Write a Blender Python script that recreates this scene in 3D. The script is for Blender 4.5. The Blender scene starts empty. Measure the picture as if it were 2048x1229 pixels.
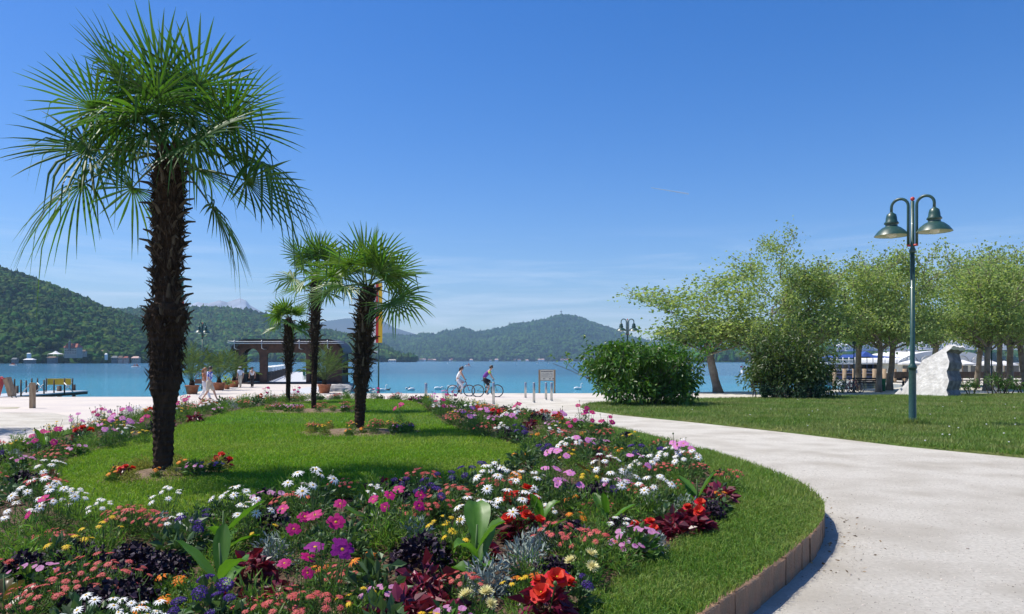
import bpy, math, random
import numpy as np
from mathutils import Vector, Matrix, noise as mnoise

R = math.radians
random.seed(7)
rng = np.random.default_rng(11)
SC = bpy.context.scene
COL = SC.collection

# ------------------------------------------------------------------ camera, sky, sun, exposure
H = 1.85            # eye height over the gravel path
F = 1550.0          # focal length in photo pixels (2048 wide)
HZ = 722.0          # eye-level row in the photo
CX = 1024.0

cam_d = bpy.data.cameras.new('camera')
cam_d.sensor_width = 36.0
cam_d.lens = F / 2048.0 * 36.0
cam_d.shift_y = (HZ - 614.5) / 2048.0
cam_d.clip_start = 0.05
cam_d.clip_end = 60000.0
cam = bpy.data.objects.new('camera', cam_d)
cam.location = (0, 0, H)
cam.rotation_euler = (R(90), 0, 0)
COL.objects.link(cam)
SC.camera = cam

SUN_EL = 60.0
SUN_DIR = Vector((-0.96, 0.20, 0)).normalized() * math.cos(R(SUN_EL)) + Vector((0, 0, math.sin(R(SUN_EL))))

world = bpy.data.worlds.new('World')
SC.world = world
world.use_nodes = True
wn, wl = world.node_tree.nodes, world.node_tree.links
wn.clear()
w_out = wn.new('ShaderNodeOutputWorld')
w_bg = wn.new('ShaderNodeBackground')
w_sky = wn.new('ShaderNodeTexSky')
w_sky.sky_type = 'NISHITA'
w_sky.sun_disc = False
w_sky.sun_elevation = R(SUN_EL)
w_sky.sun_rotation = math.atan2(SUN_DIR.x, SUN_DIR.y)
w_sky.altitude = 450
w_sky.air_density = 1.0
w_sky.dust_density = 0.8
w_sky.ozone_density = 3.2
w_bg.inputs['Strength'].default_value = 0.125
# thin streaks of high cloud low over the horizon, part of the sky itself
w_tc = wn.new('ShaderNodeTexCoord')
w_map = wn.new('ShaderNodeMapping')
w_map.inputs['Scale'].default_value = (2.2, 2.2, 30.0)
w_map.inputs['Rotation'].default_value = (R(-1.5), R(2.5), 0)
w_n = wn.new('ShaderNodeTexNoise')
w_n.inputs['Scale'].default_value = 2.1
w_n.inputs['Detail'].default_value = 7
w_n.inputs['Roughness'].default_value = 0.62
w_n.inputs['Distortion'].default_value = 0.6
w_r = wn.new('ShaderNodeMapRange')
w_r.inputs['From Min'].default_value = 0.47
w_r.inputs['From Max'].default_value = 0.86
w_r.inputs['To Max'].default_value = 0.75
w_sep = wn.new('ShaderNodeSeparateXYZ')
w_band = wn.new('ShaderNodeMapRange')     # clouds only in the low band all round the horizon
w_band.inputs['From Min'].default_value = 0.17
w_band.inputs['From Max'].default_value = 0.05
w_mul = wn.new('ShaderNodeMath'); w_mul.operation = 'MULTIPLY'
w_mix = wn.new('ShaderNodeMixRGB')
w_mix.inputs['Color2'].default_value = (7.6, 8.2, 9.0, 1)
w_hsv = wn.new('ShaderNodeHueSaturation')
w_hsv.inputs['Saturation'].default_value = 1.42
w_hsv.inputs['Hue'].default_value = 0.512
w_hsv.inputs['Value'].default_value = 1.0
wl.new(w_tc.outputs['Generated'], w_map.inputs['Vector'])
wl.new(w_map.outputs['Vector'], w_n.inputs['Vector'])
wl.new(w_n.outputs['Fac'], w_r.inputs['Value'])
wl.new(w_tc.outputs['Generated'], w_sep.inputs['Vector'])
wl.new(w_sep.outputs['Z'], w_band.inputs['Value'])
wl.new(w_r.outputs['Result'], w_mul.inputs[0])
wl.new(w_band.outputs['Result'], w_mul.inputs[1])
wl.new(w_mul.outputs['Value'], w_mix.inputs['Fac'])
wl.new(w_sky.outputs['Color'], w_hsv.inputs['Color'])
wl.new(w_hsv.outputs['Color'], w_mix.inputs['Color1'])
wl.new(w_mix.outputs['Color'], w_bg.inputs['Color'])
wl.new(w_bg.outputs['Background'], w_out.inputs['Surface'])

sun_d = bpy.data.lights.new('sun', 'SUN')
sun_d.energy = 5.0
sun_d.angle = R(0.53)
sun_d.color = (1.0, 0.945, 0.85)
sun = bpy.data.objects.new('sun', sun_d)
sun.rotation_euler = (-SUN_DIR).to_track_quat('-Z', 'Y').to_euler()
sun.location = SUN_DIR * 60
COL.objects.link(sun)

SC.view_settings.view_transform = 'Standard'
SC.view_settings.look = 'None'
SC.view_settings.exposure = 0.34
SC.view_settings.gamma = 1.0
SC.render.engine = 'CYCLES'
SC.cycles.max_bounces = 6
SC.cycles.diffuse_bounces = 3
SC.cycles.glossy_bounces = 2
SC.cycles.transmission_bounces = 4
SC.cycles.transparent_max_bounces = 8
SC.cycles.volume_bounces = 0
SC.cycles.use_denoising = True

# ------------------------------------------------------------------ helpers
def gz(Y):
    """level of the park: flat near the bed, falling gently to the quay"""
    return -0.3 * min(1.0, max(0.0, (Y - 12.0) / 38.0))

def PT(x, y, z):
    Y = (H - z) * F / (y - HZ)
    return Vector(((x - CX) / F * Y, Y, z))

def G(x, y, dz=0.0):
    """ground point seen at photo position (x, y)"""
    z = 0.0
    for _ in range(25):
        Y = (H - z) * F / (y - HZ)
        z = gz(Y) + dz
    return Vector(((x - CX) / F * Y, Y, z))

def XY(x, Y, z=0.0):
    return Vector(((x - CX) / F * Y, Y, z))

def ZP(y, Y):
    return H - (y - HZ) / F * Y

class MB:
    def __init__(s):
        s.v = []; s.f = []; s.mi = []; s.m = 0
    def add(s, vs, fs):
        b = len(s.v)
        s.v.extend([tuple(p) for p in vs])
        for f in fs:
            s.f.append(tuple(i + b for i in f)); s.mi.append(s.m)
        return s
    def box(s, c, d, rz=0.0, rx=0.0, ry=0.0, taper=1.0):
        hx, hy, hz = d[0] / 2, d[1] / 2, d[2] / 2
        M = Matrix.Translation(Vector(c)) @ Matrix.Rotation(rz, 4, 'Z') @ Matrix.Rotation(ry, 4, 'Y') @ Matrix.Rotation(rx, 4, 'X')
        vs = []
        for z, t in ((-hz, 1.0), (hz, taper)):
            for x, y in ((-hx, -hy), (hx, -hy), (hx, hy), (-hx, hy)):
                vs.append(M @ Vector((x * t, y * t, z)))
        return s.add(vs, [(3, 2, 1, 0), (4, 5, 6, 7), (0, 1, 5, 4), (1, 2, 6, 5), (2, 3, 7, 6), (3, 0, 4, 7)])
    def tube(s, pts, rad, n=8, caps=True):
        pts = [Vector(p) for p in pts]
        if not hasattr(rad, '__len__'): rad = [rad] * len(pts)
        vs = []; fs = []
        up = Vector((0, 0, 1)); prev = None
        for i, p in enumerate(pts):
            t = (pts[min(i + 1, len(pts) - 1)] - pts[max(i - 1, 0)])
            if t.length < 1e-9: t = Vector((0, 0, 1))
            t.normalize()
            if prev is None:
                a = t.cross(up)
                if a.length < 1e-3: a = t.cross(Vector((1, 0, 0)))
            else:
                a = prev - t * prev.dot(t)
            a.normalize(); prev = a
            b = t.cross(a)
            for k in range(n):
                q = 2 * math.pi * k / n
                vs.append(p + (a * math.cos(q) + b * math.sin(q)) * rad[i])
        for i in range(len(pts) - 1):
            for k in range(n):
                k2 = (k + 1) % n
                fs.append((i * n + k2, i * n + k, (i + 1) * n + k, (i + 1) * n + k2))
        if caps:
            fs.append(tuple(range(n)))
            fs.append(tuple(reversed(range((len(pts) - 1) * n, len(pts) * n))))
        return s.add(vs, fs)
    def lathe(s, prof, n=16, c=(0, 0, 0), M=None):
        vs = []; fs = []
        c = Vector(c)
        for r, z in prof:
            for k in range(n):
                q = 2 * math.pi * k / n
                p = Vector((r * math.cos(q), r * math.sin(q), z))
                if M: p = M @ p
                vs.append(p + c)
        for i in range(len(prof) - 1):
            for k in range(n):
                k2 = (k + 1) % n
                fs.append((i * n + k, i * n + k2, (i + 1) * n + k2, (i + 1) * n + k))
        fs.append(tuple(reversed(range(n))))
        fs.append(tuple(range((len(prof) - 1) * n, len(prof) * n)))
        return s.add(vs, fs)
    def ell(s, c, r, nu=10, nv=7, M=None):
        c = Vector(c); vs = []; fs = []
        if not hasattr(r, '__len__'): r = (r, r, r)
        for j in range(1, nv):
            th = math.pi * j / nv
            for k in range(nu):
                q = 2 * math.pi * k / nu
                p = Vector((r[0] * math.sin(th) * math.cos(q), r[1] * math.sin(th) * math.sin(q), -r[2] * math.cos(th)))
                if M: p = M @ p
                vs.append(c + p)
        pb = Vector((0, 0, -r[2])); pt = Vector((0, 0, r[2]))
        if M: pb = M @ pb; pt = M @ pt
        vs.append(c + pb); vs.append(c + pt)
        nb = (nv - 1) * nu
        for j in range(nv - 2):
            for k in range(nu):
                k2 = (k + 1) % nu
                fs.append((j * nu + k, j * nu + k2, (j + 1) * nu + k2, (j + 1) * nu + k))
        for k in range(nu):
            k2 = (k + 1) % nu
            fs.append((nb, k2, k)); fs.append(((nv - 2) * nu + k, (nv - 2) * nu + k2, nb + 1))
        return s.add(vs, fs)
    def prism(s, poly, M, d):
        """poly: 2D outline (ccw), extruded by d along local z, placed by M"""
        n = len(poly)
        vs = [M @ Vector((p[0], p[1], 0)) for p in poly] + [M @ Vector((p[0], p[1], d)) for p in poly]
        fs = [tuple(reversed(range(n))), tuple(range(n, 2 * n))]
        for k in range(n):
            k2 = (k + 1) % n
            fs.append((k, k2, n + k2, n + k))
        return s.add(vs, fs)
    def strip(s, a, b):
        """two rows of points -> quads"""
        n = len(a)
        return s.add(list(a) + list(b), [(i, i + 1, n + i + 1, n + i) for i in range(n - 1)])
    def mesh(s, name, mats, smooth=True):
        me = bpy.data.meshes.new(name)
        me.from_pydata(s.v, [], s.f)
        if not isinstance(mats, (list, tuple)): mats = [mats]
        for m in mats: me.materials.append(MAT[m] if isinstance(m, str) else m)
        if len(mats) > 1: me.polygons.foreach_set('material_index', s.mi)
        me.polygons.foreach_set('use_smooth', [smooth] * len(s.f))
        me.update()
        return me
    def build(s, name, mats, parent=None, smooth=True, **k):
        return link(name, s.mesh(name, mats, smooth), parent, **k)

def link(name, me, parent=None, loc=None, rz=None, **tags):
    o = bpy.data.objects.new(name, me)
    COL.objects.link(o)
    if parent is not None: o.parent = parent
    if loc is not None: o.location = loc
    if rz is not None: o.rotation_euler.z = rz
    return tag(o, **tags)

def tag(o, label=None, cat=None, group=None, kind=None):
    if label: o['label'] = label
    if cat: o['category'] = cat
    if group: o['group'] = group
    if kind: o['kind'] = kind
    return o

def empty(name, loc=(0, 0, 0), rz=0.0, **tags):
    o = link(name, None, None, loc, rz)
    o.empty_display_size = 0.2
    return tag(o, **tags)

def copy_tree(o, parent=None):
    c = o.copy(); COL.objects.link(c); c.parent = parent
    for ch in KIDS.get(o.name, o.children):
        copy_tree(ch, c)
    return c
KIDS = {}

def fast(name, verts, faces, mat, parent=None, smooth=False, **tags):
    """numpy mesh: verts (N,3), faces (M,k)"""
    me = npmesh(name, verts, faces, mat, smooth)
    return link(name, me, parent, **tags)

def npmesh(name, verts, faces, mat, smooth=False, mi=None):
    me = bpy.data.meshes.new(name)
    verts = np.ascontiguousarray(verts, dtype=np.float32); faces = np.ascontiguousarray(faces, dtype=np.int32)
    k = faces.shape[1]; n = len(faces)
    me.vertices.add(len(verts)); me.vertices.foreach_set('co', verts.ravel())
    me.loops.add(n * k); me.loops.foreach_set('vertex_index', faces.ravel())
    me.polygons.add(n); me.polygons.foreach_set('loop_start', np.arange(0, n * k, k, dtype=np.int32))
    me.polygons.foreach_set('use_smooth', np.full(n, smooth))
    for m in (mat if isinstance(mat, (list, tuple)) else [mat]):
        me.materials.append(MAT[m] if isinstance(m, str) else m)
    if mi is not None: me.polygons.foreach_set('material_index', np.ascontiguousarray(mi, dtype=np.int32))
    me.update(calc_edges=True)
    return me

def vnoise(x, y, s, seed=0.0):
    return mnoise.noise(Vector((x * s + seed, y * s - seed * 1.7, seed * 0.37)))

def sstep(a, b, x):
    t = min(1.0, max(0.0, (x - a) / (b - a)))
    return t * t * (3 - 2 * t)

_ON = ['', 'first', 'second', 'third', 'fourth', 'fifth', 'sixth', 'seventh', 'eighth', 'ninth', 'tenth', 'eleventh', 'twelfth', 'thirteenth', 'fourteenth', 'fifteenth', 'sixteenth', 'seventeenth', 'eighteenth', 'nineteenth']
def ordinal(n):
    if n < 20: return _ON[n]
    t = {2: 'twent', 3: 'thirt', 4: 'fort', 5: 'fift', 6: 'sixt', 7: 'sevent', 8: 'eight', 9: 'ninet'}[n // 10]
    return t + 'ieth' if n % 10 == 0 else t + 'y-' + _ON[n % 10]

# ------------------------------------------------------------------ materials
MAT = {}
def pm(name, c1, c2=None, scale=8.0, rough=0.7, bump=0.0, bscale=None, detail=5, isl=0.0, obj=0.0, spec=0.5, metal=0.0,
       trans=0.0, tcol=None, c3=None, s3=None, stretch=None, sheen=0.0, coat=0.0, lo=0.35, hi=0.65, hue=0.0):
    """principled surface: two colours mixed by noise, variation per loose piece / per object, fine bump, leaf translucency"""
    m = bpy.data.materials.new(name); m.use_nodes = True
    N, L = m.node_tree.nodes, m.node_tree.links
    N.clear()
    out = N.new('ShaderNodeOutputMaterial')
    b = N.new('ShaderNodeBsdfPrincipled')
    b.inputs['Roughness'].default_value = rough
    b.inputs['Specular IOR Level'].default_value = spec
    b.inputs['Metallic'].default_value = metal
    b.inputs['Coat Weight'].default_value = coat
    tc = N.new('ShaderNodeTexCoord')
    vec = tc.outputs['Object']
    if stretch:
        mp = N.new('ShaderNodeMapping'); mp.inputs['Scale'].default_value = stretch
        L.new(vec, mp.inputs['Vector']); vec = mp.outputs['Vector']
    col = None
    if c2 is None: c2 = c1
    mix = N.new('ShaderNodeMixRGB')
    mix.inputs['Color1'].default_value = (*c1, 1); mix.inputs['Color2'].default_value = (*c2, 1)
    nz = N.new('ShaderNodeTexNoise'); nz.inputs['Scale'].default_value = scale; nz.inputs['Detail'].default_value = detail
    L.new(vec, nz.inputs['Vector'])
    mr = N.new('ShaderNodeMapRange'); mr.inputs['From Min'].default_value = lo; mr.inputs['From Max'].default_value = hi
    L.new(nz.outputs['Fac'], mr.inputs['Value'])
    fac = mr.outputs['Result']
    L.new(fac, mix.inputs['Fac'])
    col = mix.outputs['Color']
    if c3 is not None:
        n3 = N.new('ShaderNodeTexNoise'); n3.inputs['Scale'].default_value = s3 or scale * 0.2; n3.inputs['Detail'].default_value = 4
        L.new(vec, n3.inputs['Vector'])
        r3 = N.new('ShaderNodeMapRange'); r3.inputs['From Min'].default_value = 0.42; r3.inputs['From Max'].default_value = 0.7
        L.new(n3.outputs['Fac'], r3.inputs['Value'])
        x3 = N.new('ShaderNodeMixRGB'); x3.inputs['Color2'].default_value = (*c3, 1)
        L.new(r3.outputs['Result'], x3.inputs['Fac']); L.new(col, x3.inputs['Color1'])
        col = x3.outputs['Color']
    if isl > 0 or obj > 0 or hue > 0:
        hs = N.new('ShaderNodeHueSaturation')
        L.new(col, hs.inputs['Color'])
        if isl > 0:
            g = N.new('ShaderNodeNewGeometry'); src = g.outputs['Random Per Island']; amp = isl
        else:
            g = N.new('ShaderNodeObjectInfo'); src = g.outputs['Random']; amp = obj
        rr = N.new('ShaderNodeMapRange'); rr.inputs['To Min'].default_value = 1 - amp; rr.inputs['To Max'].default_value = 1 + amp
        L.new(src, rr.inputs['Value']); L.new(rr.outputs['Result'], hs.inputs['Value'])
        if hue > 0:
            wn_ = N.new('ShaderNodeTexWhiteNoise'); wn_.noise_dimensions = '1D'
            L.new(src, wn_.inputs['W'])
            rh = N.new('ShaderNodeMapRange'); rh.inputs['To Min'].default_value = 0.5 - hue; rh.inputs['To Max'].default_value = 0.5 + hue
            L.new(wn_.outputs['Value'], rh.inputs['Value']); L.new(rh.outputs['Result'], hs.inputs['Hue'])
        col = hs.outputs['Color']
    L.new(col, b.inputs['Base Color'])
    if bump > 0:
        bp = N.new('ShaderNodeBump'); bp.inputs['Strength'].default_value = min(1.0, bump); bp.inputs['Distance'].default_value = 0.02 if bump <= 1 else 0.02 * bump
        nb = N.new('ShaderNodeTexNoise'); nb.inputs['Scale'].default_value = bscale or scale * 3; nb.inputs['Detail'].default_value = 6
        L.new(vec, nb.inputs['Vector']); L.new(nb.outputs['Fac'], bp.inputs['Height']); L.new(bp.outputs['Normal'], b.inputs['Normal'])
    sh = b.outputs['BSDF']
    if trans > 0:
        t = N.new('ShaderNodeBsdfTranslucent')
        tm = N.new('ShaderNodeMixRGB'); tm.blend_type = 'MULTIPLY'; tm.inputs['Fac'].default_value = 1.0
        tm.inputs['Color2'].default_value = (*(tcol or (1.35, 1.5, 0.8)), 1)
        L.new(col, tm.inputs['Color1']); L.new(tm.outputs['Color'], t.inputs['Color'])
        ms = N.new('ShaderNodeMixShader'); ms.inputs['Fac'].default_value = trans
        L.new(sh, ms.inputs[1]); L.new(t.outputs['BSDF'], ms.inputs[2]); sh = ms.outputs['Shader']
    L.new(sh, out.inputs['Surface'])
    MAT[name] = m
    return m
# ------------------------------------------------------------------ material library
pm('gravel', (0.515, 0.48, 0.41), (0.68, 0.64, 0.56), 24, 0.95, 0.8, 260, detail=8, c3=(0.455, 0.415, 0.345), s3=0.9, lo=0.3, hi=0.7, spec=0.15)
pm('paving', (0.55, 0.49, 0.425), (0.62, 0.56, 0.49), 30, 0.9, 0.25, 120, detail=6, c3=(0.50, 0.45, 0.42), s3=0.35, spec=0.2)
pm('paving_grey', (0.45, 0.46, 0.47), (0.52, 0.52, 0.53), 20, 0.85, 0.2, 90)
pm('sand', (0.44, 0.40, 0.32), (0.55, 0.50, 0.41), 9, 0.95, 0.6, 120, c3=(0.35, 0.33, 0.22), s3=0.8, spec=0.1)
pm('quay_stone', (0.30, 0.29, 0.27), (0.42, 0.40, 0.37), 5, 0.85, 0.5, 30)
pm('soil', (0.075, 0.048, 0.032), (0.15, 0.10, 0.07), 14, 0.95, 1.5, 40, spec=0.1)
pm('soil_dry', (0.15, 0.105, 0.07), (0.26, 0.19, 0.13), 14, 0.95, 1.5, 40, spec=0.1)
pm('lawn_base', (0.045, 0.115, 0.012), (0.075, 0.165, 0.02), 3.0, 0.9, 0.8, 120, c3=(0.06, 0.11, 0.02), s3=0.7, spec=0.1)
pm('lawn_base_rough', (0.055, 0.10, 0.02), (0.085, 0.13, 0.03), 2.0, 0.9, 0.8, 60, c3=(0.12, 0.12, 0.045), s3=0.5, spec=0.1)
pm('grass', (0.145, 0.265, 0.014), (0.205, 0.335, 0.026), 1.1, 0.55, isl=0.35, hue=0.025, trans=0.35, spec=0.3, c3=(0.26, 0.33, 0.05), s3=0.5)
pm('grass_rough', (0.115, 0.195, 0.03), (0.165, 0.25, 0.05), 0.7, 0.55, isl=0.4, hue=0.03, trans=0.3, spec=0.3, c3=(0.24, 0.26, 0.09), s3=0.35)
pm('grass_verge', (0.125, 0.215, 0.03), (0.18, 0.27, 0.05), 1.3, 0.55, isl=0.4, hue=0.03, trans=0.33, spec=0.3, c3=(0.22, 0.27, 0.07), s3=0.8)
pm('kerb_stone', (0.25, 0.135, 0.08), (0.38, 0.225, 0.14), 9, 0.85, 0.7, 45, obj=0.22, c3=(0.17, 0.13, 0.09), s3=4)
pm('forest', (0.020, 0.062, 0.008), (0.064, 0.130, 0.014), 0.02, 0.9, isl=0.48, hue=0.04, spec=0.1, c3=(0.014, 0.042, 0.010), s3=0.005)
pm('forest_floor', (0.022, 0.05, 0.012), (0.035, 0.075, 0.015), 0.02, 1.0, spec=0.0)
pm('forest_far', (0.014, 0.04, 0.010), (0.036, 0.085, 0.016), 0.012, 0.95, isl=0.5, spec=0.05, c3=(0.05, 0.10, 0.02), s3=0.003)
pm('meadow', (0.09, 0.19, 0.03), (0.12, 0.22, 0.04), 0.02, 1.0, spec=0.0)
pm('mountain', (0.16, 0.16, 0.17), (0.25, 0.25, 0.26), 0.003, 0.95, c3=(0.60, 0.62, 0.66), s3=0.0028, spec=0.0)
pm('mountain_blue', (0.06, 0.09, 0.09), (0.10, 0.12, 0.12), 0.001, 0.95, spec=0.0)

def water_mat():
    m = bpy.data.materials.new('water'); m.use_nodes = True; MAT['water'] = m
    N, L = m.node_tree.nodes, m.node_tree.links
    b = N['Principled BSDF']
    b.inputs['Roughness'].default_value = 0.12
    b.inputs['IOR'].default_value = 1.33
    tc = N.new('ShaderNodeTexCoord')
    # shallow turquoise shelf near the quay, deeper blue farther out, wind streaks between
    sp = N.new('ShaderNodeSeparateXYZ'); L.new(tc.outputs['Object'], sp.inputs['Vector'])
    mp0 = N.new('ShaderNodeMapping'); mp0.inputs['Scale'].default_value = (0.010, 0.06, 1); L.new(tc.outputs['Object'], mp0.inputs['Vector'])
    n0 = N.new('ShaderNodeTexNoise'); n0.inputs['Scale'].default_value = 1; n0.inputs['Detail'].default_value = 5; L.new(mp0.outputs['Vector'], n0.inputs['Vector'])
    mr = N.new('ShaderNodeMapRange'); mr.inputs['From Min'].default_value = 85; mr.inputs['From Max'].default_value = 190
    L.new(sp.outputs['Y'], mr.inputs['Value'])
    ad = N.new('ShaderNodeMath'); ad.operation = 'MULTIPLY_ADD'; ad.inputs[1].default_value = 2.0; ad.inputs[2].default_value = -1.0
    L.new(n0.outputs['Fac'], ad.inputs[0])
    a2 = N.new('ShaderNodeMath'); a2.operation = 'ADD'; a2.use_clamp = True
    L.new(mr.outputs['Result'], a2.inputs[0]); L.new(ad.outputs['Value'], a2.inputs[1])
    mx = N.new('ShaderNodeMixRGB'); mx.inputs['Color1'].default_value = (0.05, 0.265, 0.365, 1); mx.inputs['Color2'].default_value = (0.03, 0.115, 0.185, 1)
    L.new(a2.outputs['Value'], mx.inputs['Fac']); L.new(mx.outputs['Color'], b.inputs['Base Color'])
    mp = N.new('ShaderNodeMapping'); mp.inputs['Scale'].default_value = (0.45, 1.0, 1); mp.inputs['Rotation'].default_value = (0, 0, 0.2); L.new(tc.outputs['Object'], mp.inputs['Vector'])
    n1 = N.new('ShaderNodeTexNoise'); n1.inputs['Scale'].default_value = 0.8; n1.inputs['Detail'].default_value = 6; n1.inputs['Roughness'].default_value = 0.62
    L.new(mp.outputs['Vector'], n1.inputs['Vector'])
    bp = N.new('ShaderNodeBump'); bp.inputs['Strength'].default_value = 1.0; bp.inputs['Distance'].default_value = 0.5
    L.new(n1.outputs['Fac'], bp.inputs['Height']); L.new(bp.outputs['Normal'], b.inputs['Normal'])
water_mat()

# ------------------------------------------------------------------ ground
WZ = -1.0
def sheet(name, polys, mat, dz, kind='structure'):
    b = MB()
    for poly in polys:
        b.add([(x, y, gz(y) + dz) for x, y in poly], [tuple(range(len(poly)))])
    return b.build(name, mat, smooth=False, kind=kind)

sheet('ground', [
    [(-110, -60), (140, -60), (140, 12), (-110, 12)],
    [(-110, 12), (140, 12), (140, 50), (-20.9, 50), (-19.9, 45.6), (-110, 44)],
    [(-20.9, 50), (-11, 50), (-11, 51.2), (-13, 58), (-15.2, 72), (-15.2, 74.5), (-26.6, 74.5)],
    [(-11, 50), (140, 50), (140, 95), (37, 95), (35, 67), (30, 61), (25, 57.8), (17.5, 54.8), (6, 51.4), (-11, 51.2)],
], 'gravel', 0.0)
# concrete promenade laid on it along the water
sheet('promenade', [
    [(-110, 30.5), (-24, 30.5), (-17.5, 29.5), (-13.5, 25), (-13.2, 17), (-12.2, 12.5), (-3, 35.5), (-4.5, 38), (3, 44), (14, 49.6), (-20.6, 49.6), (-19.6, 45.3), (-110, 43.7)],
    ], 'paving', 0.004)
sheet('plaza', [[(-20.5, 50.004), (-11.4, 50.004), (-13.3, 58), (-15.5, 72), (-15.5, 74.2), (-26.2, 74.2)]], 'paving', 0.006)
sheet('paving_band', [[(-15.0, 49.7), (-12.9, 49.7), (-15.4, 63), (-16.6, 63)]], 'paving_grey', 0.011)
sheet('sand_patch', [[(-40, 33.8), (-27, 34.4), (-21.5, 33.9), (-20.8, 32.6), (-23.0, 29.0), (-26, 26), (-40, 24)]], 'sand', 0.009)

# quay wall with a coping, along every water edge
def quay(pts):
    b = MB()
    top = [Vector((x, y, gz(y) - 0.002)) for x, y in pts]
    b.strip([p for p in top], [Vector((p.x, p.y, WZ - 1.5)) for p in top])
    b.build('quay_wall', 'quay_stone', smooth=False, kind='structure')
quay([(-110, 44), (-19.9, 45.6), (-20.9, 50), (-26.6, 74.5), (-15.2, 74.5), (-15.2, 72), (-13, 58), (-11, 51.2), (6, 51.4), (17.5, 54.8), (25, 57.8), (30, 61), (35, 67), (37, 95)])

b = MB(); b.add([(-7500, 30, WZ), (7500, 30, WZ), (7500, 8800, WZ), (-7500, 8800, WZ)], [(0, 1, 2, 3)])
b.build('lake', 'water', smooth=False, kind='structure')

# ------------------------------------------------------------------ the raised flower island
BC = Vector((-3.2, 15.0))
OUT = [(0.55, 4.1), (1.19, 4.95), (2.2, 6.35), (3.12, 7.85), (3.62, 9.3), (3.74, 11), (3.5, 14), (2.8, 18.5), (1.5, 22.5), (0, 26), (-2.5, 30.2), (-5, 32.8), (-7.5, 34),
       (-10.2, 32.5), (-11.2, 28), (-11.2, 22), (-10.3, 17), (-9, 12), (-7.5, 8.6), (-5.5, 6), (-3, 4.2), (-1, 3.45)]
FLO = [(0.0, 3.95), (0.16, 4.4), (0.82, 5.6), (1.7, 7.1), (2.42, 8.5), (2.75, 10.4), (2.6, 13), (2.0, 17), (0.9, 21), (-0.7, 25), (-3.2, 29.6), (-5.5, 32), (-7.6, 33.1), (-9.8, 31.8),
       (-10.7, 28), (-10.7, 22), (-9.8, 17), (-8.5, 12), (-7.1, 8.8), (-5.3, 6.4), (-2.9, 4.6), (-1, 3.8)]
INN = [(-0.64, 8.0), (-1.6, 7.75), (-2.4, 7.2), (-3.3, 6.9), (-4.3, 7.4), (-5.2, 8.9), (-6.2, 10.8), (-6.8, 14.2), (-7.3, 17.5), (-7.9, 22), (-8.0, 26), (-7.2, 29), (-5.6, 30.2),
       (-4.0, 29.3), (-2.9, 25), (-2.0, 20), (-1.3, 16.5), (-0.5, 14), (0.15, 12), (0.0, 9.8)]
TAU = 2 * math.pi
def polar_table(pts, n=360):
    """radius over angle round BC, smoothed"""
    P = [Vector(p) for p in pts]; m = len(P); q = []
    for i in range(m):
        p0, p1, p2, p3 = P[i - 1], P[i], P[(i + 1) % m], P[(i + 2) % m]
        for k in range(10):
            t = k / 10
            q.append(0.5 * ((2 * p1) + (p2 - p0) * t + (2 * p0 - 5 * p1 + 4 * p2 - p3) * t * t + (3 * p1 - p0 - 3 * p2 + p3) * t ** 3))
    a = np.array([math.atan2(p.y - BC.y, p.x - BC.x) % TAU for p in q]); r = np.array([(p - BC).length for p in q])
    o = np.argsort(a); a = a[o]; r = r[o]
    a = np.concatenate([a - TAU, a, a + TAU]); r = np.concatenate([r, r, r])
    return np.interp(np.arange(n) * TAU / n, a, r)
R_OUT, R_FLO, R_INN = polar_table(OUT), polar_table(FLO), polar_table(INN)
def rad(tab, th):
    k = (th % TAU) / TAU * len(tab); i = int(k); f = k - i
    return tab[i % len(tab)] * (1 - f) + tab[(i + 1) % len(tab)] * f
KERB = 0.225
def bed_t(x, y):
    dx, dy = x - BC.x, y - BC.y
    th = math.atan2(dy, dx); r = math.hypot(dx, dy)
    return th, r, rad(R_OUT, th)
def bedz(x, y):
    th, r, ro = bed_t(x, y)
    d = max(0.0, ro - r)
    z = gz(y) + KERB + 0.02 + 0.24 * sstep(0.0, 4.0, d)
    return z + 0.035 * vnoise(x, y, 0.35, 3.1) * sstep(0.3, 2.0, d)
def BP(x, y):
    """point on the island seen at photo position (x, y)"""
    z = 0.4
    for _ in range(30):
        p = PT(x, y, z); z = 0.5 * z + 0.5 * bedz(p.x, p.y)
    return p
def zone(x, y):
    th, r, ro = bed_t(x, y)
    if r > ro: return 'off'
    if r > rad(R_FLO, th): return 'strip'
    if r > rad(R_INN, th): return 'flowers'
    return 'lawn'

def ring_sheet(name, ra, rb, dz, mat, nth=360, nr=26):
    vs = []; fs = []
    for i in range(nth):
        th = i * TAU / nth
        a = ra[i] if ra is not None else 0.0
        for j in range(nr + 1):
            r = a + (rb[i] - a) * j / nr
            x = BC.x + r * math.cos(th); y = BC.y + r * math.sin(th)
            vs.append((x, y, bedz(x, y) + dz))
    for i in range(nth):
        i2 = (i + 1) % nth
        for j in range(nr):
            fs.append((i * (nr + 1) + j, i * (nr + 1) + j + 1, i2 * (nr + 1) + j + 1, i2 * (nr + 1) + j))
    return fast(name, np.array(vs), np.array(fs), mat, smooth=True, kind='structure')
ring_sheet('bed_soil', None, R_OUT * 0.997, -0.01, 'soil')
ring_sheet('bed_lawn', None, R_INN, 0.012, 'lawn_base')
ring_sheet('bed_grass_verge', R_FLO, R_OUT * 0.996, 0.012, 'lawn_base')

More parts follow.
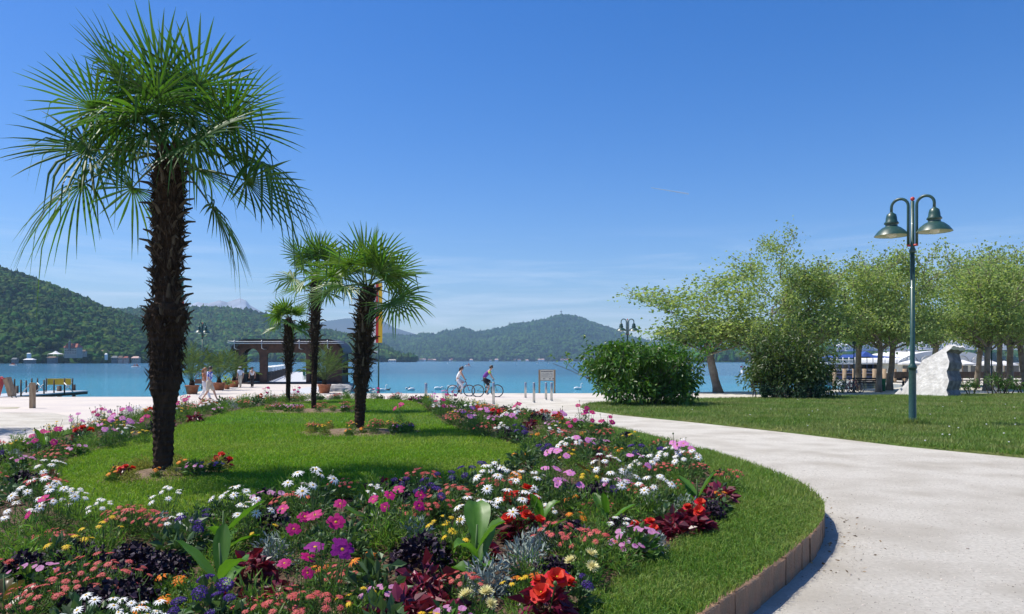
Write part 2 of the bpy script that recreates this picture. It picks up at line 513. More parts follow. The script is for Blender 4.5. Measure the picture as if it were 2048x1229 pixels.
# kerb of upright stone slabs, one piece each
kerb = empty('kerb', (0, 0, 0), kind='structure')
def kerb_stones():
    pts = [Vector((BC.x + r * math.cos(i * TAU / 360), BC.y + r * math.sin(i * TAU / 360))) for i, r in enumerate(R_OUT)]
    # arc length walk
    seg = [(pts[(i + 1) % 360] - pts[i]).length for i in range(360)]
    tot = sum(seg); cum = np.concatenate([[0], np.cumsum(seg)])
    def at(s):
        s %= tot; i = int(np.searchsorted(cum, s, 'right')) - 1; i = min(i, 359)
        return pts[i].lerp(pts[(i + 1) % 360], (s - cum[i]) / seg[i])
    meshes = []
    for k in range(5):
        w = 0.30
        b = MB()
        # slab with slightly chipped top corners
        e = [random.uniform(0, 0.012) for _ in range(4)]
        b.add([(-w / 2, -0.03, -0.34), (w / 2, -0.03, -0.34), (w / 2, 0.03, -0.34), (-w / 2, 0.03, -0.34),
               (-w / 2, -0.03, -0.012), (w / 2, -0.03, -0.012), (w / 2, 0.03, -0.012), (-w / 2, 0.03, -0.012),
               (-w / 2 + .008, -0.022, -e[0]), (w / 2 - .008, -0.022, -e[1]), (w / 2 - .008, 0.03, -e[2]), (-w / 2 + .008, 0.03, -e[3])],
              [(3, 2, 1, 0), (0, 1, 5, 4), (1, 2, 6, 5), (2, 3, 7, 6), (3, 0, 4, 7), (4, 5, 9, 8), (5, 6, 10, 9), (6, 7, 11, 10), (7, 4, 8, 11), (8, 9, 10, 11)])
        meshes.append(b.mesh('kerb_stone', 'kerb_stone', False))
    s = 0.0
    while s < tot - 0.2:
        w = random.uniform(0.24, 0.36)
        a = at(s); c = at(s + w); d = c - a; m = (a + c) / 2
        o = link('kerb_stone', random.choice(meshes), kerb)
        o.location = (m.x, m.y, gz(m.y) + KERB + 0.018 + random.uniform(-0.012, 0.012))
        o.rotation_euler = (random.uniform(-0.03, 0.03), random.uniform(-0.012, 0.012), math.atan2(d.y, d.x) + random.uniform(-0.02, 0.02))
        o.scale = ((d.length - 0.004) / 0.30, random.uniform(0.85, 1.1), 1)
        s += w
kerb_stones()

# ------------------------------------------------------------------ right lawn
LAWN = [(1158, 815), (1175, 822), (1240, 831), (1400, 847), (1600, 869), (1800, 893), (2048, 917), (2400, 952), (2500, 786), (2200, 786), (2048, 787), (1900, 790), (1700, 793), (1520, 797), (1400, 799), (1250, 803), (1180, 808)]
LAWN = [G(*p) for p in LAWN]
LAWN2 = [(p.x, p.y) for p in LAWN]
b = MB()
n = len(LAWN2)
ctr = Vector((sum(p[0] for p in LAWN2) / n, sum(p[1] for p in LAWN2) / n))
top = []; bot = []
for x, y in LAWN2:
    d = (ctr - Vector((x, y))).normalized() * 0.1
    top.append((x + d.x, y + d.y, gz(y) + 0.05)); bot.append((x, y, gz(y) - 0.02))
b.add(top, [tuple(range(n))])
b.add(bot + top, [(i, (i + 1) % n, n + (i + 1) % n, n + i) for i in range(n)])
b.build('park_lawn', 'lawn_base_rough', smooth=False, kind='structure')
def in_poly(px, py, poly):
    inside = np.zeros(len(px), bool); j = len(poly) - 1
    for i in range(len(poly)):
        xi, yi = poly[i]; xj, yj = poly[j]
        c = ((yi > py) != (yj > py)) & (px < (xj - xi) * (py - yi) / (yj - yi + 1e-12) + xi)
        inside ^= c; j = i
    return inside

# ------------------------------------------------------------------ hills round the lake
ICO = None
def ico(sub):
    import bmesh
    bm = bmesh.new(); bmesh.ops.create_icosphere(bm, subdivisions=sub, radius=1.0)
    v = np.array([p.co[:] for p in bm.verts]); f = np.array([[q.index for q in t.verts] for t in bm.faces]); bm.free()
    return v, f
ICO1, ICO2 = ico(1), ico(2)

def hill(name, prof, ysh, yrd, mat, nx=140, ny=26, tree=10, gully=0.12, back=0.5, s=0.85, seed=1.0, nscale=0.004, base=None):
    xs = np.linspace(prof[0][0], prof[-1][0], nx)
    ys = np.interp(xs, [p[0] for p in prof], [p[1] for p in prof])
    V = np.zeros((nx, ny + 1, 3))
    nf = int(ny * 0.75)
    for i in range(nx):
        zr = max(0.5, ZP(ys[i], yrd) - tree)
        sh = ysh if base is None else np.interp(xs[i], [p[0] for p in base], [p[1] for p in base])
        for j in range(ny + 1):
            if j <= nf:
                v = j / nf; Y = sh + (yrd - sh) * v; q = v ** s
            else:
                v = 1 + (j - nf) / (ny - nf) * back; Y = yrd + (yrd - sh) * (v - 1) * 1.5; q = max(-0.1, 1 - (v - 1) * 1.6)
            X = (xs[i] - CX) / F * Y
            g = (vnoise(X, Y, nscale, seed) + 0.5 * vnoise(X, Y, nscale * 2.3, seed + 5)) * gully
            z = WZ + 0.4 + zr * max(-0.05, q + g * math.sin(math.pi * min(1.0, v)) ** 0.8 * (1 if v <= 1 else 0))
            V[i, j] = (X, Y, z)
    fs = [(i * (ny + 1) + j, (i + 1) * (ny + 1) + j, (i + 1) * (ny + 1) + j + 1, i * (ny + 1) + j + 1) for i in range(nx - 1) for j in range(ny)]
    fast(name, V.reshape(-1, 3), np.array(fs), mat, smooth=True, kind='structure')
    return V, nf
def blobs(pos, rx, rz, ICOS, jit=0.28, conic=None):
    """one crown per row of pos; returns verts, faces"""
    bv, bf = ICOS
    n = len(pos)
    j = 1 + rng.uniform(-jit, jit, (n, len(bv)))
    v = bv[None] * j[..., None]
    if conic is not None:
        k = np.clip((v[..., 2] + 1) / 2, 0, 1)
        taper = np.where(conic[:, None], 1.15 - 1.05 * k, 1.0)
        v[..., 0] *= taper; v[..., 1] *= taper
    a = rng.uniform(0, TAU, n); ca, sa = np.cos(a)[:, None], np.sin(a)[:, None]
    x = v[..., 0] * ca - v[..., 1] * sa; y = v[..., 0] * sa + v[..., 1] * ca
    out = np.stack([x * rx[:, None] + pos[:, None, 0], y * rx[:, None] + pos[:, None, 1], v[..., 2] * rz[:, None] + pos[:, None, 2]], -1)
    fc = bf[None] + (np.arange(n) * len(bv))[:, None, None]
    return out.reshape(-1, 3), fc.reshape(-1, 3)
def forest(name, V, nf, count, r, mat, label, ICOS=ICO1, conif=0.4, vmax=1.06, vmin=0.0, clear=None):
    nx = V.shape[0]
    # even spread over the plan area: weight columns by their width
    u = rng.uniform(0, nx - 1.001, count * 2)
    v = rng.uniform(vmin, vmax, count * 2) * nf
    w = V[np.clip(u.astype(int), 0, nx - 1), np.clip(v.astype(int), 0, V.shape[1] - 1), 1]
    keep = rng.uniform(0, 1, count * 2) < w / w.max()
    u, v = u[keep][:count], v[keep][:count]
    i = u.astype(int); j = np.minimum(v.astype(int), V.shape[1] - 2); fu = (u - i)[:, None]; fv = (v - j)[:, None]
    p = V[i, j] * (1 - fu) * (1 - fv) + V[i + 1, j] * fu * (1 - fv) + V[i, j + 1] * (1 - fu) * fv + V[i + 1, j + 1] * fu * fv
    if clear is not None:
        k = np.ones(len(p), bool)
        px = CX + p[:, 0] / p[:, 1] * F; py = HZ - (p[:, 2] - H) / p[:, 1] * F
        for (x0, y0, x1, y1) in clear: k &= ~((px > x0) & (px < x1) & (py > y0) & (py < y1))
        p = p[k]
    n = len(p)
    con = rng.uniform(0, 1, n) < conif
    rx = rng.uniform(0.65, 1.25, n) * r; rz = rx * np.where(con, rng.uniform(1.1, 1.6, n), rng.uniform(0.8, 1.25, n)); rx = np.where(con, rx * 0.68, rx)
    p = p.copy(); p[:, 2] += rz * 0.75
    vs, fs = blobs(p, rx, rz, ICOS, 0.25, con)
    return fast(name, vs, fs, mat, smooth=False, kind='stuff', label=label, cat='forest')

Va, na = hill('hill', [(-420, 470), (-150, 505), (0, 531), (60, 549), (120, 571), (170, 591), (215, 613), (270, 630), (330, 655), (400, 690), (450, 716)], 800, 1320, 'forest_floor', seed=2, tree=11,
              base=[(-420, 700), (0, 790), (200, 850), (330, 1000), (450, 1250)])
forest('forest', Va, na, 13000, 4.8, 'forest', 'dense green wood covering the steep near hillside across the lake', ICO2, 0.15, clear=[(80, 700, 160, 722), (118, 676, 152, 724)])
Vb, nb_ = hill('hill', [(150, 622), (215, 618), (273, 616), (330, 611), (376, 613), (444, 614), (495, 618), (533, 628), (581, 647), (632, 655), (700, 669), (740, 680), (765, 688), (790, 703), (815, 718), (830, 722)], 1650, 2500, 'forest_floor', seed=6, tree=12, gully=0.1)
forest('forest', Vb, nb_, 15000, 7.5, 'forest', 'wooded ridge behind the pier pavilion on the far shore', ICO1, 0.15)
Vc, nc = hill('hill', [(560, 690), (640, 676), (700, 668), (767, 668), (819, 673), (850, 667), (870, 670), (892, 661), (904, 663), (926, 656), (936, 659), (948, 666), (977, 662), (1007, 656), (1026, 649), (1063, 645), (1099, 637), (1119, 630),
                       (1148, 632), (1170, 640), (1208, 652), (1270, 676), (1340, 694), (1420, 706), (1520, 716), (1600, 720)], 3500, 4900, 'forest_far', nx=220, ny=34, seed=9, tree=14, gully=0.10, nscale=0.0016)
forest('forest', Vc, nc, 22000, 11.5, 'forest_far', 'hazy wooded hill with a lookout tower beyond the lake', ICO1, 0.12)
Vd, nd = hill('hill', [(1290, 724), (1340, 718), (1420, 706), (1500, 700), (1600, 694), (1750, 690), (1900, 676), (2100, 668), (2500, 660)], 1500, 2000, 'forest_floor', seed=13, tree=10, gully=0.08)
forest('forest', Vd, nd, 3500, 9.5, 'forest', 'low dark wooded headland behind the plane trees', ICO1, 0.15)
Ve, ne = hill('far_mountain', [(330, 628), (365, 616), (380, 611), (395, 604), (405, 606), (415, 607), (428, 604), (440, 601), (448, 603), (455, 605), (468, 600), (480, 597), (492, 601), (500, 611), (520, 622), (560, 640), (620, 655)], 6300, 7600, 'mountain', nx=160, ny=30, seed=21, tree=0, gully=0.2, nscale=0.0022, s=1.0)
Vf, nf_ = hill('far_mountain', [(520, 672), (560, 660), (600, 652), (640, 645), (655, 642), (672, 640), (690, 637), (705, 637), (735, 640), (767, 643), (789, 656), (812, 663), (836, 670), (900, 690), (960, 705)], 5600, 7000, 'mountain_blue', nx=120, ny=24, seed=25, tree=0, gully=0.12, nscale=0.0018)
Vg, ng = hill('far_mountain', [(1180, 705), (1280, 690), (1330, 674), (1350, 666), (1380, 672), (1420, 680), (1500, 672), (1600, 684), (1800, 690), (2000, 684), (2300, 690)], 5600, 7000, 'mountain_blue', nx=120, ny=24, seed=29, tree=0, gully=0.12, nscale=0.0018)
# ------------------------------------------------------------------ plant materials
pm('palm_leaf', (0.040, 0.092, 0.020), (0.07, 0.14, 0.028), 3, 0.46, isl=0.35, hue=0.02, trans=0.30, tcol=(1.6, 1.9, 0.55), spec=0.3)
pm('palm_leaf_light', (0.07, 0.15, 0.025), (0.11, 0.20, 0.035), 3, 0.4, isl=0.3, hue=0.02, trans=0.35, tcol=(1.5, 1.6, 0.6), spec=0.5)
pm('petiole', (0.06, 0.11, 0.03), (0.10, 0.15, 0.04), 5, 0.5)
pm('palm_trunk', (0.018, 0.013, 0.010), (0.055, 0.038, 0.027), 16, 0.95, 1.0, 50, stretch=(1, 1, 0.35), c3=(0.07, 0.045, 0.03), s3=3, spec=0.1)
pm('palm_fibre', (0.035, 0.026, 0.020), (0.085, 0.062, 0.045), 6, 0.95, isl=0.5, spec=0.1)
pm('leaf_stub', (0.05, 0.036, 0.024), (0.11, 0.085, 0.055), 6, 0.8, obj=0.5)
pm('bark', (0.16, 0.12, 0.09), (0.28, 0.225, 0.175), 3.5, 0.9, 0.7, 14, c3=(0.28, 0.25, 0.20), s3=1.2, spec=0.15)
pm('bark_dark', (0.05, 0.04, 0.03), (0.10, 0.08, 0.06), 6, 0.9, 0.5, 20)
pm('plane_leaf', (0.235, 0.315, 0.11), (0.33, 0.405, 0.165), 0.8, 0.5, isl=0.35, hue=0.025, trans=0.5, tcol=(1.25, 1.3, 0.6), spec=0.35)
pm('bush_leaf', (0.05, 0.125, 0.014), (0.095, 0.19, 0.024), 1.5, 0.42, isl=0.4, hue=0.02, trans=0.3, tcol=(1.4, 1.6, 0.5), spec=0.45)
pm('bush_leaf_olive', (0.05, 0.095, 0.02), (0.085, 0.13, 0.03), 1.5, 0.45, isl=0.4, hue=0.03, trans=0.3, tcol=(1.4, 1.4, 0.5), spec=0.4)
pm('juniper_leaf', (0.025, 0.06, 0.03), (0.04, 0.085, 0.04), 2, 0.6, isl=0.3, spec=0.2)

# ------------------------------------------------------------------ grass blades
def blade_field(name, X, Y, Z, h, w, lean, mat, label, segs=2):
    n = len(X)
    a = rng.uniform(0, TAU, n); b_ = rng.uniform(0, TAU, n)
    hh = h * rng.uniform(0.55, 1.25, n); ww = w * rng.uniform(0.7, 1.3, n); ll = hh * lean * rng.uniform(0.1, 1.2, n)
    wx, wy = np.cos(a) * ww / 2, np.sin(a) * ww / 2
    lx, ly = np.cos(b_) * ll, np.sin(b_) * ll
    base = np.stack([X, Y, Z], 1)
    W = np.stack([wx, wy, np.zeros(n)], 1)
    tip = base + np.stack([lx, ly, hh * (1 - 0.25 * lean)], 1)
    if segs == 1:
        V = np.stack([base - W, base + W, tip], 1).reshape(-1, 3)
        Fc = np.arange(3 * n).reshape(n, 3)
    else:
        mid = base + np.stack([lx * 0.3, ly * 0.3, hh * 0.6], 1)
        V = np.stack([base - W, base + W, mid + W * 0.75, mid - W * 0.75, tip], 1).reshape(-1, 3)
        k = (np.arange(n) * 5)[:, None, None]
        Fc = (np.array([[0, 1, 2], [0, 2, 3], [3, 2, 4]])[None] + k).reshape(-1, 3)
    return fast(name, V, Fc, mat, kind='stuff', label=label, cat='grass')

def scatter_zone(zn, x0, x1, y0, y1, dens):
    n = int((x1 - x0) * (y1 - y0) * dens)
    X = rng.uniform(x0, x1, n); Y = rng.uniform(y0, y1, n)
    th = np.arctan2(Y - BC.y, X - BC.x) % TAU; r = np.hypot(X - BC.x, Y - BC.y)
    q = th / TAU * 360; i = q.astype(int) % 360; f = q - np.floor(q); i2 = (i + 1) % 360
    T = lambda t: t[i] * (1 - f) + t[i2] * f
    ro, rf, ri = T(R_OUT), T(R_FLO), T(R_INN)
    if zn == 'lawn': k = r < ri + 0.05
    else: k = (r > rf - 0.06) & (r < ro + 0.03)
    # only what the camera can see or nearly see
    k &= (np.abs(X / np.maximum(Y, .1)) < 0.84)
    X, Y, r, ro = X[k], Y[k], r[k], ro[k]
    d = np.clip(ro - r, 0, None)
    t = np.clip(d / 4.0, 0, 1); s = t * t * (3 - 2 * t)
    Z = -0.3 * np.clip((Y - 12) / 38, 0, 1) + KERB + 0.02 + 0.24 * s
    Z = Z + np.array([0.035 * vnoise(a, b_, 0.35, 3.1) * sstep(0.3, 2.0, c) for a, b_, c in zip(X, Y, d)]) + 0.008
    return X, Y, Z
def cat3(*a): return [np.concatenate([q[i] for q in a]) for i in range(3)]
SHADY = []
X, Y, Z = scatter_zone('strip', -0.2, 3.9, 4.0, 8.6, 5200)
blade_field('verge_grass', X, Y, Z, 0.06, 0.0065, 0.9, 'grass_verge', 'short green grass on the verge between flowers and kerb')
X, Y, Z = cat3(scatter_zone('strip', 1, 3.9, 8.6, 14, 2600), scatter_zone('strip', -2, 3.9, 14, 26, 500), scatter_zone('strip', -12, -4, 5.5, 34, 250))
blade_field('verge_grass', X, Y, Z, 0.075, 0.011, 0.8, 'grass_verge', 'green grass along the far verge of the flower island', 1)
X, Y, Z = cat3(scatter_zone('lawn', -6, 0.4, 6.5, 9.5, 4200), scatter_zone('lawn', -7, 0.4, 9.5, 12.5, 2600))
blade_field('lawn_grass', X, Y, Z, 0.062, 0.0075, 0.75, 'grass', 'mown bright green lawn in front of the tall palm')
X, Y, Z = cat3(scatter_zone('lawn', -8, 0.4, 12.5, 17, 1300), scatter_zone('lawn', -9, 0, 17, 31, 520))
blade_field('lawn_grass', X, Y, Z, 0.06, 0.014, 0.7, 'grass', 'mown bright green lawn behind the tall palm', 1)
# rougher park lawn
def park_pts(y0, y1, dens):
    x1 = 0.92 * y1
    n = int(x1 * (y1 - y0) * dens); X = rng.uniform(0, x1, n); Y = rng.uniform(y0, y1, n)
    k = in_poly(X, Y, LAWN2) & (X / Y < 0.92); X, Y = X[k], Y[k]
    return X, Y, -0.3 * np.clip((Y - 12) / 38, 0, 1) + 0.045
X, Y, Z = cat3(park_pts(13, 20, 900), park_pts(20, 28, 520), park_pts(28, 48, 200))
blade_field('park_grass', X, Y, Z, 0.12, 0.02, 0.8, 'grass_rough', 'rough park lawn under the street lamp', 1)

# ------------------------------------------------------------------ leaves
def leaf_mesh(name, P, D, size, aspect, mat, fold=0.25, droop=0.0, parent=None, kind=None):
    """P (n,3) stalk points, D (n,3) leaf directions, size (n,)"""
    n = len(P)
    D = D / np.maximum(1e-6, np.linalg.norm(D, axis=1))[:, None]
    r = rng.normal(size=(n, 3)); S = np.cross(D, r); S /= np.maximum(1e-6, np.linalg.norm(S, axis=1))[:, None]
    Nn = np.cross(S, D)
    L = size[:, None]
    tip = P + D * L; tip[:, 2] -= droop * size
    mid = P + D * L * 0.45
    lf = mid + S * L * aspect / 2 + Nn * L * fold * aspect
    rt = mid - S * L * aspect / 2 + Nn * L * fold * aspect
    V = np.stack([P, rt, tip, lf], 1).reshape(-1, 3)
    k = (np.arange(n) * 4)[:, None, None]
    Fc = (np.array([[0, 1, 2], [0, 2, 3]])[None] + k).reshape(-1, 3)
    return npmesh(name, V, Fc, mat)

# ------------------------------------------------------------------ fan palms
def fan_frond(mb_leaf, mb_pet, p0, az, el, plen, blen, nseg, sag, spread=R(128), droop=0.35, width=0.03, lr=None, rows=5, roll=0.0):
    d = Vector((math.cos(az) * math.cos(el), math.sin(az) * math.cos(el), math.sin(el)))
    pts = []
    for k in range(7):
        t = k / 6
        p = Vector(p0) + d * plen * t + Vector((0, 0, -sag * plen * t * t))
        pts.append(p)
    mb_pet.tube(pts, [0.018 * (1 - 0.55 * k / 6) * (plen / 0.7) ** 0.5 for k in range(7)], 5)
    t = (pts[-1] - pts[-2]).normalized()
    side = t.cross(Vector((0, 0, 1)))
    if side.length < 0.05: side = Vector((math.sin(az), -math.cos(az), 0))
    side.normalize()
    side = Matrix.Rotation(roll, 3, t) @ side
    nrm = side.cross(t).normalized()
    o = pts[-1]
    for i in range(nseg):
        u = -1 + 2 * i / (nseg - 1)
        ph = u * spread + lr.uniform(-0.03, 0.03)
        L = blen * (1.0 - 0.22 * abs(u) ** 2) * lr.uniform(0.9, 1.06)
        dr = droop * lr.uniform(0.5, 1.5)
        sd = (t * math.cos(ph) + side * math.sin(ph)).normalized()
        lat = sd.cross(nrm).normalized()
        bend = lr.random() < 0.13
        A = []; B = []; C = []
        for k in range(rows + 1):
            q = k / rows
            w = width * (0.35 + 1.3 * q if q < 0.5 else 1.0 * (1 - ((q - 0.5) / 0.5) ** 1.6) + 0.06)
            cup = nrm * (0.10 * math.sin(q * 2.0) * blen)
            g = Vector((0, 0, -dr * L * q * q))
            if bend and q > 0.6: g += Vector((0, 0, -(q - 0.6) * 1.3 * L)) - sd * (q - 0.6) * 0.7 * L
            p = o + sd * L * q + cup + g
            A.append(p + lat * w / 2 - nrm * w * 0.28); B.append(p); C.append(p - lat * w / 2 - nrm * w * 0.28)
        mb_leaf.add(A + B + C, [(k, k + 1, rows + 2 + k, rows + 1 + k) for k in range(rows)] + [(rows + 1 + k, rows + 2 + k, 2 * rows + 3 + k, 2 * rows + 2 + k) for k in range(rows)])

def palm(name, label, base, top, prof, fronds, seed, plen, blen, nseg, swid, stubs, fibre, leafmat='palm_leaf', width=0.03, rows=5, extra=(), group=None, lo=-18, flen=1.0):
    """prof: (fraction of trunk height, radius)"""
    lr = random.Random(seed)
    base = Vector(base); top = Vector(top)
    root = empty(name, base, label=label, cat='palm tree', group=group)
    ax = top - base; Ht = ax.length
    mid = ax * 0.5 + Vector((lr.uniform(-.02, .02), lr.uniform(-.02, .02), 0)) * Ht
    def axis(t):
        t = float(t); return (1 - t) ** 2 * Vector((0, 0, 0)) + 2 * t * (1 - t) * mid + t * t * ax
    def rr(t): return float(np.interp(t, [p[0] for p in prof], [p[1] for p in prof]))
    # trunk: ringed and lumpy
    nz, na_ = int(Ht / 0.035), 20
    vs = []; fs = []
    for i in range(nz + 1):
        t = i / nz; c = axis(t); r0 = rr(t)
        ring = 1 + (0.045 if i % 2 else -0.045)
        for k in range(na_):
            q = TAU * k / na_
            r_ = r0 * ring * (1 + 0.20 * vnoise(math.cos(q) * 2 + seed, math.sin(q) * 2 + t * Ht * 2.5, 1.6, seed) + lr.uniform(-0.05, 0.05))
            vs.append((c.x + r_ * math.cos(q), c.y + r_ * math.sin(q), c.z - 0.05 * (i == 0)))
    for i in range(nz):
        for k in range(na_):
            k2 = (k + 1) % na_
            fs.append((i * na_ + k, i * na_ + k2, (i + 1) * na_ + k2, (i + 1) * na_ + k))
    fast('trunk', np.array(vs), np.array(fs), 'palm_trunk', root)
    # hanging fibre
    if fibre:
        n = fibre; tt = rng.beta(1.2, 1.0, n) * 0.72 + 0.28; q = rng.uniform(0, TAU, n)
        P = []; D = []; S = []
        for a, t in zip(q, tt):
            c = axis(t); r_ = rr(t) * 0.96
            P.append((c.x + r_ * math.cos(a), c.y + r_ * math.sin(a), c.z))
            up = lr.random() < 0.35
            D.append((math.cos(a) * 0.5 + lr.uniform(-.3, .3), math.sin(a) * 0.5 + lr.uniform(-.3, .3), lr.uniform(0.3, 1.0) if up else -1.0))
            S.append(lr.uniform(0.5, 1.3) * swid * 0.75 * flen)
        link('fibre', leaf_mesh('fibre', np.array(P), np.array(D), np.array(S), 0.14, 'palm_fibre'), root, kind='stuff')
    # cut leaf bases standing out of the trunk
    sm = []
    for k in range(4):
        b = MB(); L_ = swid * lr.uniform(0.8, 1.25)
        b.tube([(0, 0, -0.04), (L_ * 0.5, 0, L_ * 0.05 * k), (L_, 0, L_ * lr.uniform(0.0, 0.35))], [swid * 0.16, swid * 0.10, swid * 0.05], 4)
        sm.append(b.mesh('leaf_stub', 'leaf_stub', False))
    for k in range(stubs):
        t = 0.45 + 0.55 * (k + lr.random()) / stubs; a = k * 2.399963 + lr.uniform(-.3, .3); c = axis(t)
        o = link('leaf_stub', lr.choice(sm), root)
        r_ = rr(t) * 0.9
        o.location = (c.x + r_ * math.cos(a), c.y + r_ * math.sin(a), c.z)
        o.rotation_euler = (0, lr.uniform(-0.7, 0.35), a)
        sc = lr.uniform(0.6, 1.2); o.scale = (sc, sc, sc)
    # fronds
    cr = axis(1.0)
    fl = []
    for k in range(fronds):
        t = (k + 0.5) / fronds
        el = math.radians(86 - (86 - lo) * t ** 0.78) + lr.uniform(-.12, .12)
        fl.append((k * 2.399963 + lr.uniform(-.3, .3), el, plen * (0.9 + 0.2 * t) * lr.uniform(.9, 1.12), blen * lr.uniform(.85, 1.05), 0.04 + 0.16 * t, 0.02 + 0.30 * t * lr.random()))
    for e in extra: fl.append(e)
    for (az, el, pl, bl, sag, dr) in fl:
        a_, b_ = MB(), MB()
        p0 = cr + Vector((math.cos(az) * 0.06, math.sin(az) * 0.06, -0.15 * (el < 0.2) * lr.random() * 2))
        fan_frond(a_, b_, p0, az, el, pl, bl, nseg, sag, droop=dr, width=width, lr=lr, rows=rows, roll=lr.uniform(-.9, .9))
        fr = a_.build('frond', leafmat, root, smooth=False)
        b_.build('petiole', 'petiole', fr)
    return root

p1 = BP(325, 952)
print('PALM1', p1)
s1 = p1.y / F
top1 = Vector(((333 - CX) * s1, p1.y + 0.05, ZP(292, p1.y)))
palm('fan_palm', 'tall shaggy fan palm, largest of the four, standing in the front lawn', p1, top1,
     [(0, 0.108), (0.1, 0.108), (0.22, 0.125), (0.27, 0.165), (0.36, 0.16), (0.42, 0.185), (0.49, 0.24), (0.53, 0.15), (0.6, 0.13), (0.8, 0.15), (0.93, 0.145), (1, 0.10)],
     23, 5, 0.80, 0.88, 27, 0.16, 130, 2300, width=0.033, rows=6, lo=-2,
     extra=[(-1.2, 0.75, 0.45, 0.8, 0.2, 0.75), (-1.9, 0.6, 0.5, 0.8, 0.25, 0.8), (-0.7, 0.55, 0.55, 0.82, 0.25, 0.7), (-2.4, 0.7, 0.55, 0.8, 0.25, 0.75), (-1.5, 0.2, 0.45, 0.75, 0.2, 0.8), (1.4, 0.5, 0.5, 0.8, 0.2, 0.6), (0.05, 0.25, 1.05, 0.82, 0.42, 0.95), (-2.6, -0.25, 0.85, 0.85, 0.3, 0.7), (0.4, -0.9, 0.7, 0.7, 0.1, 0.5)])
p2 = BP(718, 866); s2 = p2.y / F
palm('fan_palm', 'middle fan palm with a thick shaggy trunk nearest the flag', p2, ((732 - CX) * s2, p2.y + .1, ZP(572, p2.y)),
     [(0, 0.09), (0.22, 0.105), (0.32, 0.11), (0.38, 0.155), (0.5, 0.135), (0.8, 0.15), (0.95, 0.13), (1, 0.09)],
     19, 8, 0.62, 0.76, 26, 0.18, 80, 1000, lo=-8, leafmat='palm_leaf_light', width=0.04, rows=5)
p3 = BP(627, 824); s3 = p3.y / F
palm('fan_palm', 'slender tall fan palm between the small palm and the flag', p3, ((630 - CX) * s3, p3.y + .1, ZP(545, p3.y)),
     [(0, 0.07), (0.35, 0.08), (0.5, 0.10), (0.62, 0.135), (0.9, 0.14), (1, 0.09)],
     17, 12, 0.6, 0.86, 24, 0.18, 55, 700, lo=-8, width=0.05, rows=4, leafmat='palm_leaf_light')
p4 = BP(575, 806); s4 = p4.y / F
palm('fan_palm', 'smallest fan palm with a pale green top before the pavilion', p4, ((578 - CX) * s4, p4.y, ZP(636, p4.y)),
     [(0, 0.075), (0.35, 0.09), (0.5, 0.15), (0.75, 0.17), (0.95, 0.16), (1, 0.09)],
     14, 15, 0.35, 0.62, 22, 0.17, 45, 550, width=0.055, rows=4, leafmat='palm_leaf_light')
print('PALMS', p2, p3, p4)
# ------------------------------------------------------------------ broadleaved trees and bushes
def limb(mb, p, d, L, r, depth, tips, lr, up=0.15, spread=0.6, seg=5, minr=0.012):
    pts = [Vector(p)]; rads = [r]; d = Vector(d).normalized()
    for k in range(seg):
        d = (d + Vector((lr.uniform(-1, 1), lr.uniform(-1, 1), lr.uniform(-0.6, 1) * 0.6 + up)) * 0.22).normalized()
        pts.append(pts[-1] + d * L / seg); rads.append(max(minr, r * (1 - 0.55 * (k + 1) / seg)))
    mb.tube(pts, rads, 6 if r > 0.05 else 4, caps=False)
    if depth <= 1:
        for q in pts[1:]: tips.append((q, d))
    if depth == 0: return
    nb = 3 if depth > 1 else 4
    for i in range(nb):
        t = lr.uniform(0.45, 1.0); k = min(seg, max(1, int(round(t * seg))))
        a = lr.uniform(0, TAU); ax = Vector((math.cos(a), math.sin(a), lr.uniform(-0.25, 0.55)))
        nd = (d * (1 - spread) + ax * spread).normalized()
        limb(mb, pts[k], nd, L * lr.uniform(0.55, 0.8), rads[k] * 0.7, depth - 1, tips, lr, up, spread, seg, minr)

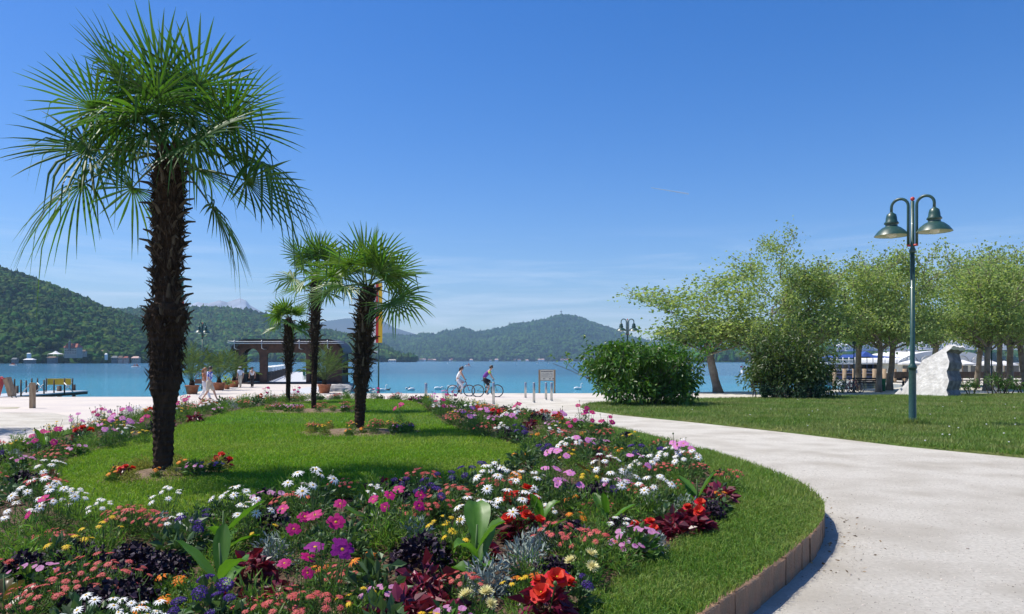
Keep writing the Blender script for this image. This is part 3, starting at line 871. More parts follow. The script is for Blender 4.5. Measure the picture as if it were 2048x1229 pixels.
def plane_tree_meshes(seed, Ht, hw, trunk_h, leaves, lsize, lean=0.05, sparse_top=False):
    lr = random.Random(seed)
    mb = MB(); tips = []
    r = 0.185 * Ht / 9
    ln = Vector((lr.uniform(-lean, lean) * 1.5, lr.uniform(-lean, lean), 0))
    pts = [Vector((0, 0, -0.1))]; rad_ = [r * 1.45]
    for k in range(1, 7):
        t = k / 6
        pts.append(Vector((ln.x * trunk_h * t + lr.uniform(-.03, .03), ln.y * trunk_h * t, trunk_h * t))); rad_.append(r * (1.1 - 0.25 * t) * lr.uniform(.95, 1.06))
    mb.tube(pts, rad_, 10)
    c = pts[-1]
    nl = 9
    for i in range(nl):
        a = TAU * i / nl + lr.uniform(-.4, .4)
        el = lr.uniform(0.3, 1.05)
        L = hw * lr.uniform(0.5, 0.6)
        limb(mb, c - Vector((0, 0, lr.uniform(0, 0.35))), (math.cos(a) * math.cos(el), math.sin(a) * math.cos(el), math.sin(el)), L, r * 0.36, 2, tips, lr)
    # leader
    limb(mb, c, (lr.uniform(-.2, .2), lr.uniform(-.2, .2), 1), (Ht - trunk_h) * 0.5, r * 0.6, 3, tips, lr, up=0.4, spread=0.55)
    if sparse_top:
        top = [q for q, _ in tips]; m = max(top, key=lambda q: q.z)
        limb(mb, m - Vector((0, 0, Ht * .12)), (0.1, 0, 1), Ht * 0.22, r * 0.3, 2, tips, lr, up=0.5, spread=0.7)
    tp = np.array([t[0][:] for t in tips]); td = np.array([t[1][:] for t in tips])
    # leaf sprays clumped on the twigs
    wgt = rng.uniform(0, 1, len(tp)) ** 1.1; wgt /= wgt.sum()
    k = rng.choice(len(tp), leaves, p=wgt)
    sg = np.where(rng.uniform(0, 1, leaves) < 0.75, 0.22, 0.5)[:, None]
    P = tp[k] + rng.normal(size=(leaves, 3)) * sg * np.array([1.0, 1.0, 0.8])
    D = td[k] * 0.4 + rng.normal(size=(leaves, 3)) * 0.7; D[:, 2] -= 0.15
    # looser sprays that round the crown out, clumped
    nf2 = int(leaves * 0.32); hc = np.percentile(tp[:, 2], 95) - trunk_h; wc = np.percentile(np.abs(tp[:, :2] - np.array(c[:2])), 88)
    cl = rng.normal(size=(150, 3)); cl /= np.linalg.norm(cl, axis=1)[:, None]; cl *= (rng.uniform(0.25, 1, 150) ** 0.45)[:, None]
    cl = cl * np.array([wc * 1.05, wc * 1.05, hc * 0.52]) + np.array([c[0], c[1], trunk_h + hc * 0.52])
    P[:nf2] = cl[rng.integers(0, 150, nf2)] + rng.normal(size=(nf2, 3)) * 0.26
    # scale the whole thing to the wanted height and width
    zmax = np.percentile(P[:, 2], 99.7); wmax = np.percentile(np.abs(P[:, :2] - np.array(c[:2])), 98)
    sz = (Ht - trunk_h) / (zmax - trunk_h); sx = hw / wmax
    def warp(a):
        a = np.array(a, dtype=float); k = np.clip((a[:, 2] - trunk_h * 0.8) / (trunk_h * 0.4), 0, 1)[:, None]
        o = a.copy(); o[:, :2] = np.array(c[:2]) * k + (a[:, :2] - np.array(c[:2]) * k) * (1 + (sx - 1) * k)
        o[:, 2] = np.where(a[:, 2] > trunk_h, trunk_h + (a[:, 2] - trunk_h) * sz, a[:, 2])
        return o
    mb.v = [tuple(q) for q in warp(mb.v)]
    P = warp(P)
    tr = mb.mesh('trunk', 'bark')
    cr = leaf_mesh('crown', P, D, rng.uniform(0.6, 1.2, leaves) * lsize, 0.9, 'plane_leaf', 0.2, 0.15)
    return tr, cr

TREES = [  # photo x, base y, top y, half width px, label
    (1437, 786, 536, 112, 'leaning plane tree standing alone right behind the big round bush'),
    (1548, 790, 452, 75, 'tallest plane tree with a thin sparse top above the second bush'),
    (1622, 787, 512, 92, 'plane tree rising behind the right side of the second bush'),
    (1716, 781, 512, 85, 'plane tree with a leaning trunk beside the parked bicycles'),
    (1757, 785, 515, 70, 'plane tree beside the bench, nearest the water of its row'),
    (1779, 781, 505, 78, 'plane tree between the bench and the street lamp'),
    (1862, 772, 528, 78, 'plane tree whose trunk stands right behind the white stone'),
    (1952, 777, 505, 72, 'plane tree with forking trunk right of the white stone'),
    (1972, 782, 520, 80, 'stout plane tree beside the person with the backpack'),
    (1998, 774, 498, 72, 'plane tree behind the thin dark post among the saplings'),
    (2020, 779, 508, 80, 'plane tree with a pale trunk near the right edge of the lawn'),
    (2052, 776, 503, 85, 'plane tree at the extreme right edge, cut by the frame'),
]
TV = [plane_tree_meshes(31 + k, 9.0, 3.0, 3.0, 11000, 0.175, 0.09) for k in range(6)]
TT = plane_tree_meshes(51, 12.0, 3.2, 3.0, 8500, 0.165, 0.04, True)
for i, (x, yb, yt, hw, lab) in enumerate(TREES):
    p = G(x, yb); s_ = p.y / F
    Ht = (yb - yt) * s_; w = hw * s_
    tr, cr = TT if i == 1 else TV[i % 6]
    h0, w0 = (12.0, 3.2) if i == 1 else (9.0, 3.0)
    root = empty('plane_tree', p, label=lab, cat='tree', group='plane trees along the quay')
    root.rotation_euler.z = 0.0 if i == 1 else random.uniform(0, TAU)
    root.scale = (w / w0 * 1.18, w / w0 * 1.18, Ht / h0)
    link('trunk', tr, root); link('crown', cr, root, kind='stuff')

def bush(name, label, base, w, h, d, leaves, lsize, mat, seed, lumps=16, stems=14, bare=0.25, top=0.25):
    lr = random.Random(seed)
    root = empty(name, base, label=label, cat='bush')
    # stems fanning from the base
    mb = MB(); tips = []
    for k in range(stems):
        a = TAU * k / stems + lr.uniform(-.3, .3); ex = lr.uniform(0.3, 0.8)
        limb(mb, (math.cos(a) * w * 0.15, math.sin(a) * d * 0.15, -0.05), (math.cos(a) * ex * w / h, math.sin(a) * ex * d / h, 1), h * lr.uniform(0.55, 0.85), 0.035, 1, tips, lr, up=0.15, spread=0.5)
    mb.build('stems', 'bark_dark', root, kind='stuff')
    C = []
    for k in range(lumps):
        a = lr.uniform(0, TAU); q = lr.random() ** 0.35 * 0.86
        C.append((math.cos(a) * q * w / 2, math.sin(a) * q * d / 2, h * (bare + (0.86 - bare) * lr.random() ** 0.8 * (1 - top * q * q)), lr.uniform(0.07, 0.19) * h))
    C = np.array(C)
    k = rng.integers(0, lumps, leaves)
    dirs = rng.normal(size=(leaves, 3)); dirs /= np.linalg.norm(dirs, axis=1)[:, None]
    rr_ = rng.uniform(0.3, 1.15, leaves) ** 0.6
    P = C[k, :3] + dirs * (C[k, 3] * rr_)[:, None] * np.array([1.5, 1.5, 1.0])
    P += np.array([0.12 * vnoise(a * 3, b_ * 3 + c * 2, 1.0, seed) for a, b_, c in P])[:, None] * dirs * 2
    # stray shoots poking out of the outline
    ns = int(leaves * 0.10); tq = np.array([t[0][:] for t in tips]); kk = rng.integers(0, len(tq), ns)
    P[:ns] = tq[kk] * np.array([1.02, 1.02, 1.2]) + rng.normal(size=(ns, 3)) * 0.07
    P[:, 2] = np.clip(P[:, 2], 0.06, None)
    D = dirs * 0.6 + rng.normal(size=(leaves, 3)) * 0.45; D[:, 2] -= 0.25
    link('crown', leaf_mesh('crown', P, D, rng.uniform(0.6, 1.25, leaves) * lsize, 0.42, mat, 0.2, 0.2), root, kind='stuff')
    return root
pb = G(1295, 812, 0.04); sb = pb.y / F
bush('round_bush', 'big dense round bush at the tip of the park lawn', (pb.x, pb.y + 1.0, pb.z), 232 * sb, 140 * sb, 4.0, 17000, 0.22, 'bush_leaf', 3, lumps=70, bare=0.12, top=0.12)
pb = G(1592, 797, 0.04); sb = pb.y / F
bush('wide_bush', 'tall olive green bush with drooping branches beneath the tallest plane tree', (pb.x, pb.y + 1.2, pb.z), 168 * sb, 142 * sb, 4.0, 15000, 0.22, 'bush_leaf_olive', 8, lumps=64, bare=0.15, top=0.5)
pb = G(1588, 798, 0.04); sb = pb.y / F
bush('juniper', 'low dark juniper spreading at the foot of the wide olive bush', (pb.x, pb.y, pb.z), 165 * sb, 30 * sb, 1.4, 5000, 0.15, 'juniper_leaf', 9, lumps=14, bare=0.15)
# young shrubs in the bare strip beside the white stone
for i, (x, y, h_, lab) in enumerate([(1942, 790, 34, 'young shrub right beside the white stone monument'), (1985, 789, 42, 'young shrub in front of the person with the backpack'), (2001, 789, 48, 'tallest young shrub in the bare strip by the lawn'),
                                     (2018, 788, 36, 'young shrub behind the tallest sapling, farther right'), (2044, 786, 30, 'young shrub at the edge of the picture under the plane trees')]):
    p = G(x, y, 0.05); s_ = p.y / F
    bush('young_shrub', lab, p, h_ * s_ * 0.95, h_ * s_, h_ * s_ * 0.8, 500, 0.13, 'bush_leaf', 40 + i, lumps=8, stems=5, bare=0.3)
for x, y, lab in [(2075, 786, 0)]: pass
# trees standing left of the picture whose shade falls on the promenade
pl = Vector((-18.4, 21.8, gz(21.8)))
root = empty('plane_tree', pl, label='plane tree just outside the left edge, shading the promenade', cat='tree')
link('trunk', TV[1][0], root); link('crown', TV[1][1], root, kind='stuff'); root.scale = (0.62, 0.62, 1.15)
# ------------------------------------------------------------------ street furniture and structures
pm('lamp_green', (0.016, 0.055, 0.042), (0.028, 0.075, 0.058), 12, 0.38, spec=0.5, coat=0.2)
pm('lamp_white', (0.62, 0.60, 0.50), (0.70, 0.68, 0.58), 5, 0.5)
pm('bulb_glass', (0.75, 0.68, 0.58), (0.8, 0.75, 0.65), 5, 0.2)
pm('red_paint', (0.42, 0.03, 0.03), (0.5, 0.05, 0.04), 6, 0.4)
pm('steel', (0.42, 0.42, 0.42), (0.55, 0.55, 0.54), 6, 0.35, metal=0.85, stretch=(1, 1, 0.1))
pm('wood_post', (0.26, 0.17, 0.10), (0.42, 0.31, 0.20), 14, 0.85, 0.4, 30, stretch=(1, 1, 0.15))
pm('wood_dark', (0.035, 0.024, 0.018), (0.075, 0.048, 0.034), 5, 0.7, 0.3, 30, stretch=(1, 1, 0.3))
pm('rust_wood', (0.055, 0.030, 0.021), (0.105, 0.052, 0.033), 2.5, 0.75, 0.2, 12)
pm('roof_metal', (0.025, 0.022, 0.022), (0.045, 0.04, 0.04), 2, 0.5)
pm('pale_metal', (0.38, 0.38, 0.38), (0.5, 0.5, 0.5), 5, 0.45, metal=0.4)
pm('white_paint', (0.72, 0.72, 0.71), (0.8, 0.8, 0.79), 4, 0.5)
pm('white_cloth', (0.74, 0.73, 0.71), (0.8, 0.79, 0.78), 3, 0.8, trans=0.15, tcol=(1, 1, 1))
pm('dark_print', (0.05, 0.05, 0.06), (0.08, 0.08, 0.09), 3, 0.7)
pm('yellow_paint', (0.55, 0.34, 0.015), (0.62, 0.40, 0.03), 5, 0.5)
pm('yellow_cloth', (0.72, 0.44, 0.02), (0.78, 0.50, 0.04), 5, 0.7)
pm('red_cloth', (0.50, 0.02, 0.025), (0.58, 0.04, 0.04), 5, 0.7)
pm('teal_cloth', (0.06, 0.28, 0.27), (0.09, 0.34, 0.32), 5, 0.7, trans=0.2, tcol=(1, 1, 1))
pm('blue_awning', (0.02, 0.05, 0.22), (0.03, 0.08, 0.30), 2, 0.6)
pm('blue_paint', (0.025, 0.045, 0.11), (0.04, 0.065, 0.15), 2, 0.55)
pm('window_glass', (0.03, 0.04, 0.05), (0.06, 0.08, 0.10), 1, 0.08, spec=0.8)
pm('terracotta', (0.36, 0.125, 0.06), (0.46, 0.18, 0.09), 5, 0.85, 0.2, 30, obj=0.12)
pm('rock', (0.22, 0.21, 0.20), (0.38, 0.36, 0.34), 3, 0.9, 0.8, 12)
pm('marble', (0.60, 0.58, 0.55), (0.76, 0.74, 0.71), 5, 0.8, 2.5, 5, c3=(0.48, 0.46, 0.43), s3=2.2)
pm('marble_broken_shaded', (0.12, 0.115, 0.11), (0.24, 0.225, 0.215), 4, 0.95, 1.0, 9)  # darker marble for the broken side, its shade put into the colour
pm('green_paint', (0.02, 0.16, 0.06), (0.03, 0.2, 0.08), 4, 0.5)
pm('black', (0.012, 0.012, 0.013), (0.02, 0.02, 0.022), 4, 0.6)
pm('feather_leaf', (0.085, 0.135, 0.035), (0.15, 0.20, 0.055), 2, 0.5, isl=0.35, hue=0.02, trans=0.3, spec=0.4)

def street_lamp(label, base, Hl, az):
    k = Hl / 6.76
    root = empty('street_lamp', base, label=label, cat='lamp', group='double armed street lamps')
    b = MB(); b.lathe([(0.14, -0.1), (0.14, 0.12), (0.105, 0.2), (0.10, 1.6), (0.10, 1.66), (0.125, 1.68), (0.125, 1.73), (0.09, 1.79), (0.068, 1.85), (0.062, 5.1)], 16); b.v = [(x * k, y * k, z * k) for x, y, z in b.v]
    b.build('pole', 'lamp_green', root)
    b = MB(); b.lathe([(0.063, 5.08), (0.09, 5.12), (0.09, 5.19), (0.06, 5.24), (0.052, 6.62)], 14); b.v = [(x * k, y * k, z * k) for x, y, z in b.v]
    b.build('upper_pole', 'lamp_green', root)
    b = MB(); b.ell((0, 0, 6.69), 0.062, 12, 8); b.v = [(x * k, y * k, z * k) for x, y, z in b.v]
    b.build('finial', 'red_paint', root)
    for s in (-1, 1):
        dx, dy = math.cos(az) * s, math.sin(az) * s
        b = MB(); pts = []
        o = 0.115
        for q in (5.3, 5.9, 6.5): pts.append((dx * o, dy * o, q))
        for j in range(1, 13):
            a = math.pi * j / 12; r_ = 0.235
            pts.append((dx * (o + r_ - r_ * math.cos(a)), dy * (o + r_ - r_ * math.cos(a)), 6.5 + r_ * math.sin(a)))
        pts.append((dx * (o + 0.47), dy * (o + 0.47), 6.34))
        b.tube(pts, 0.042, 10); b.v = [(x * k, y * k, z * k) for x, y, z in b.v]
        arm = b.build('arm', 'lamp_green', root)
        b = MB(); b.box((dx * 0.09, dy * 0.09, 5.32), (0.1, 0.1, 0.05), az); b.v = [(x * k, y * k, z * k) for x, y, z in b.v]
        b.build('bolt', 'red_paint', arm)
        c = (dx * (o + 0.47), dy * (o + 0.47), 0)
        prof = [(0.035, 6.38), (0.06, 6.35), (0.13, 6.30), (0.155, 6.20), (0.165, 6.10), (0.205, 6.05), (0.205, 6.02), (0.17, 6.0), (0.17, 5.94), (0.26, 5.90), (0.38, 5.80), (0.47, 5.68), (0.485, 5.655)]
        b = MB(); b.lathe(list(reversed(prof)), 28, c); b.f = [f for f in b.f if len(f) == 4]; b.mi = [0] * len(b.f); b.v = [(x * k, y * k, z * k) for x, y, z in b.v]
        sh = b.build('lamp_shade', 'lamp_green', root)
        b = MB(); b.lathe([(0.475, 5.66), (0.44, 5.69), (0.34, 5.75), (0.15, 5.81), (0.02, 5.82)], 28, c); b.f = b.f[:-2] ; b.mi = [0] * len(b.f); b.v = [(x * k, y * k, z * k) for x, y, z in b.v]
        b.build('reflector', 'lamp_white', sh)
        b = MB(); b.lathe([(0.02, 5.58), (0.08, 5.59), (0.13, 5.64), (0.14, 5.72), (0.10, 5.80)], 14, c); b.v = [(x * k, y * k, z * k) for x, y, z in b.v]
        b.build('bulb', 'bulb_glass', sh)
    return root
street_lamp('tall green double lamp on the park lawn, nearest of the lamps', G(1825, 851, 0.04), 6.72, R(-43))
street_lamp('green double lamp rising behind the big round bush', G(1255, 786.5), 4.95, R(4))
street_lamp('green double lamp among the potted palms by the pier', G(405, 777), 5.15, R(80))
for x, yb, yt, lab in [(1708, 786, 690, 'thin dark lamp post beside the parked bicycles'), (1983, 782, 690, 'thin dark lamp post among the young shrubs')]:
    p = G(x, yb); s_ = p.y / F
    r0 = empty('lamp_post', p, label=lab, cat='post')
    b = MB(); b.lathe([(0.07, -.05), (0.07, 0.5), (0.045, 0.55), (0.04, (yb - yt) * s_)], 8); b.build('pole', 'lamp_green', r0)
    b = MB(); hh = (yb - yt) * s_; b.lathe([(0.05, hh), (0.16, hh + 0.05), (0.10, hh + 0.18), (0.02, hh + 0.24)], 10); b.build('lamp_head', 'lamp_green', r0)

# bollards
def bollard(x, yt, yb, lab, r_=0.062):
    p = G(x, yb); h_ = (yb - yt) * p.y / F
    root = empty('bollard', p, label=lab, cat='bollard', group='steel bollards across the promenade')
    b = MB(); b.lathe([(r_, -0.08), (r_, h_ - 0.01), (r_ - 0.008, h_)], 18); b.build('tube', 'steel', root)
    b = MB(); b.lathe([(r_ + 0.004, h_ - 0.02), (r_ + 0.004, h_ + 0.004), (r_ - 0.01, h_ + 0.012)], 18); b.build('cap', 'pale_metal', root)
    b = MB(); b.lathe([(r_ + 0.05, -0.05), (r_ + 0.05, 0.006), (r_ + 0.002, 0.012)], 18); b.build('foot_plate', 'pale_metal', root)
bollard(852, 767, 812, 'steel bollard rising behind the flower border, leftmost of the six')
bollard(987, 765, 809, 'steel bollard in front of the cyclist in purple')
bollard(1051, 765.5, 796.5, 'steel bollard standing just beyond the flowers, left of the notice board')
bollard(1068, 766, 806, 'nearest steel bollard of the four by the notice board')
bollard(1092, 766, 800, 'steel bollard below the middle of the notice board')
bollard(1103, 766, 802.5, 'steel bollard below the far edge of the notice board')
p = G(65, 817); s_ = p.y / F
b = MB(); b.box((0, 0, 24.5 * s_), (7.6 * s_, 0.2, 51 * s_)); b.box((0, 0, 50.6 * s_), (6.6 * s_, 0.17, 1.2 * s_))
b.build('wooden_post', 'wood_post', smooth=False, loc=p, label='square wooden post on the sandy patch before the jetty', cat='post')

# notice board
p = G(1094, 786.8); s_ = p.y / F
nb = empty('notice_board', p, label='wooden notice board with a pale panel at the water edge', cat='notice board')
for dx in (-15.2, 15.2):
    b = MB(); b.box((dx * s_, 0, 23.3 * s_), (3.4 * s_, 0.1, 47.5 * s_)); b.build('leg', 'wood_post', nb, smooth=False)
b = MB(); b.box((0, 0.0, 36 * s_), (26.8 * s_, 0.05, 20 * s_)); pan = b.build('panel', 'lamp_white', nb, smooth=False)
b = MB(); b.box((0, 0, 46.6 * s_), (27 * s_, 0.08, 1.0 * s_)); b.box((0, 0, 25.4 * s_), (27 * s_, 0.08, 1.0 * s_)); b.build('rail', 'wood_post', nb, smooth=False)
def lines(rows, parent, w0, mat, y):
    b = MB()
    for (z, h_, dens) in rows:
        x = -w0 / 2
        while x < w0 / 2:
            w = random.uniform(0.5, 1.4) * h_ * 1.1
            if random.random() < dens: b.box((x + w / 2, y, z), (w, 0.004, h_))
            x += w + h_ * 0.35
    b.build('lettering', mat, parent, smooth=False, kind='stuff')
lines([(43.3 * s_, 2.0 * s_, 0.95)] + [((39.5 - 1.9 * k) * s_, 0.7 * s_, 0.85) for k in range(5)] + [(28.8 * s_, 2.0 * s_, 0.45)], pan, 23 * s_, 'dark_print', -0.0275)

# flags: upright banners on green poles
def flag(label, x, yb, yt, bx0, bx1, by0, by1, parts):
    p = G(x, yb); s_ = p.y / F
    root = empty('banner_flag', p, label=label, cat='flag')
    b = MB(); b.lathe([(0.09, -0.05), (0.09, 0.3), (0.055, 0.35), (0.04, (yb - yt) * s_)], 10); b.build('pole', 'lamp_green', root)
    for (u0, u1, v0, v1, mat, nm, off) in parts:
        A = []; B = []; n = 12
        x0, x1 = ((bx0 + (bx1 - bx0) * u0) - x) * s_, ((bx0 + (bx1 - bx0) * u1) - x) * s_
        z0, z1 = (yb - (by0 + (by1 - by0) * v0)) * s_, (yb - (by0 + (by1 - by0) * v1)) * s_
        b = MB(); g = []
        for j in range(n + 1):
            z = z0 + (z1 - z0) * j / n
            for i in range(4):
                q = i / 3; xx = x0 + (x1 - x0) * q
                g.append((xx, -0.07 + off + 0.07 * math.sin(z * 1.3 + xx * 5), z))
        m = len(g); back = [(a, c + 0.012, d) for a, c, d in g]
        fs = [(j * 4 + i, j * 4 + i + 1, (j + 1) * 4 + i + 1, (j + 1) * 4 + i) for j in range(n) for i in range(3)]
        b.add(g, fs); b.add(back, [tuple(reversed(f)) for f in fs]); b.build(nm, mat, root)
flag('tall banner with white, red and yellow stripes beside the middle palm', 757, 786.8, 562, 743, 765, 567, 686,
     [(0, 0.42, 0, 1, 'white_cloth', 'white_stripe', 0), (0.423, 0.66, 0, 1, 'red_cloth', 'red_stripe', 0), (0.663, 1.0, 0, 1, 'yellow_cloth', 'yellow_stripe', 0), (0.5, 0.88, 0.33, 0.43, 'pale_metal', 'emblem', -0.02)])
flag('narrow teal banner mostly hidden behind the tall palm trunk', 352, 793, 548, 352, 369, 553, 612,
     [(0, 0.25, 0, 1, 'white_cloth', 'white_stripe', 0), (0.26, 1, 0, 0.78, 'teal_cloth', 'teal_field', 0), (0.26, 1, 0.783, 1, 'red_cloth', 'red_stripe', 0)])

# ------------------------------------------------------------------ pavilion at the head of the pier
PY0 = 72.0; PZ = -0.294
def pvx(x): return (x - CX) / F * PY0
def pvz(y): return ZP(y, PY0)
pav = empty('pier_pavilion', (pvx(577), PY0, PZ), label='dark brown timber pavilion with arches at the head of the pier', cat='pavilion')
XC = pvx(577); W2 = (684 - 470) / 2 / F * PY0; ZT = pvz(682) - PZ
def top_z(x, corner=1.5):
    d = W2 - abs(x)
    return ZT if d >= corner else ZT - corner * 0.8 * (1 - math.sqrt(max(0.0, 1 - (1 - d / corner) ** 2)))
def arch_wall(name, mat, openings, y0, th, zcut=0.0, n=150):
    """wall in the XZ plane with openings (x0, x1, spring z, apex z, roundness)"""
    b = MB(); xs = set(np.linspace(-W2, W2, n))
    for o in openings: xs |= {o[0], o[1], o[0] + 1e-4, o[1] - 1e-4}
    xs = sorted(xs)
    def low(x):
        for (a, c, sp, ap, rnd) in openings:
            if a < x < c:
                u = abs((x - (a + c) / 2) / ((c - a) / 2))
                if rnd == 'arch': return sp + (ap - sp) * math.sqrt(max(0, 1 - u * u)) ** 1.0
                e = 0.25 / ((c - a) / 2)
                return ap if u < 1 - e else ap - 0.25 * (1 - math.sqrt(max(0, 1 - ((u - 1 + e) / e) ** 2)))
        return 0.0
    for i in range(len(xs) - 1):
        x0, x1 = xs[i], xs[i + 1]; xm = (x0 + x1) / 2
        e0 = min(max(x0, xm - (xm - x0) * 0.999), xm); 
        l0, l1 = low(x0 + 1e-5), low(x1 - 1e-5)
        if low(xm) == 0.0: l0 = l1 = 0.0
        t0, t1 = top_z(x0) - zcut, top_z(x1) - zcut
        f = [(x0, y0, l0), (x1, y0, l1), (x1, y0, t1), (x0, y0, t0)]; k = [(p_[0], y0 + th, p_[2]) for p_ in f]
        b.add(f + k, [(0, 1, 2, 3), (7, 6, 5, 4), (0, 4, 5, 1), (0, 3, 7, 4), (1, 5, 6, 2)] if (abs(x1 - x0) < 1e-3 or i in (0, len(xs) - 2) or True) else [])
    return b.build(name, mat, pav, smooth=False)
ox = lambda x: pvx(x) - XC
oz = lambda y: pvz(y) - PZ
OPEN = [(ox(484), ox(519), oz(713), oz(697), 'arch'), (ox(534), ox(612), 0, oz(706), 'flat'), (ox(619), ox(653), oz(713), oz(697), 'arch')]
arch_wall('front_wall', 'rust_wood', OPEN, 0.0, 0.35)
OPEN2 = [(ox(482) - .35, ox(521) - .55, oz(713), oz(696), 'arch'), (ox(530) - .6, ox(616) - .5, 0, oz(704), 'flat'), (ox(616) - .3, ox(657) - .7, oz(713), oz(696), 'arch')]
arch_wall('rear_wall', 'wood_dark', OPEN2, 2.5, 0.25)
for sx in (-1, 1):     # side walls left open by a wide bay
    b = MB(); b.box((sx * (W2 - 0.16), 1.4, 2.4), (0.28, 2.1, 0.9)); b.box((sx * (W2 - 0.18), 1.4, 0.45), (0.24, 2.1, 0.9)); b.build('side_wall', 'wood_dark', pav, smooth=False)
for x in (527, 615):
    b = MB(); b.box((ox(x), 0.5, 1.45), (0.14, 0.3, 2.9)); b.build('column', 'wood_dark', pav, smooth=False)
b = MB(); xs = np.linspace(-W2 - 0.25, W2 + 0.25, 60); tz = [top_z(x * W2 / (W2 + 0.25), 1.5) for x in xs]
b.strip([(x, -0.6, z + 0.02) for x, z in zip(xs, tz)], [(x, 3.4, z + 0.02) for x, z in zip(xs, tz)])
b.strip([(x, 3.4, z + 0.16) for x, z in zip(xs, tz)], [(x, -0.6, z + 0.16) for x, z in zip(xs, tz)])
b.strip([(x, -0.6, z + 0.16) for x, z in zip(xs, tz)], [(x, -0.6, z + 0.02) for x, z in zip(xs, tz)])
b.strip([(x, 3.4, z + 0.02) for x, z in zip(xs, tz)], [(x, 3.4, z + 0.16) for x, z in zip(xs, tz)])
roof = b.build('roof', 'roof_metal', pav, smooth=False)
for z_, r_ in ((oz(687.5), 0.055), (oz(684.2), 0.035)):
    b = MB(); b.tube([(ox(463), -0.95, z_ + 0.05), (ox(478), -0.95, z_), (ox(676), -0.95, z_), (ox(692), -0.95, z_ + 0.02)], r_, 6); b.build('gutter_rail', 'pale_metal', roof)
for x in (476, 530, 604, 660):
    b = MB(); b.tube([(ox(x), -0.95, oz(681)), (ox(x), -0.95, oz(697)), (ox(x) + 0.1, -0.7, oz(699)), (ox(x) + 0.12, 0.0, oz(699))], 0.045, 6); b.build('bracket', 'pale_metal', roof)
b = MB(); b.box((0, 1.3, 0.06), (2 * W2 + 0.3, 3.2, 0.12)); b.build('plinth', 'wood_dark', pav, smooth=False)
for xa, xb in ((484, 519), (619, 653)):
    b = MB(); b.box(((ox(xa) + ox(xb)) / 2, 1.6, 0.62), (ox(xb) - ox(xa) - 0.05, 0.5, 0.9)); b.build('bench', 'wood_dark', pav, smooth=False)

# pier behind it
b = MB()
pa, pb_, pc, pd = (-24.6, 77.4), (-20.4, 77.4), (-37.6, 150), (-42.6, 150)
b.add([(pa[0], pa[1], -0.32), (pb_[0], pb_[1], -0.32), (pc[0], pc[1], -0.32), (pd[0], pd[1], -0.32), (pa[0], pa[1], -0.6), (pb_[0], pb_[1], -0.6), (pc[0], pc[1], -0.6), (pd[0], pd[1], -0.6)],
      [(0, 1, 2, 3), (7, 6, 5, 4), (0, 4, 5, 1), (1, 5, 6, 2), (2, 6, 7, 3), (3, 7, 4, 0)])
pier = empty('pier', (0, 0, 0), label='long wooden pier running out from the pavilion', cat='pier')
b.build('deck', 'paving_grey', pier, smooth=False)
L0 = Vector((*pa, 0)); L1 = Vector((*pd, 0)); R0 = Vector((*pb_, 0)); R1 = Vector((*pc, 0))
for t in np.linspace(0.05, 0.98, 9):
    t = float(t)
    for A, B_ in ((L0, L1), (R0, R1)):
        q = A.lerp(B_, t); b = MB(); b.tube([(q.x, q.y, -2.5), (q.x, q.y, -0.6)], 0.16, 8); b.build('pile', 'wood_dark', pier)
rl = empty('pier_railing', (0, 0, 0), label='dark lattice railing along the pier with white lamp boxes on top', cat='railing')
for z_ in (-0.2, 0.55, 0.68):
    b = MB(); b.tube([(L0.x + 0.15, L0.y, z_), (L1.x + 0.15, L1.y, z_)], 0.05, 5); b.build('rail', 'wood_dark', rl)
for k in range(26):
    t = k / 26; q = L0.lerp(L1, t)
    b = MB(); b.box((q.x + 0.15, q.y, 0.2), (0.12, 0.12, 1.05)); b.build('post', 'wood_dark', rl, smooth=False)
    if k < 14:
        q2 = L0.lerp(L1, (k + 1) / 26); b = MB()
        for m in range(4):
            a_ = q.lerp(q2, m / 4); c_ = q.lerp(q2, (m + 1) / 4)
            b.tube([(a_.x + .15, a_.y, -0.2), (c_.x + .15, c_.y, 0.55)], 0.03, 4); b.tube([(a_.x + .15, a_.y, 0.55), (c_.x + .15, c_.y, -0.2)], 0.03, 4)
        b.build('lattice', 'wood_dark', rl)
    if k in (1, 3, 5, 7, 10, 13):
        b = MB(); b.box((q.x + 0.15, q.y, 0.98), (0.9, 0.6, 0.42)); b.box((q.x + 0.15, q.y, 1.24), (0.98, 0.68, 0.1), taper=0.7); b.build('lamp_box', 'white_paint', rl, smooth=False)

def chair(loc, rz, label, mat='green_paint', group='green chairs on the pier'):
    root = empty('chair', loc, rz, label=label, cat='chair', group=group)
    b = MB(); b.box((0, 0, 0.45), (0.5, 0.5, 0.05)); b.build('seat', mat, root, smooth=False)
    b = MB(); b.box((0, 0.24, 0.75), (0.5, 0.04, 0.5), rx=-0.12); b.build('backrest', mat, root, smooth=False)
    for sx in (-.22, .22):
        for sy in (-.22, .22):
            b = MB(); b.box((sx, sy, 0.215), (0.04, 0.04, 0.43)); b.build('leg', mat, root, smooth=False)
for k, (dx, dy) in enumerate([(-0.5, 88), (-0.45, 90.5), (-0.4, 93.5)]):
    t = (dy - 77.4) / 72.6; q = R0.lerp(R1, t)
    chair((q.x + dx, q.y, -0.32), 1.4 + k * .2, ('nearest', 'second', 'third')[k] + ' green chair beside the pier, seen through the pavilion')

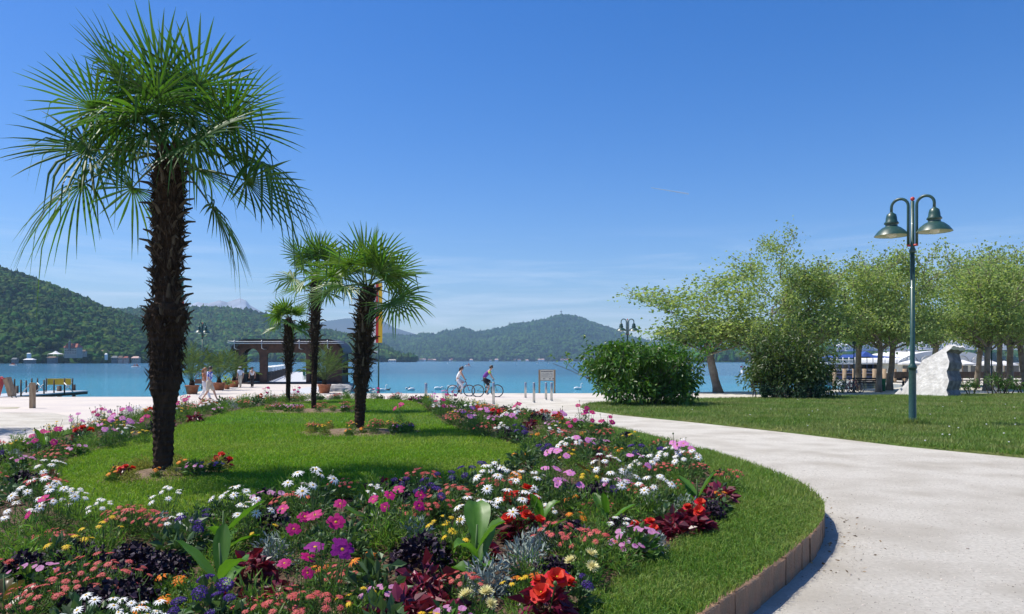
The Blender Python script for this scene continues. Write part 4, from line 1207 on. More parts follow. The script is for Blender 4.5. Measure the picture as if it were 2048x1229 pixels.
# boulders beside the plaza
for k in range(9):
    x = 652 + 5 * k + random.uniform(-3, 3); p = G(x, 784 - k * 0.6 + random.uniform(-3, 2)); b = MB(); r_ = random.uniform(0.3, 0.65)
    b.ell((0, 0, 0), (r_ * 1.3, r_, r_ * 0.7), 9, 6); b.v = [tuple(Vector(v) * (1 + 0.3 * mnoise.noise(Vector(v) * 2.2 + Vector((k * 3, 0, 0))))) for v in b.v]
    b.build('boulder', 'rock', smooth=False, loc=(p.x, p.y, p.z + 0.02), label=('smallest', 'nearest', 'second', 'third', 'fourth', 'fifth', 'sixth', 'seventh', 'outermost')[k] + ' grey boulder from the potted palm, piled between plaza and water', cat='rock', group='boulders beside the plaza')

# ------------------------------------------------------------------ jetty at the left
jt = empty('jetty', (0, 0, 0), label='small wooden jetty reaching into the lake, carrying a yellow board', cat='jetty')
for k in range(20):
    b = MB(); b.box((-31.0, 45.1 + k * 0.47, -0.27), (2.7, 0.44, 0.07)); b.build('plank', 'paving_grey', jt, smooth=False)
for sx in (-32.2, -29.8):
    b = MB(); b.box((sx, 49.6, -0.40), (0.14, 9.4, 0.16)); b.build('beam', 'wood_dark', jt, smooth=False)
def pile(x, y, zt, r_=0.2):
    p = XY(x, y); b = MB(); b.tube([(p.x, p.y, -2.2), (p.x, p.y, zt)], [r_, r_ * 0.97], 10); b.build('pile', 'wood_dark', jt)
pile(34, 49.5, ZP(772, 49.5), 0.10); pile(72, 51, ZP(770, 51), 0.09); pile(118.5, 53.2, ZP(772, 53.2), 0.155); pile(147.5, 54.6, ZP(769.5, 54.6), 0.125)
for (x, yb, yt, Y, br) in [(29, 789, 758, 47.2, 0), (52.5, 787, 761, 50.4, 0), (63.5, 786, 757, 49.0, 1), (75, 787, 757, 51.5, 2), (88, 789, 760, 49.2, 1), (92.5, 786, 757, 53.6, 0), (108, 788, 760, 50.3, 0), (129, 788, 757, 51.0, 2), (145, 786, 757, 54.3, 1), (42, 793, 760, 46.4, 0)]:
    p = XY(x, Y); b = MB(); b.tube([(p.x, p.y, -0.4), (p.x, p.y, ZP(yt, Y))], 0.045, 6); b.build('post', 'wood_dark', jt)
    if br: b = MB(); d_ = (-0.65 if br == 1 else 0.65); b.tube([(p.x, p.y - .05, ZP(yt + 9, Y)), (p.x + d_, p.y - .05, -0.25)], 0.035, 5); b.build('brace', 'pale_metal', jt)
p = XY(118.5, 54.0); b = MB(); b.box((p.x, p.y, (ZP(757.5, 54) + ZP(770, 54)) / 2), (47 / F * 54, 0.06, 12.5 / F * 54)); b.build('yellow_board', 'yellow_paint', jt, smooth=False)
# folded red and brown rack standing on the quay
fr = empty('frame_rack', G(8, 796), label='red and brown folding rack standing beside the jetty, cut by the edge', cat='rack')
for dx, m in ((-0.42, 'red_paint'), (0.42, 'wood_post')):
    b = MB(); b.box((dx * 0.95, 0, 0.72), (0.32, 0.5, 1.25), ry=-dx * 0.75); b.build('panel', m, fr, smooth=False)
    for sy in (-0.22, 0.22):
        b = MB(); b.tube([(dx * 1.75, sy, 0), (dx * 0.25, sy, 1.32)], 0.03, 6); b.build('leg', 'wood_dark', fr)
b = MB(); b.tube([(-0.2, -0.25, 1.25), (0, -0.25, 1.4), (0.2, -0.25, 1.25)], 0.04, 6); b.build('hoop', 'red_paint', fr)
fr.scale = (0.8, 0.8, 0.86)

# ------------------------------------------------------------------ potted feather palms
def feather_frond(b, az, el, L, sag, lr, nl=16, pw=0.03):
    d = Vector((math.cos(az) * math.cos(el), math.sin(az) * math.cos(el), math.sin(el)))
    pts = [d * L * (k / 9) + Vector((0, 0, -sag * L * (k / 9) ** 2)) for k in range(10)]
    b.tube(pts, [0.016 * (1 - 0.8 * k / 9) for k in range(10)], 4, caps=False)
    side = Vector((-math.sin(az), math.cos(az), 0))
    for k in range(nl):
        t = 0.22 + 0.78 * k / nl; i = min(8, int(t * 9)); f = t * 9 - i
        p = pts[i].lerp(pts[i + 1], f); tg = (pts[i + 1] - pts[i]).normalized()
        for s_ in (-1, 1):
            l_ = L * 0.24 * math.sin(math.pi * min(1, 0.18 + 0.8 * (1 - t) + 0.1)) * lr.uniform(.8, 1.15) + 0.05
            dd = (tg * 0.75 + side * s_ * 0.65 + Vector((0, 0, lr.uniform(-.25, .25)))).normalized()
            w = tg.cross(dd).normalized() * pw * 0.5
            q = p + dd * l_ * 0.55; e = p + dd * l_ + Vector((0, 0, -0.12 * l_))
            b.add([p, q + w, e, q - w], [(0, 1, 2), (0, 2, 3)])
def potted_palm(x, yb, label, hp, wpx, ph, seed, nf=26):
    p = G(x, yb); s_ = p.y / F; lr = random.Random(seed)
    root = empty('potted_palm', p, label=label, cat='potted palm', group='palms in terracotta pots')
    Hp = ph * s_; Rt = wpx * s_ / 2
    b = MB(); b.lathe([(Rt * 0.72, 0), (Rt * 0.95, Hp * 0.82), (Rt * 1.04, Hp * 0.83), (Rt * 1.04, Hp), (Rt * 0.92, Hp), (Rt * 0.9, Hp * 0.9)], 22)
    pot = b.build('pot', 'terracotta', root)
    b = MB(); b.lathe([(0.01, Hp * 0.9), (Rt * 0.9, Hp * 0.9)], 16); b.build('soil', 'soil', pot)
    b = MB(); b.lathe([(Rt * 0.35, Hp * 0.85), (Rt * 0.42, Hp * 1.05), (Rt * 0.3, Hp * 1.5)], 10); b.build('trunk', 'palm_trunk', root)
    for k in range(nf):
        b = MB(); t = k / nf
        feather_frond(b, k * 2.4 + lr.uniform(-.2, .2), math.radians(84 - 48 * t) + lr.uniform(-.1, .1), hp * s_ * lr.uniform(.8, 1.1), 0.10 + 0.28 * t, lr)
        b.v = [(v[0], v[1], v[2] + Hp * 1.35) for v in b.v]
        b.build('frond', 'feather_leaf', root, smooth=False)
potted_palm(384, 788.5, 'potted palm beside the walking couple, nearest of the left group', 82, 27, 18, 1)
potted_palm(438, 781, 'potted palm behind the striped shirt, second along the plaza edge', 72, 25, 15.5, 2)
potted_palm(468, 775, 'potted palm nearest the pavilion and the man in the cap', 62, 21, 13.5, 3, 22)
potted_palm(649, 787, 'potted palm standing alone right of the pavilion', 78, 26, 18, 4, 30)
p = G(454, 779); s_ = p.y / F
pp = empty('potted_flower', p, label='small pot with a yellow green leafy plant between two potted palms', cat='potted plant')
b = MB(); b.lathe([(4.5 * s_, 0), (6 * s_, 9 * s_), (6.5 * s_, 9.2 * s_), (5.5 * s_, 9 * s_)], 14); b.build('pot', 'terracotta', pp)
n = 160; P = np.stack([rng.normal(0, 4.2, n) * s_, rng.normal(0, 4.2, n) * s_, (11 + np.abs(rng.normal(0, 6, n))) * s_], 1)
link('foliage', leaf_mesh('foliage', P, rng.normal(size=(n, 3)), np.full(n, 0.22), 0.5, 'plane_leaf'), pp, kind='stuff')

# ------------------------------------------------------------------ white stone monument
def stone():
    p = G(1850, 792.5, 0.03); s_ = p.y / F
    out = [(1790, 793), (1797, 786), (1804, 778), (1811, 771), (1817, 762), (1820, 752), (1826, 744), (1831, 735), (1838, 728), (1842, 719), (1852, 714), (1860, 708), (1868, 703), (1876, 697), (1883, 690), (1888, 688), (1894, 691),
           (1890, 697), (1883, 703), (1886, 713), (1889, 722), (1888, 733), (1885, 741), (1887, 750), (1890, 760), (1888, 770), (1886, 778), (1889, 786), (1890, 793)]
    n = len(out); M = 9
    ex = Vector((1.13, 0.65, 0.0)); e1 = Vector((0.5, -0.866, 0))
    def pt(i, j):
        x, y = out[i]; q = j / (M - 1)
        v = e1 * (((x - 1850) * s_ - 0.11 * (792.5 - y) * s_) / 0.85) + Vector((0, 0, (792.5 - y) * s_ - 0.04)) + ex * q + Vector((0.26, 0.15, 0)) * ((792.5 - y) * s_)
        if 0 < j: v += Vector((mnoise.noise(Vector((i * .7, j * .9, 3))) * 0.07, 0, mnoise.noise(Vector((i * .6, j * .8, 9))) * (0.10 if 3 < i < 24 else 0.0) - 0.12 * q * (4 < i < 22)))
        return v
    root = empty('stone_monument', p, label='big rough white stone slab standing upright on the park lawn', cat='monument')
    b = MB(); b.add([pt(i, 0) for i in range(n)], [tuple(range(n))])      # dressed front
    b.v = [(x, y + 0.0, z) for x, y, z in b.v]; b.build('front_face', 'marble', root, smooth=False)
    b = MB()
    for i in range(17): b.strip([pt(i, j) for j in range(M)], [pt(i + 1, j) for j in range(M)])
    b.build('upper_edge', 'marble', root, smooth=False)
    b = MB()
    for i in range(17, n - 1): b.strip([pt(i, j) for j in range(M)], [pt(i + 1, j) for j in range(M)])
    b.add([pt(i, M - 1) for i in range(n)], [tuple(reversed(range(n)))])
    b.build('broken_side', 'marble_broken_shaded', root, smooth=False)
stone()

# ------------------------------------------------------------------ floating restaurant, bridge and garden beyond the plane trees
def at(x, y, Y): return Vector(((x - CX) / F * Y, Y, ZP(y, Y)))
YB = 88.0
fb = empty('floating_restaurant', (0, 0, 0), label='dark blue two deck floating restaurant moored behind the bicycles', cat='boat')
def bxp(b, x0, y0, x1, y1, Y, dep):
    a = at(x0, y1, Y); c = at(x1, y0, Y)
    b.box(((a.x + c.x) / 2, Y + dep / 2, (a.z + c.z) / 2), (c.x - a.x, dep, c.z - a.z)); return b
bxp(MB(), 1655, 745, 1835, 760, YB, 9).build('hull', 'blue_paint', fb, smooth=False)
bxp(MB(), 1660, 729, 1830, 745, YB + 2, 6).build('lower_cabin', 'window_glass', fb, smooth=False)
bxp(MB(), 1655, 725.5, 1835, 729, YB + 0.4, 8.5).build('upper_deck', 'white_paint', fb, smooth=False)
b = MB(); A = at(1668, 716, YB); Bq = at(1812, 716, YB); zt = ZP(709, YB)
b.add([(A.x, YB + .6, A.z), (Bq.x, YB + .6, A.z), (Bq.x, YB + 8, A.z), (A.x, YB + 8, A.z), (A.x + 3, YB + 3.5, zt), (Bq.x - 3, YB + 3.5, zt), (Bq.x - 3, YB + 5, zt), (A.x + 3, YB + 5, zt)], [(3, 2, 1, 0), (4, 5, 6, 7), (0, 1, 5, 4), (1, 2, 6, 5), (2, 3, 7, 6), (3, 0, 4, 7)])
b.build('awning', 'blue_awning', fb, smooth=False)
b = MB(); A = at(1722, 714, YB - .2); Bq = at(1752, 714, YB - .2); zt = ZP(703, YB); mx = (A.x + Bq.x) / 2
b.add([(A.x, YB - .2, A.z), (Bq.x, YB - .2, A.z), (Bq.x, YB + 3, A.z), (A.x, YB + 3, A.z), (mx, YB + .4, zt), (mx, YB + 2.4, zt)], [(3, 2, 1, 0), (0, 1, 4), (1, 2, 5, 4), (2, 3, 5), (3, 0, 4, 5)])
b.build('awning', 'blue_awning', fb, smooth=False)
for k in range(15):
    x = 1662 + k * 12; q = at(x, 726, YB + .5); b = MB(); b.tube([(q.x, YB + .5, q.z), (q.x, YB + .5, ZP(715, YB))], 0.05, 5); b.build('column', 'white_paint', fb)
    q = at(x, 745, YB + .3); b = MB(); b.tube([(q.x, YB + .3, q.z), (q.x, YB + .3, ZP(729, YB))], 0.05, 5); b.build('column', 'blue_paint', fb)
for y_ in (720.5, 723, 739, 742):
    b = MB(); a = at(1658, y_, YB + .3); c = at(1832, y_, YB + .3); b.tube([a, c], 0.035, 5); b.build('handrail', 'white_paint', fb)
for k in range(12):
    bxp(MB(), 1666 + k * 13.5, 731, 1676 + k * 13.5, 741, YB + 1.95, 0.04).build('window', 'pale_metal' if k % 3 == 0 else 'window_glass', fb, smooth=False)
def truss(label, x0, x1, yt, yb, Y, n, rise):
    root = empty('truss_bridge', (0, 0, 0), label=label, cat='bridge')
    def pt(i, top, dy):
        t = i / n; x = x0 + (x1 - x0) * t; lift = rise * 4 * t * (1 - t)
        y = (yt if top else yb) - lift + (3.5 if top and (i == 0) else 0)
        return at(x, y, Y) + Vector((0, dy, 0))
    for dy in (0, 2.4):
        for top in (True, False):
            b = MB(); b.tube([pt(i, top, dy) for i in range(n + 1)], 0.11, 6); b.build('chord', 'white_paint', root)
        for i in range(n):
            b = MB(); b.tube([pt(i, False, dy), pt(i + 0.5, True, dy)], 0.075, 5); b.build('diagonal', 'white_paint', root)
            b = MB(); b.tube([pt(i + 0.5, True, dy), pt(i + 1, False, dy)], 0.075, 5); b.build('diagonal', 'white_paint', root)
    b = MB(); b.strip([pt(i, False, 0) + Vector((0, 0, .05)) for i in range(n + 1)], [pt(i, False, 2.4) + Vector((0, 0, .05)) for i in range(n + 1)]); b.build('walkway', 'pale_metal', root)
truss('white steel truss gangway over the floating restaurant', 1690, 1835, 688, 702, 92, 11, 2)
truss('white steel truss bridge over the beer garden tents', 1836, 2075, 684, 699, 98, 18, 1)
# marquee
b = MB(); n = 22; A = []; Bq = []
for i in range(n + 1):
    t = i / n; x = 1795 + (1990 - 1795) * t; y = 727 - 26 * math.sin(math.pi * t) ** 0.55
    A.append(at(x, y, 96)); Bq.append(at(x, y, 96) + Vector((0, 12, 0)))
mq = empty('marquee', (0, 0, 0), label='large white vaulted marquee behind the plane trees', cat='tent')
b.strip(A, Bq); b.build('vault', 'white_cloth', mq)
b = MB(); base = [Vector((p_.x, p_.y, -0.3)) for p_ in A]; b.strip(base, A); b.build('front_wall', 'white_cloth', mq, smooth=False)
for k in range(5):
    b = MB(); c = at(1822 + k * 34, 715, 95.9); pts = []
    for j in range(9): a_ = math.pi * j / 8; pts.append((c.x + 0.95 * math.cos(a_), 95.9, c.z - 0.9 + 1.1 * math.sin(a_)))
    b.tube(pts, 0.05, 5); b.build('arched_rib', 'pale_metal', mq)
def parasol(x, ytop, yrim, hw, Y, label):
    c = at(x, ytop, Y); zr = ZP(yrim, Y); w = hw / F * Y
    root = empty('parasol', (c.x, Y, -0.3), label=label, cat='parasol', group='white parasols of the beer garden')
    zt = c.z + 0.3; zr += 0.3
    b = MB(); m = 8
    ring = [(w * math.cos(TAU * (k + .5) / m), w * math.sin(TAU * (k + .5) / m), zr) for k in range(m)]
    low = [(p_[0], p_[1], p_[2] - 0.14) for p_ in ring]
    b.add([(0, 0, zt)] + ring + low, [(0, 1 + k, 1 + (k + 1) % m) for k in range(m)] + [(1 + k, 1 + m + k, 1 + m + (k + 1) % m, 1 + (k + 1) % m) for k in range(m)])
    b.build('canopy', 'white_cloth', root, smooth=False)
    b = MB(); b.tube([(0, 0, 0), (0, 0, zt)], 0.04, 6); b.build('pole', 'wood_post', root)
parasol(1822, 720, 727, 24, 78, 'white parasol between the street lamp and the floating restaurant')
parasol(1925, 720, 728, 24, 76, 'white parasol right beside the white stone')
parasol(1976, 720, 729, 26, 77, 'white parasol behind the person with the backpack')
parasol(2008, 722, 729, 24, 80, 'white parasol farthest along the beer garden')
# beer garden building, hedge of planters and deck
bg = empty('garden_bar', (0, 0, 0), label='low bar building with dark windows under the white parasols', cat='building')
bxp(MB(), 1796, 728, 2080, 752, 84, 4).build('wall', 'lamp_white', bg, smooth=False)
for k in range(16):
    bxp(MB(), 1806 + k * 17, 732, 1817 + k * 17, 748, 83.95, 0.04).build('window', 'window_glass', bg, smooth=False)
bxp(MB(), 1792, 725.5, 2085, 728, 83.4, 5).build('roof', 'pale_metal', bg, smooth=False)
bxp(MB(), 1790, 744, 2090, 757, 74, 0.25).build('planter_fence', 'wood_dark', smooth=False, label='dark timber fence round the beer garden', cat='fence')
dk = empty('mooring_deck', (0, 0, 0), label='dark timber mooring deck between the quay and the floating restaurant', cat='jetty')
bxp(MB(), 1660, 748, 1840, 752, 76, 4).build('deck', 'wood_dark', dk, smooth=False)
for k in range(9):
    q = at(1668 + k * 20, 748, 76); b = MB(); b.tube([(q.x, 75.9, -2.2), (q.x, 75.9, ZP(738, 76))], 0.2, 8); b.build('pile', 'wood_post', dk)

def bench(x, yb, label):
    p = G(x, yb); root = empty('bench', p, label=label, cat='bench')
    for k in range(3): b = MB(); b.box((0, -0.15 + 0.15 * k, 0.45), (1.7, 0.12, 0.04)); b.build('seat_slat', 'wood_dark', root, smooth=False)
    for k in range(3): b = MB(); b.box((0, 0.27 + 0.03 * k, 0.6 + 0.15 * k), (1.7, 0.03, 0.11)); b.build('back_slat', 'wood_dark', root, smooth=False)
    for sx in (-0.75, 0.75):
        b = MB(); b.tube([(sx, -0.22, 0), (sx, -0.2, 0.43), (sx, 0.2, 0.43), (sx, 0.34, 0.95)], 0.03, 6); b.build('frame', 'black', root)
        b = MB(); b.tube([(sx, 0.34, 0), (sx, 0.2, 0.43)], 0.03, 6); b.build('leg', 'black', root)
bench(1740, 783.5, 'dark park bench between two plane trunks facing the water')
bench(1536, 797, 'brown park bench half hidden at the side of the wide olive bush')
p = G(1764.5, 783); b = MB(); b.lathe([(0.2, 0), (0.23, 0.8), (0.25, 0.82), (0.25, 0.88), (0.2, 0.9)], 14); b.build('litter_bin', 'green_paint', loc=p, label='dark green litter bin beside a plane trunk', cat='bin')
# ------------------------------------------------------------------ people and bicycles
pm('skin', (0.50, 0.28, 0.19), (0.56, 0.33, 0.23), 8, 0.6)
pm('hair_dark', (0.018, 0.012, 0.010), (0.035, 0.022, 0.016), 30, 0.5)
pm('hair_auburn', (0.22, 0.09, 0.035), (0.32, 0.14, 0.06), 30, 0.5)
pm('cloth_white', (0.70, 0.70, 0.72), (0.78, 0.78, 0.80), 6, 0.85)
pm('cloth_paleblue', (0.52, 0.60, 0.72), (0.62, 0.68, 0.78), 6, 0.85)
pm('cloth_beige', (0.46, 0.40, 0.31), (0.54, 0.48, 0.38), 6, 0.9)
pm('cloth_black', (0.018, 0.018, 0.02), (0.03, 0.03, 0.032), 6, 0.85)
pm('cloth_purple', (0.12, 0.02, 0.22), (0.16, 0.03, 0.28), 6, 0.7)
pm('cloth_lime', (0.35, 0.55, 0.03), (0.42, 0.62, 0.05), 6, 0.7)
pm('cloth_yellow', (0.70, 0.55, 0.05), (0.75, 0.62, 0.1), 6, 0.7)
pm('cloth_rust', (0.38, 0.13, 0.06), (0.48, 0.2, 0.1), 6, 0.85)
pm('cloth_blueprint', (0.03, 0.06, 0.42), (0.72, 0.75, 0.82), 9, 0.85, detail=1, lo=0.46, hi=0.52, stretch=(1.6, 1.0, 0.7))
pm('cloth_grey', (0.22, 0.22, 0.25), (0.3, 0.3, 0.33), 6, 0.85)
pm('cloth_green', (0.06, 0.30, 0.17), (0.09, 0.36, 0.2), 6, 0.85)
pm('leather', (0.10, 0.05, 0.03), (0.15, 0.08, 0.05), 6, 0.6)
pm('rubber', (0.012, 0.012, 0.012), (0.02, 0.02, 0.02), 6, 0.8)
pm('bike_red', (0.30, 0.03, 0.05), (0.38, 0.05, 0.08), 6, 0.35)
pm('bike_green', (0.03, 0.14, 0.06), (0.04, 0.18, 0.08), 6, 0.35)

SKINJOB = []
def skin_part(name, nodes, edges, mat, parent, root=0, sub=1):
    """nodes: (x, y, z, radius)"""
    me = bpy.data.meshes.new(name); me.from_pydata([n[:3] for n in nodes], edges, [])
    o = bpy.data.objects.new(name, me); COL.objects.link(o)
    sm_ = o.modifiers.new('skin', 'SKIN'); sm_.use_smooth_shade = True
    if not me.skin_vertices: raise RuntimeError('no skin layer')
    for i, n in enumerate(nodes):
        d = me.skin_vertices[0].data[i]
        r_ = n[3] if hasattr(n[3], '__len__') else (n[3], n[3]); d.radius = r_
        d.use_root = (i == root)
    s = o.modifiers.new('sub', 'SUBSURF'); s.levels = sub; s.render_levels = sub
    SKINJOB.append((o, name, mat, parent))
def finish_skin():
    dg = bpy.context.evaluated_depsgraph_get()
    done = []
    for o, name, mat, parent in SKINJOB:
        me = bpy.data.meshes.new_from_object(o.evaluated_get(dg)); me.name = name
        me.materials.clear(); me.materials.append(MAT[mat])
        me.polygons.foreach_set('use_smooth', [True] * len(me.polygons))
        done.append((name, me, parent))
    for o, *_ in SKINJOB:
        m = o.data; bpy.data.objects.remove(o); bpy.data.meshes.remove(m)
    for name, me, parent in done: link(name, me, parent)
    SKINJOB.clear()

def person(label, loc, rz, k, J, wear, hair='hair_dark', longhair=False, cap=None, hat=None):
    """J: joints in metres for a 1.75 m figure facing +X; wear: list of (name, material, list of chains, extra radius)"""
    root = empty('person', loc, rz, label=label, cat='person'); root.scale = (k, k, k)
    RAD = dict(pelvis=(0.135, 0.10), waist=(0.12, 0.09), chest=(0.15, 0.105), neck=0.05, head=0.078, crown=0.07,
               shL=0.062, shR=0.062, elL=0.042, elR=0.042, wrL=0.028, wrR=0.028, haL=0.034, haR=0.034,
               hpL=0.088, hpR=0.088, knL=0.056, knR=0.056, anL=0.036, anR=0.036, toL=0.034, toR=0.034)
    names = list(RAD); nodes = []; idx = {}
    J = dict(J)
    hd = Vector(J['head']); J.setdefault('crown', tuple(hd + Vector((0.0, 0, 0.095))))
    for n in names:
        idx[n] = len(nodes); nodes.append((*J[n], RAD[n]))
    E = [('pelvis', 'waist'), ('waist', 'chest'), ('chest', 'neck'), ('neck', 'head'), ('head', 'crown'), ('pelvis', 'hpL'), ('pelvis', 'hpR')]
    for s in 'LR': E += [('chest', 'sh' + s), ('sh' + s, 'el' + s), ('el' + s, 'wr' + s), ('wr' + s, 'ha' + s), ('hp' + s, 'kn' + s), ('kn' + s, 'an' + s), ('an' + s, 'to' + s)]
    ed = [(idx[a], idx[c]) for a, c in E]
    for s in 'LR':     # fingers and thumb
        w, h_ = Vector(J['wr' + s]), Vector(J['ha' + s]); d = (h_ - w).normalized(); sd = d.cross(Vector((0, 0, 1)))
        if sd.length < 0.1: sd = Vector((1, 0, 0))
        sd.normalize(); up = sd.cross(d)
        for q, L in ((-1.5, 0.062), (-0.5, 0.075), (0.5, 0.08), (1.5, 0.07)):
            a = h_ + sd * q * 0.017 + d * 0.02; b1 = a + d * L * 0.6; b2 = b1 + d * L * 0.3 - up * L * 0.35
            i0 = len(nodes); nodes += [(*a, 0.009), (*b1, 0.0085), (*b2, 0.008)]; ed += [(idx['ha' + s], i0), (i0, i0 + 1), (i0 + 1, i0 + 2)]
        a = h_ - d * 0.01 + sd * 0.035; b2 = a + d * 0.04 + sd * 0.015
        i0 = len(nodes); nodes += [(*a, 0.01), (*b2, 0.009)]; ed += [(idx['ha' + s], i0), (i0, i0 + 1)]
    skin_part('body', nodes, ed, 'skin', root, root=0, sub=1)
    for (nm, mat, chains, ex) in wear:
        n2 = []; e2 = []; id2 = {}
        for ch in chains:
            prev = None
            for item in ch:
                if isinstance(item, tuple):   # point part way between two joints
                    a, c, t = item; p_ = Vector(J[a]).lerp(Vector(J[c]), t)
                    ra = RAD[a] if not hasattr(RAD[a], '__len__') else RAD[a][1]; rc = RAD[c] if not hasattr(RAD[c], '__len__') else RAD[c][1]
                    r_ = ra + (rc - ra) * t; key = item
                else: p_, r_, key = Vector(J[item]), RAD[item], item
                if key not in id2:
                    id2[key] = len(n2); rr_ = (r_[0] + ex, r_[1] + ex) if hasattr(r_, '__len__') else r_ + ex
                    n2.append((*p_, rr_))
                if prev is not None: e2.append((id2[prev], id2[key]))
                prev = key
        skin_part(nm, n2, e2, mat, root, 0, 1)
    # hair, nose, eyes
    fx = (Vector(J['head']) - Vector(J['neck'])); fwd = Vector((1, 0, 0))
    c = hd + Vector((-0.022, 0, 0.055))
    b = MB(); b.ell(c, (0.105, 0.098, 0.105), 14, 9)
    b.v = [(x + (0.03 if z > c.z + 0.03 else -0.0), y, z) for x, y, z in b.v]
    if longhair: b.tube([c + Vector((-0.05, 0, 0.02)), c + Vector((-0.12, 0, -0.06)), c + Vector((-0.13, 0.01, -0.22)), c + Vector((-0.10, 0.01, -0.34))], [0.05, 0.055, 0.045, 0.015], 8)
    b.build('hair', hair, root)
    b = MB(); b.ell(hd + Vector((0.088, 0, 0.01)), (0.018, 0.013, 0.022), 8, 6); b.build('nose', 'skin', root)
    for s_ in (-1, 1):
        b = MB(); b.ell(hd + Vector((0.076, 0.03 * s_, 0.032)), (0.008, 0.012, 0.008), 8, 6); b.build('eye', 'hair_dark', root)
        b = MB(); b.ell(hd + Vector((0.0, 0.083 * s_, 0.015)), (0.018, 0.01, 0.028), 8, 6); b.build('ear', 'skin', root)
    b = MB(); b.box(hd + Vector((0.078, 0, -0.038)), (0.008, 0.042, 0.009)); b.build('mouth', 'petal_lip', root)
    if cap:
        b = MB(); b.ell(c + Vector((0.015, 0, 0.045)), (0.115, 0.106, 0.075), 14, 8); b.box(c + Vector((0.145, 0, 0.03)), (0.11, 0.15, 0.014), ry=0.15); b.build('cap', cap, root)
    return root
pm('petal_lip', (0.35, 0.12, 0.1), (0.4, 0.15, 0.12), 5, 0.6)

WALK = dict(pelvis=(0, 0, 0.96), waist=(0.01, 0, 1.10), chest=(0.03, 0, 1.33), neck=(0.045, 0, 1.50), head=(0.07, 0, 1.60),
            shL=(0.03, 0.17, 1.42), elL=(-0.10, 0.22, 1.16), wrL=(-0.05, 0.21, 0.93), haL=(-0.01, 0.21, 0.86),
            shR=(0.03, -0.17, 1.42), elR=(0.06, -0.22, 1.14), wrR=(0.22, -0.21, 0.96), haR=(0.28, -0.20, 0.91),
            hpL=(0.01, 0.085, 0.90), knL=(0.21, 0.085, 0.52), anL=(0.36, 0.085, 0.12), toL=(0.52, 0.10, 0.07),
            hpR=(-0.01, -0.085, 0.90), knR=(-0.03, -0.085, 0.50), anR=(-0.30, -0.085, 0.15), toR=(-0.18, -0.10, 0.035))
WALK2 = dict(WALK); 
for a, c in (('kn', 0), ('an', 0), ('to', 0)):
    l, r_ = WALK[a + 'L'], WALK[a + 'R']; WALK2[a + 'L'] = (r_[0], -r_[1], r_[2]); WALK2[a + 'R'] = (l[0], -l[1], l[2])
STRIDE = dict(WALK); STRIDE.update(knL=(0.10, 0.085, 0.52), anL=(0.14, 0.085, 0.09), toL=(0.29, 0.10, 0.04), knR=(0.01, -0.085, 0.50), anR=(-0.12, -0.085, 0.12), toR=(0.02, -0.10, 0.035), wrR=(0.10, -0.22, 0.93), haR=(0.13, -0.22, 0.86))
TOP = [['pelvis', 'waist', 'chest'], ['chest', 'shL', ('shL', 'elL', 0.75)], ['chest', 'shR', ('shR', 'elR', 0.75)], ['chest', ('chest', 'neck', 0.6)]]
VEST = [['pelvis', 'waist', 'chest'], ['chest', 'shL'], ['chest', 'shR']]
LONG = [['waist', 'pelvis'], ['pelvis', 'hpL', 'knL', 'anL'], ['pelvis', 'hpR', 'knR', 'anR']]
SHORTS = [['waist', 'pelvis'], ['pelvis', 'hpL', 'knL'], ['pelvis', 'hpR', 'knR']]
SHOES = [[('knL', 'anL', 0.97), 'anL', 'toL']], [[('knR', 'anR', 0.97), 'anR', 'toR']]
def shoes(mat): return [('shoe', mat, SHOES[0], 0.012), ('shoe', mat, SHOES[1], 0.012)]

p = G(418, 803.5)
person('man in blue and white patterned shirt and beige shorts striding along the promenade', p, 0, 1.02, WALK, [('shirt', 'cloth_blueprint', TOP, 0.03), ('shorts', 'cloth_beige', SHORTS, 0.03)] + shoes('leather'))
p = G(408, 802)
w_ = person('woman in white trousers and rust top walking beside the man in patterned shirt', p, 0, 0.985, WALK2, [('top', 'cloth_rust', TOP, 0.012), ('trousers', 'cloth_white', LONG, 0.025)] + shoes('leather'), hair='hair_auburn', longhair=True)
bb = MB(); bb.box((0, 0, 0.16), (0.34, 0.12, 0.24), taper=0.8); bb.tube([(-.12, 0, .26), (-0.08, 0, 0.52), (0.05, 0, 0.62), (.1, 0, .26)], 0.015, 5)
bb.build('shoulder_bag', 'leather', smooth=False, loc=(p.x - 0.24, p.y - 0.16, p.z + 0.85), label='brown shoulder bag carried by the woman in white trousers', cat='bag')
p = G(481, 776.5)
person('man in pale cap, pale blue shirt and beige trousers coming from the pavilion', p, R(-100), 0.97, STRIDE, [('shirt', 'cloth_paleblue', TOP, 0.028), ('trousers', 'cloth_beige', LONG, 0.028)] + shoes('leather'), cap='cloth_white')
p = G(504.5, 776)
person('woman in white top and black trousers standing before the pavilion', p, R(-85), 0.95, STRIDE, [('top', 'cloth_white', VEST, 0.014), ('trousers', 'cloth_black', LONG, 0.03)] + shoes('cloth_black'), longhair=True)
p = G(1976, 768); p.z = -0.3
person('person with grey backpack and green trousers walking under the plane trees', p, R(80), 0.98, STRIDE, [('shirt', 'cloth_black', TOP, 0.02), ('trousers', 'cloth_green', LONG, 0.02)] + shoes('cloth_grey'), hair='hair_auburn')
bb = MB(); bb.box((0, 0, 0.24), (0.32, 0.17, 0.46), taper=0.8); bb.build('backpack', 'cloth_grey', smooth=False, loc=(p.x, p.y - 0.2, p.z + 1.0), label='grey backpack worn by the walker under the plane trees', cat='backpack')

